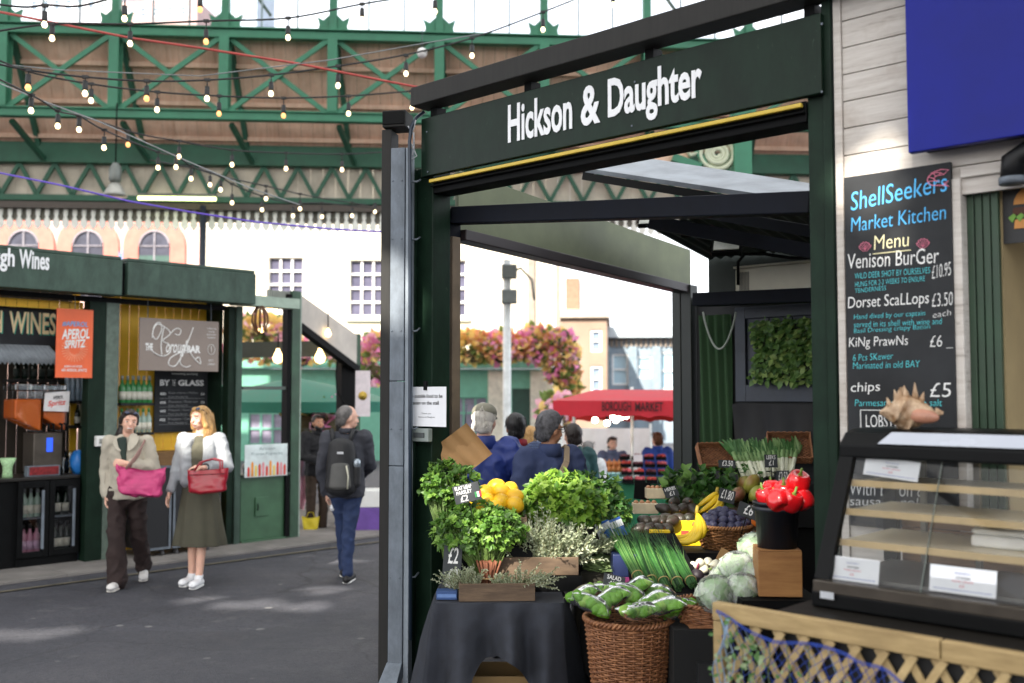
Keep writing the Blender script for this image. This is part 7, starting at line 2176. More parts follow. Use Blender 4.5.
def banana_hand(lab, stem, tips, bulge, r=.019):
    t = thing('banana_hand', lab, 'bananas', stem, 0, 'hands of bananas')
    for (tip, bl) in zip(tips, bulge):
        d = Vector(tip) - Vector(stem)
        pts = []
        for k in range(9):
            f = k / 8
            pts.append(d * f + Vector(bl) * (4 * f * (1 - f)))
        mb = MB(); mb.tube(pts, [r * .45, r * .75, r * .98, r, r * 1.02, r, r * .92, r * .7, r * .3], 7)
        f_ = mb.build('banana', BAN, t)
        mb = MB(); mb.tube([pts[-1], pts[-1] + (pts[-1] - pts[-2]).normalized() * .012], [r * .32, r * .22], 6); mb.build('tip', BANT, f_)
    mb = MB(); mb.tube([(0, 0, -.01), (0, .0, .02), (.005, 0, .045)], [.014, .012, .01], 7); mb.build('stalk', M('banana_stalk', '#a99236', .6), t)
s = P(697, 513, 6.12)
banana_hand('front hand of ripe yellow bananas curving below the plum basket edge', s, [P(666, 535, 6.06), P(669, 540, 6.02), P(676, 543, 5.99), P(684, 543, 5.98), P(691, 541, 6.0)], [(.05, -.03, -.06), (.045, -.05, -.055), (.04, -.06, -.045), (.045, -.06, -.03), (.05, -.05, -.02)])
s = P(717, 494, 6.65)
banana_hand('rear hand of bananas standing behind the avocados by the mangoes', s, [P(696, 508, 6.6), P(698, 513, 6.55), P(705, 514, 6.5), P(713, 512, 6.5)], [(.03, -.02, .03), (.03, -.03, .01), (.04, -.04, 0), (.03, -.04, -.01)])
c = P(725, 535, 6.25); zb = zF
t = thing('fruit_basket', 'round tan wicker basket heaped with dark blue plums', 'basket', (c.x, 6.3, zb))
mb = MB(); weave(mb, .13, .175, .01, .135, .011, 26, .005); mb.build('woven_wall', WICKL, t)
mb = MB(); rope_rim(mb, .178, .14, .008); mb.build('rim', WICKL, t)
mb = MB(); mb.lathe((0, 0, 0), [(.001, .0), (.13, 0), (.13, .012), (.001, .012)], 20); mb.build('base', WICKL, t)
pc = (c.x, 6.3, zb + .15)
PLU = M('plum_skin', '#2c2c44', .5, var=.25, sc=18, c2='#4a4a68')
pp_ = None; rows = []
for ring, (rr, n, dz) in enumerate(((.145, 17, 0), (.105, 12, .032), (.065, 8, .058), (.02, 3, .078))):
    for k_ in range(n):
        a = 2 * PI * k_ / n + ring * .3 + rnd.uniform(-.05, .05)
        lab = 'dark blue plum in the heap on the round tan wicker basket'
        if pp_ is None:
            pp_ = o = thing('plum', lab, 'plum', (0, 0, 0), 0, 'plums in the round tan basket')
            mb = MB(); mb.lathe((0, 0, 0), [(.001, -.031), (.014, -.029), (.026, -.016), (.029, 0), (.026, .016), (.013, .028), (.004, .029), (.001, .027)], 14); mb.build('skin', PLU, o)
            mb = MB(); mb.tube([(0, 0, .026), (.003, 0, .036)], .0016, 5); mb.build('stalk', M('stalk_brown', '#7a4a34'), o)
        else: o = dup(pp_, label=lab)
        o.location = (pc[0] + rr * math.cos(a), pc[1] + rr * math.sin(a), pc[2] + dz + rnd.uniform(-.004, .004))
        o.rotation_euler = (rnd.uniform(0, 6), rnd.uniform(0, 6), rnd.uniform(0, 6))
slate_tag('grey chalk tag priced six pounds stuck at the right of the plums', 748, 511, 6.15, .125, .085, [('£6', .95, .3, .75)], (-.35, .35, -.1))
slate_tag('grey chalk tag priced one eighty in front of the mangoes', 727, 496, 6.5, .105, .085, [('£1.80', .9, .12, .88)], (-.2, .25, 0))
for i, (px, py, Y, rot, c1, c2) in enumerate(((738, 495, 6.75, 1.2, '#8a4a3a', '#5f6a34'), (752, 484, 6.85, .4, '#9aa040', '#8a5a34'), (757, 494, 6.75, .9, '#a9a748', '#7a8a3a'), (745, 484, 7.0, 2.0, '#7f8f3e', '#8d5638'))):
    t = thing('mango', ('red brown mango at the left', 'green gold mango on top', 'yellow green mango at the right', 'olive green mango at the back')[i] + ' of the group behind the plums', 'mango', P(px, py, Y), 0, 'mangoes behind the plums'); t.rotation_euler = (rot, rot * .7, rot * 2)
    mb = MB(); mb.ell((0, 0, 0), (.058, .048, .072), 16, None, 0, lambda a, z: 1 + .05 * math.sin(a + z)); mb.build('skin', M('mango_skin_%s' % ('red', 'gold', 'yellow', 'olive')[i], c1, .38, c2=c2, sc=7), t)
    mb = MB(); mb.ell((0, 0, .071), (.006, .006, .005), 8); mb.build('stalk', M('stalk_brown', '#7a4a34'), t)
ob = tray_box('mango_box', 'plain low box under the mangoes at the back of the fruit table', (P(748, 500, 6.85).x, 6.85, zF), .3, .26, .2, CRATEW, cat='box')
for i, (px, py, Y) in enumerate(((757, 521, 6.2), (763, 513, 6.25), (764, 525, 6.12))):
    t = thing('orange', ('left', 'upper', 'lower right')[i] + ' orange between the plums and the pepper bucket', 'orange', P(px, py, Y), 0, 'oranges beside the plums')
    mb = MB(); mb.ell((0, 0, 0), .036, 14); mb.build('peel', M('orange_peel', '#e8782a', .45, bump=.15, bsc=180, var=.06), t)
    mb = MB(); mb.ell((0, -.02, .031), (.004, .004, .003), 6); mb.build('stalk_scar', M('scar_green', '#7b7a3a'), t)
t = thing('small_basket', 'small tan wicker basket of oranges right of the plum basket', 'basket', (P(764, 540, 6.15).x, 6.2, zF), 0)
mb = MB(); weave(mb, .07, .085, .005, .09, .011, 18, .0045); mb.build('woven_wall', WICKL, t)
mb = MB(); rope_rim(mb, .087, .095, .006, turns=40); mb.build('rim', WICKL, t)
t = tray_box('root_tray', 'grey tray of small white turnips beside the chives', (P(708, 573, 5.75).x, 5.78, .752), .24, .16, .05, M('tray_grey', '#4a4b4e', .5))
for i, (px, py) in enumerate(((693, 566), (700, 563), (708, 562), (716, 564), (704, 569), (713, 570), (721, 568))):
    t = thing('turnip', ('first', 'second', 'third', 'fourth', 'fifth', 'sixth', 'seventh')[i] + ' small white turnip in the grey tray beside the chives', 'turnip', P(px, py, 5.72 + .02 * (i % 3)), 0, 'turnips in the grey tray'); t.rotation_euler = (1.5, rnd.uniform(-.6, .6), rnd.uniform(0, 3))
    mb = MB(); mb.lathe((0, 0, 0), [(.001, -.045), (.006, -.035), (.024, -.012), (.027, .004), (.018, .02), (.005, .026), (.001, .026)], 14); mb.build('root', M('turnip_white', '#dcd8c2', .5, var=.08), t)
    mb = MB(); mb.tube([(0, 0, .024), (.004, 0, .045)], .004, 5); mb.build('stalk', SAL[1], t)
t = thing('kraft_envelope', 'folded brown card with a blue label among the turnips', 'card', P(727, 560, 5.85)); t.rotation_euler = (-.2, .5, -.1)
mb = MB(); mb.box((0, 0, 0), (.12, .006, .1)); mb.build('card', KRAFT, t)
mb = MB(); mb.box((.025, -.005, -.02), (.05, .003, .045)); mb.build('label', M('packet_blue', '#2b63b8'), t)
t = thing('beetroot', 'dark round beetroot at the front of the turnip tray', 'beetroot', P(697, 576, 5.62))
mb = MB(); mb.ell((0, 0, 0), .04, 14); mb.build('root', M('beet_skin', '#2b2329', .5), t); mb = MB(); mb.tube([(0, 0, .035), (.01, 0, .07)], .006, 5); mb.build('stalk', M('beet_stalk', '#7a2440', .5), t)
CABM = [leafm('cabbage_green', '#c5d8b6', '#a3c494'), leafm('cabbage_pale', '#e2ead8', '#c8d9bb')]
zc_ = .80
t = thing('wicker_tray', 'brown wicker tray under the bagged cabbages by the trellis corner', 'tray', (P(732, 608, 4.85).x, 5.02, zc_ - .1))
mb = MB(); weave(mb, .17, .2, .0, .09, .011, 28, .005, 1.25, .9); mb.build('woven_wall', WICK, t)
mb = MB(); rope_rim(mb, .203, .095, .007, 1.25, .9); mb.build('rim', WICK, t)
mb = MB(); mb.b2((-.2, -.15, 0), (.2, .15, .012)); mb.build('base', WICK, t)
mb = MB(); mb.b2((-.28, -.2, 0), (.32, .25, zc_ - .104)); o = mb.build('black_stand', CLOTH2); o.location = (P(732, 608, 4.85).x, 5.05, 0); tag(o, 'black draped stand under the wicker tray of cabbages', 'stand')
for i, (px, py, Y, r) in enumerate(((716, 594, 4.86, .088), (743, 590, 4.84, .08), (738, 569, 5.0, .085), (755, 576, 4.95, .08), (757, 551, 5.05, .088), (726, 580, 5.05, .075))):
    t = thing('bagged_cabbage', ('left front', 'middle front', 'left upper', 'right middle', 'topmost', 'rear left')[i] + ' pale cabbage in clear film in the stack beside the pepper bucket', 'cabbage', P(px, py, Y), 0, 'bagged cabbages beside the pepper bucket'); t.rotation_euler = (rnd.uniform(-.6, .6), rnd.uniform(-.6, .6), rnd.uniform(0, 6))
    def cab(u, v, r=r, i=i):
        th, ph = PI * u, 2 * PI * v
        rr = r * (.9 + .035 * noise.noise((9 * math.sin(th) * math.cos(ph), 9 * math.sin(th) * math.sin(ph) + i, 9 * math.cos(th))) + .06 * math.sin(3 * ph + 2 * u * 5) * math.sin(th) + .05 * noise.noise((3 * math.sin(th) * math.cos(ph) + i, 3 * math.sin(th) * math.sin(ph), 3 * math.cos(th))))
        return Vector((rr * math.sin(th) * math.cos(ph), rr * math.sin(th) * math.sin(ph), rr * .92 * math.cos(th)))
    mb = MB(); mb.grid(cab, 34, 48)
    for k_ in range(16):
        a = rnd.random() * 6.28; e = rnd.uniform(-.6, .8)
        d = Vector((math.cos(a) * math.cos(e), math.sin(a) * math.cos(e), math.sin(e)))
        mb.leaf(d * r * .84, d.cross(Vector((0, .3, 1))) , d, r * 1.1, r * .95, rnd.choice((0, 1)), -.1, .25)
    for k_ in range(7):
        a = 2 * PI * k_ / 7
        mb.tube([cab(u_, a / 6.283 + .05 * math.sin(u_ * 5)) * 1.012 for u_ in [.15 + .7 * j / 8 for j in range(9)]], .0022, 4, 1)
    mb.build('leaves', CABM, t)
    mb = MB(); mb.ell((0, 0, 0), (r * 1.1, r * 1.08, r * 1.05), 40, None, 0, lambda a, z: 1 + .06 * math.sin(a * 9 + z * 6) + .05 * math.sin(a * 17 - z * 11)); mb.build('film', FILMW, t)
mb = MB()
c = P(783, 597, 4.72)
mb = MB(); mb.b2((-.25, -.12, 0), (.12, .2, c.z - .008)); o = mb.build('dark_plinth', BLACKP); o.location = (c.x + .05, 4.80, 0); tag(o, 'black plinth under the wooden crate and pepper bucket', 'plinth')
ck = thing('wooden_crate', 'warm brown wooden crate under the black pepper bucket', 'crate', (c.x, 4.82, c.z), R(-6))
CW = wood('warm_crate_wood', '#8f5f34', '#b98850', (2, 18, 18), .6, .2)
h_ = P(783, 552, 4.72).z - c.z; w_ = .2
mb = MB(); mb.b2((-w_ / 2, -.1, 0), (w_ / 2, -.088, h_)); mb.build('front_board', CW, ck, .002)
for s_ in (-1, 1):
    mb = MB(); a = s_ * (w_ / 2 - .006); mb.b2((a - .006, -.087, 0), (a + .006, .1, h_)); mb.build('side_board', CW, ck, .002)
mb = MB(); mb.b2((-w_ / 2 + .013, .088, 0), (w_ / 2 - .013, .1, h_)); mb.build('back_board', CW, ck, .002)
mb = MB(); mb.b2((-w_ / 2 + .001, -.099, h_ + .001), (w_ / 2 - .001, .099, h_ + .008)); mb.build('top_board', CW, ck, .002)
bb_ = bucket('black bucket heaped with red peppers on the wooden crate', (c.x + .003, 4.82, c.z + h_ + .008), .092, .105, .205, M('pepper_bucket_black', '#1c1f27', .4, var=.15))
zr_ = c.z + h_ + .22
PEP = M('pepper_red', '#c3141c', .18, var=.12, sc=8, coat=.6)
pr = None
for i, (px, py, Y, s_) in enumerate(((766, 496, 4.80, .9), (778, 500, 4.72, 1.0), (791, 501, 4.72, 1.0), (803, 500, 4.76, .95), (798, 482, 4.8, 1.05), (784, 491, 4.86, .95), (772, 490, 4.9, .9))):
    lab = ('leftmost', 'front left', 'front middle', 'front right', 'topmost right', 'middle', 'rear left')[i] + ' glossy red pepper heaped in the black bucket'
    if pr is None:
        pr = o = thing('red_pepper', lab, 'pepper', (0, 0, 0), 0, 'red peppers in the black bucket')
        def pf(u, v):
            th, ph = PI * u, 2 * PI * v
            r = .05 * (math.sin(th) ** .62) * (1 + .13 * abs(math.cos(1.5 * ph)) - .05)
            zz = .052 * math.cos(th)
            if u < .2: zz -= .016 * (1 - u / .2)
            if u > .85: zz += .012 * (u - .85) / .15
            return Vector((r * math.cos(ph), r * math.sin(ph), zz))
        mb = MB(); mb.grid(pf, 18, 30); mb.build('flesh', PEP, o)
        mb = MB(); mb.tube([(0, 0, .03), (0, 0, .05), (.006, .002, .072)], [.012, .006, .005], 8); mb.lathe((0, 0, .034), [(.001, .006), (.014, .004), (.019, -.001)], 10); mb.build('stalk', M('pepper_stalk', '#6d8a3a', .5), o)
    else: o = dup(pr, label=lab)
    o.location = P(px, py, Y); o.scale = (s_ * 1.05,) * 3; o.rotation_euler = (rnd.uniform(-.7, .5), rnd.uniform(-.5, .5), rnd.uniform(0, 6))
SPN = [leafm('spinach_green', '#4f8038', '#375f28'), leafm('spinach_light', '#7ba650'), leafm('spinach_dark', '#28481f'), leafm('spinach_stem', '#7f9a58')]
herb('leafy_herbs', 'dark leafy herbs spreading upward beside the dark back post', [(P(692, 488, 7.0), (.22, .14, .12), 150), (P(713, 497, 6.9), (.14, .1, .09), 90)], (P(697, 515, 7.0).x, 7.0, zF), 1, SPN, .075, lobes=2, up=.6, grp='bunches of leafy herbs')
herb('leafy_herbs', 'loose dark leaves hanging below the wicker leek tray', [(P(740, 476, 7.1), (.22, .1, .06), 110)], (P(742, 490, 7.1).x, 7.1, 1.0), 1, SPN, .06, lobes=2, grp='bunches of leafy herbs', st=14)
mb = MB(); mb.b2((-.6, -.15, .88), (.75, .2, 1.19)); o = mb.build('rear_stand', CLOTH2); o.location = (P(760, 480, 7.25).x, 7.3, 0); o.scale = (.6, 1, 1); tag(o, 'black covered step behind the fruit carrying the leeks', 'stand')
mb = MB(); mb.b2((-.5, 0, 0), (.5, .3, .868)); o = mb.build('rear_support', CLOTH2); o.location = (P(760, 480, 7.25).x, 7.2, 0); tag(o, 'black draped support at the rear of the fruit table', 'stand')
for i, (px, py, w_, h_, rz_, lab) in enumerate(((716, 459, .27, .19, .1, 'empty brown wicker tray tipped up left of the leeks'), (789, 450, .3, .22, -.15, 'brown wicker tray tipped up behind the right leeks'))):
    t = thing('wicker_tray', lab, 'tray', P(px, py, 7.25), rz_, 'tipped wicker trays'); t.rotation_euler = (R(52), 0, rz_)
    mb = MB()
    k = 0
    y = -h_ / 2
    while y < h_ / 2:
        mb.tube([(-w_ / 2 + w_ * j / 40, y, .004 * math.cos(j * PI / 2 + k * PI)) for j in range(41)], .0055, 5); y += .0115; k += 1
    mb.build('woven_base', WICK, t)
    mb = MB()
    for (xa, ya, xb, yb2) in ((-w_ / 2, -h_ / 2, w_ / 2, -h_ / 2), (w_ / 2, -h_ / 2, w_ / 2, h_ / 2), (w_ / 2, h_ / 2, -w_ / 2, h_ / 2), (-w_ / 2, h_ / 2, -w_ / 2, -h_ / 2)):
        for lv in range(6):
            mb.tube([(xa + (xb - xa) * j / 30 * 1.0, ya + (yb2 - ya) * j / 30 + .004 * math.cos(j * PI / 2 + lv * PI), .01 + lv * .011) for j in range(31)], .006, 5)
    mb.build('woven_side', WICK, t)
LK = M('leek_white', '#e4e6cf', .4, var=.06, sc=10); LKG = [leafm('leek_green', '#5f8f52', '#47743f'), leafm('leek_pale', '#a5c489', '#86ad6c')]
def leek(lab, B, T_, r):
    t = thing('leek', lab, 'leek', B, 0, 'leeks standing in the wicker tray')
    ax = T_ - B
    mb = MB(); mb.tube([ax * 0, ax * .1, ax * .45], [r * .9, r, r * .95], 8); mb.tube([ax * .44, ax * .7], [r * .96, r * .9], 8, 1); mb.build('shank', [LK, LKG[1]], t)
    u, v = frame_of(ax, Vector((0, -1, 0)))
    mb = MB()
    for k_ in range(5):
        s_ = (k_ - 2) * .16
        d = (ax.normalized() + u * s_ + v * rnd.uniform(-.12, .05)).normalized()
        p = ax * .6
        L = ax.length * rnd.uniform(.45, .62)
        def lf(a, b, d=d, p=p, L=L):
            return p + d * L * a + u * (b - .5) * .042 * (1 - a ** 2 * .8) + v * (.008 * abs(b - .5) * 2 - .03 * a * a)
        mb.grid(lf, 6, 2, rnd.choice((0, 0, 1)))
    mb.build('leaf_blade', LKG, t)
LW = ['first', 'second', 'third', 'fourth', 'fifth', 'sixth', 'seventh', 'eighth', 'ninth']
for i in range(9):
    leek(LW[i] + ' leek from the left in the left leaning bundle', P(745 + i * 3.4, 479 - .3 * i, 7.02 + .02 * (i % 3)), P(728 + i * 4.6, 444 - rnd.random() * 3, 7.2), .018)
for i in range(7):
    leek(LW[i] + ' leek from the left in the upright right bundle', P(774 + i * 2.9, 472, 7.05 + .02 * (i % 3)), P(766 + i * 5.4, 444 - rnd.random() * 3, 7.22), .017)
slate_tag('dark price tag on the empty wicker tray left of the leeks', 727, 464, 7.05, .12, .055, [('£3.50', .9, .2, .85)], (-.3, .05, 0), stick=0)
slate_tag('small dark price tag hung between the two bundles of leeks', 771, 461, 6.98, .09, .09, [('LEEKS', .4, .15, .85), ('£1', .5, .3, .7)], (-.2, 0, 0))
slate_tag('small dark price tag at the foot of the right leek bundle', 783, 478, 6.96, .085, .1, [('£2.50', .8, .12, .88)], (-.1, 0, 0))
for i, (px, py, Y, w_, h_, lab, ry) in enumerate(((607, 492, 6.9, .075, .11, 'black back of a sign leaning behind the coriander', -.35), (642, 491, 7.1, .07, .10, 'black back of a sign standing beside the rear cards', .12))):
    t = thing('black_sign', lab, 'sign', P(px, py, Y), 0, 'black sign backs at the rear of the stall'); t.rotation_euler = (-.1, ry, .1)
    mb = MB(); mb.box((0, 0, 0), (w_ * 1.6, .006, h_ * 1.2)); mb.build('panel', BLACKP, t); mb = MB(); mb.tube([(0, .003, -h_ / 2), (0, .01, -h_ - .05)], .004, 5); mb.build('stick', STEEL, t)
for i, (px, py, w_, h_, lab) in enumerate(((655, 493, .13, .07, 'cream card box of eggs at the rear of the stall'), (645, 508, .17, .07, 'lower cream and brown box in front of the egg box'))):
    t = thing('egg_box', lab, 'box', P(px, py, 7.0 - .15 * i), 0, 'cream boxes at the rear of the stall')
    mb = MB(); mb.box((0, 0, 0), (w_, .1, h_)); mb.build('carton', M('egg_cream', '#d8c8a8', .7), t, .004)
    mb = MB()
    for k_ in range(4):
        mb.ell((-w_ * .36 + w_ * .24 * k_, 0, h_ / 2), (.018, .03, .02), 8)
    mb.build('lid_bumps', M('egg_brown', '#b98560', .6), t)
slate_tag('tall chalk tag lying at the back of the herbs by the dark post', 671, 492, 6.8, .1, .075, [('HERBS', .4, .1, .9), ('£1', .5, .3, .7)], (-.5, -.2, .3), stick=.05)
# --- people
FOLD = bpy.data.textures.new('cloth_folds', 'CLOUDS')
FOLD.noise_scale = .13
FOLD.noise_depth = 2
CREASE = bpy.data.textures.new('cloth_creases', 'MUSGRAVE')
CREASE.musgrave_type = 'RIDGED_MULTIFRACTAL'
CREASE.noise_scale = .11
CREASE.octaves = 2
def capsule(mb, p0, p1, r0, r1, lat=None, n=14, e0=1.0, e1=1.0):
    p0, p1 = Vector(p0), Vector(p1)
    d = p1 - p0
    if d.length < 1e-6: d = Vector((0, 0, 1e-4))
    dn = d.normalized()
    r0 = r0 if isinstance(r0, tuple) else (r0, r0)
    r1 = r1 if isinstance(r1, tuple) else (r1, r1)
    if lat is None:
        u, v = frame_of(dn)
    else:
        u = Vector(lat); u = (u - dn * u.dot(dn)).normalized(); v = dn.cross(u)
    rings = []
    m0, m1 = min(r0) * e0, min(r1) * e1
    for a in (80, 55, 28): rings.append((p0 - dn * m0 * math.sin(R(a)), r0, math.cos(R(a))))
    rings += [(p0, r0, 1), (p1, r1, 1)]
    for a in (28, 55, 80): rings.append((p1 + dn * m1 * math.sin(R(a)), r1, math.cos(R(a))))
    vs, fs = [], []
    for c, r, k in rings:
        for j in range(n):
            a = 2 * PI * j / n
            vs.append(c + u * r[0] * k * math.cos(a) + v * r[1] * k * math.sin(a))
    m = len(rings)
    for i in range(m - 1):
        for j in range(n):
            fs.append((i * n + j, i * n + (j + 1) % n, (i + 1) * n + (j + 1) % n, (i + 1) * n + j))
    fs.append(tuple(range(n - 1, -1, -1))); fs.append(tuple((m - 1) * n + j for j in range(n)))
    mb.add(vs, fs, 0, True)
def blob(name, mb, mat, parent, vox=.01, smooth=6, fold=0.0, sc=None):
    o = mb.build(name, mat, parent)
    m = o.modifiers.new('skin', 'REMESH'); m.mode = 'VOXEL'; m.voxel_size = vox; m.use_smooth_shade = True
    if smooth:
        m = o.modifiers.new('smooth', 'SMOOTH'); m.factor = .5; m.iterations = smooth
    if fold:
        m = o.modifiers.new('folds', 'DISPLACE'); m.texture = FOLD; m.strength = fold * 1.15; m.mid_level = .5; m.texture_coords = 'LOCAL'
        if name not in ('hair', 'backpack', 'main_bag'):
            m = o.modifiers.new('creases', 'DISPLACE'); m.texture = CREASE; m.strength = fold * .6; m.mid_level = .6; m.texture_coords = 'LOCAL'
    return o
SKIN = {'fair': M('skin_fair', '#e3b49d', .5, var=.06, sc=12, sss=.12), 'tan': M('skin_tan', '#c08b6c', .5, var=.06, sc=12, sss=.12), 'brown': M('skin_brown', '#8a5a40', .5, var=.06, sc=12, sss=.1)}
EYE, IRIS, LIP, TEETH = M('eye_white', '#e8e4df', .2), M('iris_dark', '#2a1f1a', .2), M('lip_rose', '#a8574e', .4), M('teeth', '#efece4', .3)
BASE = dict(hipL=(.085, 0, .90), hipR=(-.085, 0, .90), kneeL=(.09, -.01, .49), kneeR=(-.09, -.01, .49), ankL=(.09, .02, .09), ankR=(-.09, .02, .09),
            toeL=(.10, -.15, .035), toeR=(-.10, -.15, .035), shL=(.172, 0, 1.385), shR=(-.172, 0, 1.385), elL=(.235, .02, 1.1), elR=(-.235, .02, 1.1),
            wrL=(.25, -.05, .87), wrR=(-.25, -.05, .87), neck=(0, 0, 1.42), chest=(0, 0, 1.28), waist=(0, .0, 1.08), pelvis=(0, 0, .94))
def person(lab, px, Y, rz, h, skin='fair', J=None, head=(0, 0, 0), z=0.0, palm=None, expr=None, beard=None):
    k = h / 1.70
    p = P(px, 395, Y)
    t = thing('person', lab, 'person', (p.x, Y, z), rz)
    t.scale = (k, k, k)
    j = {a: Vector(b) for a, b in BASE.items()}
    for a, b in (J or {}).items(): j[a] = Vector(b)
    mb = MB()
    c = lambda a, b, r0, r1, lat=None: capsule(mb, a, b, r0, r1, lat)
    c(j['pelvis'], j['waist'], (.15, .1), (.125, .085), (1, 0, 0)); c(j['waist'], j['chest'], (.125, .085), (.15, .1), (1, 0, 0)); c(j['chest'], j['chest'] + Vector((0, 0, .08)), (.15, .1), (.13, .07), (1, 0, 0))
    for s in 'LR':
        c(j['hip' + s], j['knee' + s], .08, .052); c(j['knee' + s], j['ank' + s], .05, .034); c(j['ank' + s] + Vector((0, .02, -.04)), j['toe' + s], .036, .028)
        c(j['neck'] + Vector((0, 0, -.05)), j['sh' + s], .055, .052); c(j['sh' + s], j['el' + s], .05, .038); c(j['el' + s], j['wr' + s], .037, .025)
        d = (j['wr' + s] - j['el' + s]).normalized()
        n = Vector((palm or {}).get(s, (1 if s == 'R' else -1, 0, 0)))
        n = (n - d * n.dot(d)).normalized(); w = d.cross(n)
        if (palm or {}).get(s + 'hd'):
            d2 = Vector(palm[s + 'hd']).normalized(); d = d2; n = (n - d * n.dot(d)).normalized(); w = d.cross(n)
        o = j['wr' + s]
        c(o, o + d * .085, (.024, .018), (.04, .016), w)
        curl = (palm or {}).get(s + 'curl', .5)
        for f, L in enumerate((.062, .072, .068, .054)):
            b = o + d * .088 + w * (.03 - .02 * f)
            d1 = (d + n * curl * .6).normalized(); d2 = (d + n * curl * 1.8).normalized(); d3 = (d * (1 - curl * .7) + n * curl * 2).normalized()
            q1 = b + d1 * L * .45; q2 = q1 + d2 * L * .32; q3 = q2 + d3 * L * .25
            c(b - d * .01, q1, .0095, .009); c(q1, q2, .009, .0085); c(q2, q3, .0085, .007)
        b = o + d * .025 + w * .028
        q1 = b + (d * .7 + w * .6 + n * .5).normalized() * .04; q2 = q1 + (d + n * .5).normalized() * .03
        c(b, q1, .013, .011); c(q1, q2, .011, .008)
    nk = j['neck']
    hm = Matrix.Translation(nk + Vector((0, -.008, .072))) @ Euler((R(head[1]), R(head[2]), R(head[0]))).to_matrix().to_4x4()
    c(nk + Vector((0, .01, -.03)), hm @ Vector((0, .005, .0)), .055, .05)
    hb = MB()
    hb.ell((0, .004, .105), (.074, .093, .098), 18); hb.ell((0, -.03, .045), (.056, .066, .066), 16); hb.ell((0, -.055, .012), (.03, .035, .025), 12)
    hb.ell((0, -.06, .075), (.055, .035, .05), 14)
    capsule(hb, (0, -.09, .092), (0, -.108, .06), .009, .014)
    hb.ell((0, -.092, .026), (.026, .012, .014), 12)
    for s in (-1, 1):
        hb.ell((s * .073, .008, .075), (.011, .02, .031), 10); hb.ell((s * .04, -.068, .055), (.02, .02, .018), 10); hb.ell((s * .03, -.086, .112), (.024, .012, .008), 10)
    hb.xf(hm)
    mb.add(hb.v, hb.f, 0, True)
    blob('body', mb, SKIN[skin], t, .0065, 3)
    for s in (-1, 1):
        e = MB(); e.ell((s * .031, -.0835, .09), (.0115, .011, .0062), 12); e.xf(hm); eo = e.build('eye', EYE, t)
        e = MB(); e.ell((s * .031, -.0925, .09), (.0062, .003, .0058), 10); e.xf(hm); e.build('iris', IRIS, eo)
        e = MB(); e.tube([(s * .014, -.1, .111), (s * .03, -.102, .116), (s * .047, -.091, .111)], [.0022, .003, .0016], 6); e.xf(hm); e.build('eyebrow', M('brow_brown', '#6b5140', .8), t)
    e = MB()
    if expr == 'smile':
        e.tube([(-.028, -.093, .034), (-.014, -.103, .024), (0, -.1055, .021), (.014, -.103, .024), (.028, -.093, .034), (.014, -.104, .033), (0, -.107, .032), (-.014, -.104, .033)], .0045, 6, closed=True)
    else:
        e.tube([(-.021, -.096, .028), (0, -.107, .03), (.021, -.096, .028)], .0052, 6)
    e.xf(hm); e.build('lips', LIP, t)
    if expr == 'smile':
        e = MB(); e.ell((0, -.103, .029), (.025, .008, .0078), 12); e.xf(hm); e.build('teeth', TEETH, t)
    return t, j, hm
def torso_caps(mb, j, hem, w, infl=.02, flare=0.0):
    pl, ws, ch = j['pelvis'], j['waist'], j['chest']
    capsule(mb, (pl.x, pl.y, hem), (pl.x, pl.y, pl.z), (w + flare, .1 + infl + flare), (w, .1 + infl), (1, 0, 0), 20, .12)
    capsule(mb, pl, ws, (w, .1 + infl), (w - .01, .095 + infl), (1, 0, 0), 20)
    capsule(mb, ws, ch, (w - .01, .095 + infl), (w + .005, .1 + infl), (1, 0, 0), 20)
    capsule(mb, ch, ch + Vector((0, 0, .08)), (w + .005, .1 + infl), (.13, .07 + infl * .5), (1, 0, 0), 20)
def sleeve(mb, j, s, r0, r1, r2, end=.97):
    capsule(mb, j['neck'] + Vector((0, .012, -.035)), j['sh' + s] + Vector((0, 0, -.012)), .058, r0 * .93)
    capsule(mb, j['sh' + s], j['el' + s], r0, r1); capsule(mb, j['el' + s], j['el' + s].lerp(j['wr' + s], end), r1, r2)
def leg(mb, j, s, r0, r1, r2, low=1.0):
    capsule(mb, j['hip' + s], j['knee' + s], r0, r1); capsule(mb, j['knee' + s], j['knee' + s].lerp(j['ank' + s], low), r1, r2)
def shoes(t, j, mat, sole=None, r=.04):
    for s in 'LR':
        mb = MB(); a, b = j['ank' + s], j['toe' + s]
        capsule(mb, a + Vector((0, .035, -.05)), b + Vector((0, 0, .008)), (r, r), (r * 1.12, r * .92), (1, 0, 0)); capsule(mb, b, b + (b - a).normalized() * .02 + Vector((0, 0, .01)), (r * 1.05, r * .8), (r * .9, r * .6), (1, 0, 0)); capsule(mb, a + Vector((0, .01, .01)), a + Vector((0, -.03, -.03)), r, r)
        so = blob('shoe', mb, mat, t, .008, 4)
        if sole:
            mb = MB(); d = b - a; capsule(mb, a + Vector((0, .04, -.078)), b + Vector((0, 0, -.026)), (r * 1.08, .014), (r * 1.1, .014), (1, 0, 0)); blob('sole', mb, sole, so, .007, 2)
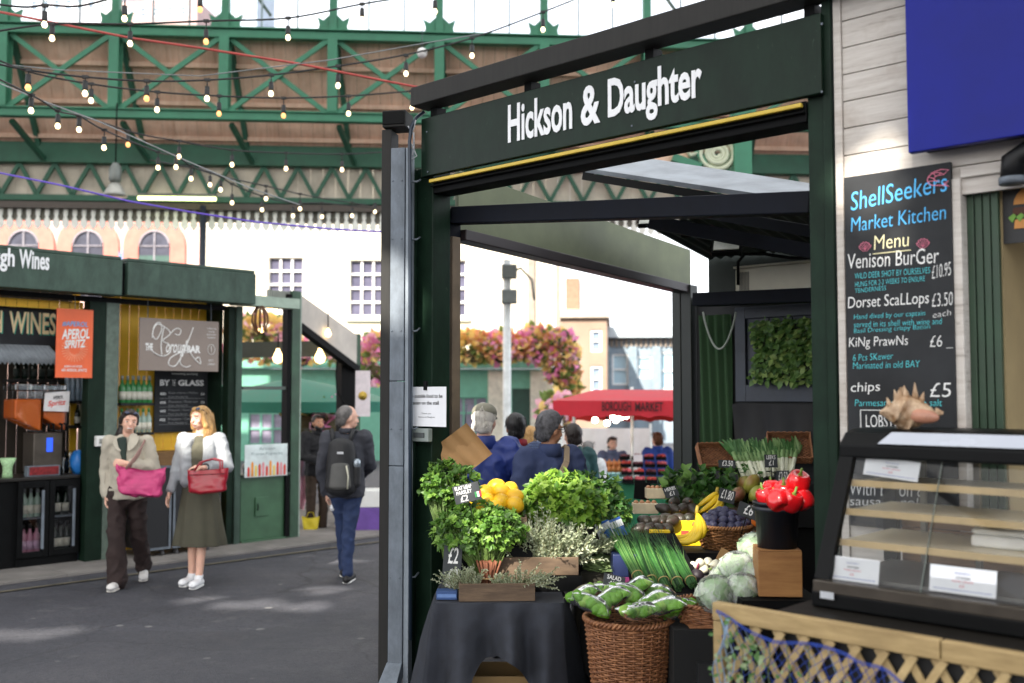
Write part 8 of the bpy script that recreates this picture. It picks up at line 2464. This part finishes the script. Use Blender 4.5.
def hair(t, hm, caps, mat, fold=.012, vox=.008):
    mb = MB()
    for (a, b, r0, r1) in caps: capsule(mb, a, b, r0, r1, (1, 0, 0))
    mb.xf(hm)
    ho = blob('hair', mb, mat, t, vox, 3, fold)
    st = MB()
    for i in range(420):
        a, b, r0, r1 = rnd.choice([c_ for c_ in caps if (max(c_[2]) if isinstance(c_[2], tuple) else c_[2]) > .026])
        a, b = Vector(a), Vector(b)
        f = rnd.random(); c = a.lerp(b, f)
        r0 = r0 if isinstance(r0, tuple) else (r0, r0); r1 = r1 if isinstance(r1, tuple) else (r1, r1)
        an = rnd.random() * 6.28
        q = Vector((math.cos(an) * (r0[0] * (1 - f) + r1[0] * f), math.sin(an) * (r0[1] * (1 - f) + r1[1] * f), rnd.uniform(-.5, 1) * min(r0[1], r1[1]) * .6))
        if q.length > .06: q = q.normalized() * max(abs(q.x), abs(q.y), .05)
        o = q.normalized()
        dn = (b - a).normalized() if b.z < a.z - .03 else Vector((rnd.uniform(-.3, .3), .35, -.8))
        L = (.035 if (b - a).length < .09 else .075) * rnd.uniform(.6, 1.3)
        p0 = c + q * 1.0
        st.tube([p0 - dn * L * .4, p0 + o * .004, p0 + dn * L * .5 + o * .005, p0 + dn * L + Vector((rnd.uniform(-.008, .008), rnd.uniform(-.008, .008), -.004))], [.0012, .0022, .002, .0005], 4)
    st.xf(hm)
    so = st.build('hair_strands', mat, ho)
    return ho
def sunglasses(t, hm):
    mb = MB()
    for s in (-1, 1):
        mb.ell((s * .034, -.066, .176), (.028, .012, .02), 14, (R(-50), 0, 0))
    g = mb.build('sunglasses_lens', M('lens_dark_blue', '#1d2b4a', .08, coat=.5), t); g.data.transform(hm)
    mb = MB(); mb.tube([(-.078, .03, .1), (-.074, -.03, .16), (-.006, -.075, .178), (.006, -.075, .178), (.074, -.03, .16), (.078, .03, .1)], .0035, 6); mb.xf(hm); mb.build('sunglasses_frame', INK, t)
def tote(mb, wt, wb, dt, db, h, sag=.02, slump=.0):
    """soft bag: superellipse sections from a rounded base up to an open pinched mouth"""
    def f(u, v):
        a = 2 * PI * v
        t_ = min(1, u / .16)
        k = math.sin(t_ * PI / 2) ** .7 if u < .16 else 1
        w, d = (wb + (wt - wb) * u) * k, (db + (dt - db) * u ** 1.5) * k
        ca, sa = math.cos(a), math.sin(a)
        x = w * math.copysign(abs(ca) ** .55, ca); y = d * math.copysign(abs(sa) ** .7, sa)
        bl = 1 + .06 * math.sin(3 * a + u * 4) * (1 - u)
        return Vector((x, y * bl + .006 * math.sin(x * 40 + u * 5), h * u - sag * (1 - (x / max(w, .001)) ** 2) * u * .8 + slump * x))
    mb.grid(f, 24, 48)
t, j, hm = person('woman in a beige jacket and dark brown trousers smiling with a bright pink bag', 129, 9.62, R(8), 1.685, 'fair',
    dict(hipL=(.085, .02, .90), hipR=(-.085, -.02, .90), kneeR=(-.07, -.1, .5), ankR=(-.045, -.12, .09), toeR=(-.06, -.29, .04), kneeL=(.1, .06, .5), ankL=(.10, .30, .15), toeL=(.13, .17, .05),
         shL=(.17, 0, 1.385), elL=(.25, -.03, 1.12), wrL=(.06, -.24, 1.19), elR=(-.205, .05, 1.12), wrR=(-.185, -.02, .88), neck=(0, 0, 1.42)),
    head=(20, 2, 6), palm=dict(L=(0, 1, -.2), Lcurl=.8, Lhd=(-1, -.1, .1), R=(1, 0, 0)), expr='smile')
JK = M('jacket_beige', '#b5ae9e', .8, var=.08, sc=10, bump=.15, bsc=150)
mb = MB(); torso_caps(mb, j, .845, .162, .03, .018); sleeve(mb, j, 'L', .07, .072, .068, .8); sleeve(mb, j, 'R', .07, .066, .056)
w1 = blob('jacket', mb, JK, t, .011, 5, .011)
mb = MB(); capsule(mb, (-.03, -.12, 1.42), (.0, -.135, 1.2), (.05, .02), (.02, .012), (1, 0, 0)); blob('top', mb, M('top_dark_green', '#2b3a33', .8), t, .009, 3)
for s in (-1, 1):
    mb = MB(); mb.add([(s * .015, -.05, 1.47), (s * .08, .0, 1.475), (s * .14, -.09, 1.40), (s * .09, -.145, 1.33), (s * .025, -.155, 1.27), (s * .02, -.135, 1.36)], [(0, 1, 2, 5), (5, 2, 3, 4)], 0, True)
    o = mb.build('collar', JK, t); m_ = o.modifiers.new('thick', 'SOLIDIFY'); m_.thickness = .012; m_ = o.modifiers.new('sub', 'SUBSURF'); m_.levels = 2; m_.render_levels = 2
mb = MB(); capsule(mb, (-.17, -.15, 1.1), (-.17, -.15, 1.0), .006, .006); mb.b2((-.13, -.162, .93), (-.03, -.15, .95)); o = mb.build('pocket_flap', JK, t)
TR = M('trousers_dark_brown', '#2e211f', .85, var=.12, bump=.1, bsc=160)
mb = MB(); capsule(mb, (0, 0, .86), (0, 0, .96), (.165, .115), (.15, .1), (1, 0, 0)); leg(mb, j, 'L', .092, .078, .082, .98); leg(mb, j, 'R', .092, .082, .095, 1.02); blob('trousers', mb, TR, t, .011, 5, .02)
shoes(t, j, M('trainer_white', '#dcd9d6', .6, var=.06), M('sole_pale', '#e6e2da', .6))
HB = M('hair_dark_brown', '#241a17', .5, var=.3, stretch=(20, 20, 3))
hair(t, hm, [((0, .02, .115), (0, .01, .13), (.083, .098), (.08, .095)), ((0, .06, .1), (-.02, .1, -.02), (.06, .05), (.05, .04)), ((-.045, -.052, .168), (.0, -.066, .178), .024, .02), ((.045, -.052, .168), (.0, -.066, .178), .024, .02), ((-.07, -.03, .14), (-.074, .0, .07), .017, .016), ((.07, -.03, .14), (.074, .0, .07), .017, .016), ((-.04, .08, 0), (-.1, .05, -.2), .045, .03), ((.0, .06, .03), (.02, .09, -.06), .06, .05)], HB)
sunglasses(t, hm)
PK = M('bag_pink', '#c23c74', .5, var=.1, sc=6, bump=.08, bsc=30)
t = thing('shoulder_bag', 'bright pink soft leather tote hanging from the shoulder of the woman in beige', 'bag', (P(142, 395, 9.33).x, 9.33, .87), R(6))
mb = MB(); tote(mb, .235, .19, .035, .08, .3, .06, -.08); o = mb.build('bag_body', PK, t)
m_ = o.modifiers.new('sub', 'SUBSURF'); m_.levels = m_.render_levels = 1
for tx, st_ in ((FOLD, .05), (CREASE, .016)):
    m_ = o.modifiers.new('folds', 'DISPLACE'); m_.texture = tx; m_.strength = st_; m_.texture_coords = 'LOCAL'
for y in (-.05, .05):
    mb = MB(); mb.tube([(-.12, y, .27), (-.08, y + .02, .33), (-.05, y + .08, .39), (-.03, .16, .47), (-.035, .27, .52), (-.03, .33, .5)], .011, 8); mb.build('strap', M('strap_taupe', '#8a6a62', .6), t)
t, j, hm = person('blonde woman in a white cardigan and olive midi dress looking aside with a red handbag', 202, 9.7, R(-4), 1.71, 'fair',
    dict(kneeR=(-.06, -.02, .5), ankR=(-.085, .04, .09), toeR=(-.11, -.12, .035), kneeL=(.05, -.05, .5), ankL=(.03, -.08, .09), toeL=(.04, -.25, .04),
         elL=(.27, -.02, 1.13), wrL=(.12, -.23, 1.13), elR=(-.225, .0, 1.12), wrR=(-.255, -.1, .89), neck=(0, 0, 1.43)),
    head=(-24, 2, -4), palm=dict(L=(0, .3, -1), Lcurl=.8, Lhd=(-1, -.1, .1), R=(1, 0, 0), Rcurl=.35))
DR = M('dress_olive', '#504e40', .85, var=.1, sc=8)
mb = MB(); mb.lathe((0, 0, 0), [(.15, 1.12), (.158, 1.0), (.178, .85), (.205, .62), (.245, .385), (.243, .38), (.2, .62), (.14, 1.0)], 64, None, 0, (1, .72, 1), lambda a, z: 1 + max(0, (1.05 - z)) * .11 * math.sin(a * 9 + z * 1.5) + max(0, 1.05 - z) * .05 * math.sin(a * 4 + 1)); o = mb.build('dress_skirt', DR, t)
mb = MB(); torso_caps(mb, j, 1.0, .155, .012); blob('dress_bodice', mb, DR, t, .011, 4, .008)
CD = M('cardigan_white', '#a0a4a8', .85, var=.05, sc=14, bump=.2, bsc=200)
mb = MB(); sleeve(mb, j, 'L', .072, .062, .05, .75); sleeve(mb, j, 'R', .07, .056, .042, .9)
for s in (-1, 1):
    capsule(mb, (s * .105, -.035, 1.0), (s * .105, -.035, 1.36), (.075, .105), (.07, .095), (1, 0, 0)); capsule(mb, (s * .1, .03, 1.0), (s * .1, .03, 1.36), (.08, .1), (.08, .09), (1, 0, 0))
blob('cardigan', mb, CD, t, .010, 4, .012)
shoes(t, j, M('trainer_bright_white', '#e9eaec', .5, var=.04), WHITE)
HBL = M('hair_blonde', '#c79e62', .5, var=.3, c2='#8f6a3c', stretch=(24, 24, 3), sc=5)
hair(t, hm, [((0, .02, .115), (0, .012, .13), (.084, .1), (.08, .096)), ((.055, .03, .1), (.085, .02, -.09), (.04, .05), (.035, .045)), ((-.055, .04, .1), (-.09, .03, -.08), (.035, .05), (.03, .04)), ((0, .08, .1), (.02, .09, -.13), (.08, .045), (.08, .04)), ((.08, .0, -.03), (.09, -.02, -.14), .035, .025), ((.04, -.056, .168), (.0, -.066, .176), .024, .02), ((-.04, -.056, .168), (.0, -.066, .176), .024, .02), ((-.074, -.03, .13), (-.08, -.015, .0), .022, .024), ((.074, -.03, .13), (.085, -.02, .0), .024, .028)], HBL, .02)
sunglasses(t, hm)
mb = MB(); mb.tube([(.135 + .03 * math.cos(a), -.225, 1.135 + .03 * math.sin(a)) for a in [2 * PI * k / 14 for k in range(14)]], .006, 6, closed=True); mb.build('wristwatch', INK, t)
t = thing('handbag', 'dark red leather handbag hung on the arm of the woman in the white cardigan', 'bag', (P(209, 395, 9.42).x, 9.42, .89), R(-4))
RDL = M('bag_red_leather', '#a0182b', .32, var=.12, sc=5, coat=.3)
mb = MB(); tote(mb, .2, .175, .03, .055, .24, .015, .06); o = mb.build('bag_body', RDL, t)
for tx, st_ in ((FOLD, .02), (CREASE, .007)):
    m_ = o.modifiers.new('folds', 'DISPLACE'); m_.texture = tx; m_.strength = st_; m_.texture_coords = 'LOCAL'
for y in (-.03, .03):
    mb = MB(); mb.tube([(-.12, y, .22), (-.07, y + .02, .3), (.03, y + .06, .33), (.11, y + .05, .31), (.13, y, .22)], .009, 8); mb.build('handle', RDL, t)
mb = MB(); mb.tube([(-.17, -.052, .185), (.18, -.052, .2)], .004, 5); mb.build('seam', M('bag_red_dark', '#6a1220', .4), t)
t, j, hm = person('grey haired man walking away in a charcoal jacket and jeans with a backpack', 347, 9.85, R(183), 1.72, 'fair',
    dict(kneeL=(.05, -.13, .52), ankL=(.04, -.25, .1), toeL=(.05, -.4, .05), kneeR=(-.03, .03, .5), ankR=(-.02, .05, .09), toeR=(-.05, -.12, .035), elL=(.235, .02, 1.1), wrL=(.2, -.05, .86), elR=(-.22, -.08, 1.12), wrR=(-.12, -.25, 1.02)),
    head=(-62, 6, 0), palm=dict(L=(-1, 0, 0), Lcurl=.5))
CH = M('jacket_charcoal', '#3b3d45', .85, var=.12, bump=.1, bsc=120)
mb = MB(); torso_caps(mb, j, .82, .178, .03, .0); sleeve(mb, j, 'L', .08, .065, .055); sleeve(mb, j, 'R', .08, .065, .055); blob('jacket', mb, CH, t, .011, 5, .016)
mb = MB(); mb.lathe((0, .005, 1.43), [(.075, 0), (.07, .045), (.062, .05), (.06, .0)], 20); mb.build('collar', CH, t)
JN = M('jeans_dark_blue', '#2a3a5e', .85, var=.2, sc=10, bump=.15, bsc=200)
mb = MB(); capsule(mb, (0, 0, .85), (0, 0, .95), (.15, .11), (.14, .1), (1, 0, 0)); leg(mb, j, 'L', .09, .066, .052, .98); leg(mb, j, 'R', .09, .066, .055, .98); blob('jeans', mb, JN, t, .010, 4, .014)
shoes(t, j, M('trainer_black', '#1a1a1c', .6), WHITE)
HG = M('hair_grey', '#6d6a68', .6, var=.35, sc=30)
hair(t, hm, [((0, .03, .11), (0, .02, .128), (.079, .088), (.077, .09)), ((0, .06, .06), (0, .06, .03), (.066, .04), (.06, .035))], HG, .004)
bp = thing('backpack', 'black backpack with grey panel worn by the man walking away', 'backpack', (P(342, 395, 9.67).x, 9.68, 0), R(3))
z0, z1 = 1.82 - (497 - 395) * .00953, 1.82 - (436 - 395) * .00953
mb = MB(); capsule(mb, (0, -.03, z0 + .09), (0, -.02, z1 - .1), (.155, .1), (.13, .08), (1, 0, 0)); blob('main_bag', mb, M('pack_black', '#1b1c1f', .6, var=.15), bp, .011, 5, .008)
mb = MB(); capsule(mb, (.0, -.12, z0 + .1), (0, -.1, z0 + .3), (.11, .035), (.09, .03), (1, 0, 0)); blob('front_pocket', mb, M('pack_grey', '#4a4a48', .5), bp, .009, 4)
mb = MB(); mb.tube([(.075, -.145, z0 + .08), (.08, -.14, z0 + .2), (.06, -.125, z0 + .3)], .008, 6); mb.build('reflective_strip', M('reflective', '#c9c7b4', .4), bp)
mb = MB(); capsule(mb, (.145, -.04, z0 + .12), (.15, -.04, z0 + .28), .04, .038); blob('bottle_pocket', mb, M('pack_black', '#1b1c1f'), bp, .009, 3)
mb = MB(); mb.lathe((.15, -.04, z0 + .3), [(.036, -.03), (.036, .04), (.02, .06), (.001, .06)], 12); mb.build('bottle_top', M('bottle_steel', '#aebac4', .3, .6), bp)
for s in (-1, 1):
    mb = MB(); mb.tube([(s * .08, .0, z1 - .06), (s * .1, .06, z1 + .05), (s * .13, .2, z1 + .03), (s * .15, .3, z1 - .12)], .022, 8); mb.build('strap', M('pack_black', '#1b1c1f'), bp)
mb = MB(); mb.b2((-.03, -.122, z1 - .17), (.03, -.116, z1 - .15)); mb.build('badge', M('badge_white', '#d6d8dc', .5), bp)
o = thing('paper_napkin', 'crumpled white napkin held in the hand of the man walking away', 'napkin', G(331, 583) + Vector((0, .06, .72)))
mb = MB(); mb.ell((0, 0, 0), (.028, .024, .035), 12, None, 0, lambda a, z: 1 + .2 * math.sin(a * 5 + z * 7)); mb.build('crumple', PAPER, o)
def simple(lab, px, Y, rz, h, skin, jmat, tmat, hmat, haircaps, z=0, head=(0, 0, 0), J=None, bulk=.03, hem=.84, fold=.018):
    t, j, hm = person(lab, px, Y, rz, h, skin, J, head, z)
    mb = MB(); torso_caps(mb, j, hem, .18, bulk, .0); sleeve(mb, j, 'L', .085, .07, .058); sleeve(mb, j, 'R', .085, .07, .058); blob('jacket', mb, jmat, t, .012, 5, fold)
    mb = MB(); mb.lathe((0, .008, 1.395), [(.09, 0), (.083, .05), (.076, .085), (.07, .088), (.066, .05)], 24, None, 0, (1, 1, 1), lambda a, z: 1 + .04 * math.sin(a * 5)); mb.build('collar', jmat, t)
    mb = MB(); capsule(mb, (0, 0, .85), (0, 0, .95), (.15, .11), (.14, .1), (1, 0, 0)); leg(mb, j, 'L', .09, .07, .06, .97); leg(mb, j, 'R', .09, .07, .06, .97); blob('trousers', mb, tmat, t, .012, 4, .012)
    shoes(t, j, M('trainer_black', '#1a1a1c'))
    hair(t, hm, haircaps, hmat, .016)
    return t, j, hm
SHORT = [((0, .03, .11), (0, .018, .135), (.08, .092), (.078, .094)), ((0, .062, .06), (0, .062, .03), (.067, .04), (.06, .035)), ((-.04, -.058, .172), (.04, -.058, .172), .028, .028), ((-.066, .01, .12), (-.066, .015, .09), .017, .014), ((.066, .01, .12), (.066, .015, .09), .017, .014)]
DK = M('trousers_charcoal', '#26262a', .85)
HK = M('hair_black', '#141213', .5, var=.3)
t, j, hm = simple('dark haired bearded vendor in a black jacket standing by the pink clothes', 318, 13.6, R(28), 1.62, 'tan', M('jacket_black', '#16161a', .8), M('trousers_brown', '#3b2d22', .85), HK, SHORT, -.06, (10, 0, 0), dict(elR=(-.2, -.06, 1.1), wrR=(-.05, -.24, 1.05), elL=(.2, -.06, 1.1), wrL=(.06, -.26, 1.0)))
mb = MB(); capsule(mb, (-.04, -.05, .02), (.04, -.05, .02), .035, .035); capsule(mb, (0, -.075, .0), (0, -.07, .02), .035, .03); mb.xf(hm); blob('beard', mb, HK, t, .008, 3)
NB = M('jacket_navy_blue', '#2a3c82', .5, var=.12, sc=5, bump=.1, bsc=40)
t, j, hm = simple('broad white haired man in a grey cap and shiny blue jacket seen from behind', 484, 7.1, R(176), 1.76, 'fair', NB, DK, M('hair_white', '#d8d2c8', .6, var=.1), SHORT, 0, (-8, 8, 0), dict(elR=(-.29, .02, 1.14), wrR=(-.2, -.15, 1.0), elL=(.25, .02, 1.12)), .045, .8, .03)
mb = MB(); mb.ell((0, .012, .145), (.088, .105, .068), 20); mb.xf(hm); cap_ = blob('cap', mb, M('cap_grey_beige', '#8b8878', .8, var=.1), t, .008, 3)
mb = MB(); mb.ell((0, -.11, .125), (.065, .06, .008), 16, (R(12), 0, 0)); mb.xf(hm); mb.build('cap_peak', M('cap_grey_beige'), cap_)
t, j, hm = simple('person in a navy quilted puffer and dark red scarf seen from behind', 516, 8.3, R(182), 1.665, 'brown', stripes('puffer_navy', '#1c2a4f', '#5b6f99', 26, 'Z', .6, .35, .8), DK, HK, SHORT + [((0, .02, .12), (0, .02, .14), (.088, .1), (.085, .1))], 0, (0, 0, 0), None, .05, .8, .012)
mb = MB(); mb.lathe((0, .0, 1.425), [(.085, -.02), (.098, .02), (.088, .06), (.065, .065)], 24, None, 0, (1, 1, 1), lambda a, z: 1 + .05 * math.sin(a * 7)); mb.build('scarf', M('scarf_red', '#8f1d2c', .85), t)
mb = MB(); capsule(mb, (0, .12, 1.36), (0, .15, 1.27), (.1, .04), (.12, .05), (1, 0, 0)); blob('hood', mb, M('hood_navy', '#1c2a4f', .6), t, .01, 3)
DN = M('jacket_slate_navy', '#333f63', .8, var=.12, bump=.12, bsc=100)
t, j, hm = simple('grey haired man with glasses and a beige bag strap across his navy jacket', 549, 7.0, R(205), 1.70, 'tan', DN, DK, M('hair_iron_grey', '#57565a', .6, var=.5, sc=40), SHORT + [((0, .02, .14), (0, -.02, .16), (.075, .085), (.07, .075))], 0, (-72, 4, 0), dict(elR=(-.27, .05, 1.12), wrR=(-.2, -.15, 1.0), elL=(.26, .04, 1.12), wrL=(.2, -.1, .95)), .04, .82, .02)
mb = MB()
for s in (-1, 1): mb.tube([(s * .034 + .02 * math.cos(a), -.104, .09 + .017 * math.sin(a)) for a in [2 * PI * k / 14 for k in range(14)]], .0022, 5, closed=True)
mb.tube([(.055, -.1, .092), (.078, .0, .09)], .0022, 5); mb.tube([(-.055, -.1, .092), (-.078, .0, .09)], .0022, 5); mb.xf(hm); mb.build('glasses', INK, t)
mb = MB(); pts = [(-.11, -.1, 1.4), (-.125, .03, 1.462), (-.07, .125, 1.36), (.04, .165, 1.2), (.13, .155, 1.05), (.2, .06, .93)]
for a, b in zip(pts, pts[1:]): mb.bar(a, b, .012, .04, 0, Vector((1, -.2, .7)))
mb.build('bag_strap', M('strap_beige', '#a8937a', .8), t)
simple('blonde woman in pale coat glimpsed between the puffer and the bag strap man', 531, 10.5, R(170), 1.60, 'fair', M('coat_pale', '#b9b7ae', .8), DK, HBL, SHORT + [((0, .07, .08), (0, .08, -.12), (.075, .045), (.07, .04))], -.1)
simple('person in a dark teal coat partly behind the man with the bag strap', 573, 9.0, R(215), 1.62, 'fair', M('coat_teal', '#1f4a4c', .8), DK, HB, SHORT, -.05, (-20, 0, 0))
simple('stallholder in a bright blue top behind the fruit trays under the red canopy', 657, 15.6, R(200), 1.7, 'fair', M('top_bright_blue', '#2c4a9c', .8), DK, M('hair_auburn', '#6a4026', .6), SHORT, -.45)
simple('stallholder in dark top and pale apron under the red canopy, left of the fruit trays', 612, 15.8, R(10), 1.62, 'fair', M('top_grey_blue', '#5a6480', .8), DK, HB, SHORT, -.45)
simple('shopper in pale clothes beyond the teal coat near the punnets', 588, 12.5, R(150), 1.55, 'fair', M('coat_white', '#c9cdd0', .8), DK, HG, SHORT, -.3)
t = thing('clothes_rail', 'pale pink and white garments hung on a rail by the glazed kiosk', 'clothes rail', (P(301, 395, 13.9).x, 13.9, 0))
mb = MB(); mb.tube([(-.25, 0, 0), (-.25, 0, 1.35), (.2, 0, 1.35), (.2, 0, 0)], .015, 8); mb.build('rail', STEEL, t)
for i, (x, c, zt, zb) in enumerate(((-.17, '#d8d5d8', 1.3, .75), (-.07, '#e3a3bf', 1.1, .3), (.03, '#e9bccb', 1.05, .25), (.11, '#c9c2cf', 1.3, .7))):
    def g(u, v): return Vector((x - .06 + .12 * u + .02 * math.sin(v * 8 + i), -.05 + .06 * math.sin(u * 6 + i + v * 3), zt - (zt - zb) * v))
    mb = MB(); mb.grid(g, 10, 14); mb.build('garment', M('garment_%s' % c[1:], c, .85, var=.15, sc=9), t)
t = thing('yellow_bag', 'yellow carrier bag on the ground beside the vendor', 'bag', (P(312, 395, 13.5).x, 13.5, 0))
mb = MB(); tote(mb, .12, .09, .02, .05, .2, .03); mb.build('bag_body', M('bag_yellow', '#d9c22c', .5), t)
mb = MB(); mb.tube([(-.06, 0, .17), (-.03, 0, .25), (.03, 0, .25), (.06, 0, .17)], .006, 6); mb.build('handle', M('bag_yellow'), t)
t = thing('white_crate', 'white and purple crates stacked low behind the man walking away', 'crate', (P(372, 395, 13.6).x, 13.6, 0))
mb = MB(); mb.b2((-.35, -.2, 0), (.35, .2, .32)); mb.build('lower_crate', M('crate_purple', '#6a4a9a', .5), t, .01)
mb = MB(); mb.b2((-.33, -.19, .325), (.33, .19, .55)); mb.build('upper_crate', WHITE, t, .01)
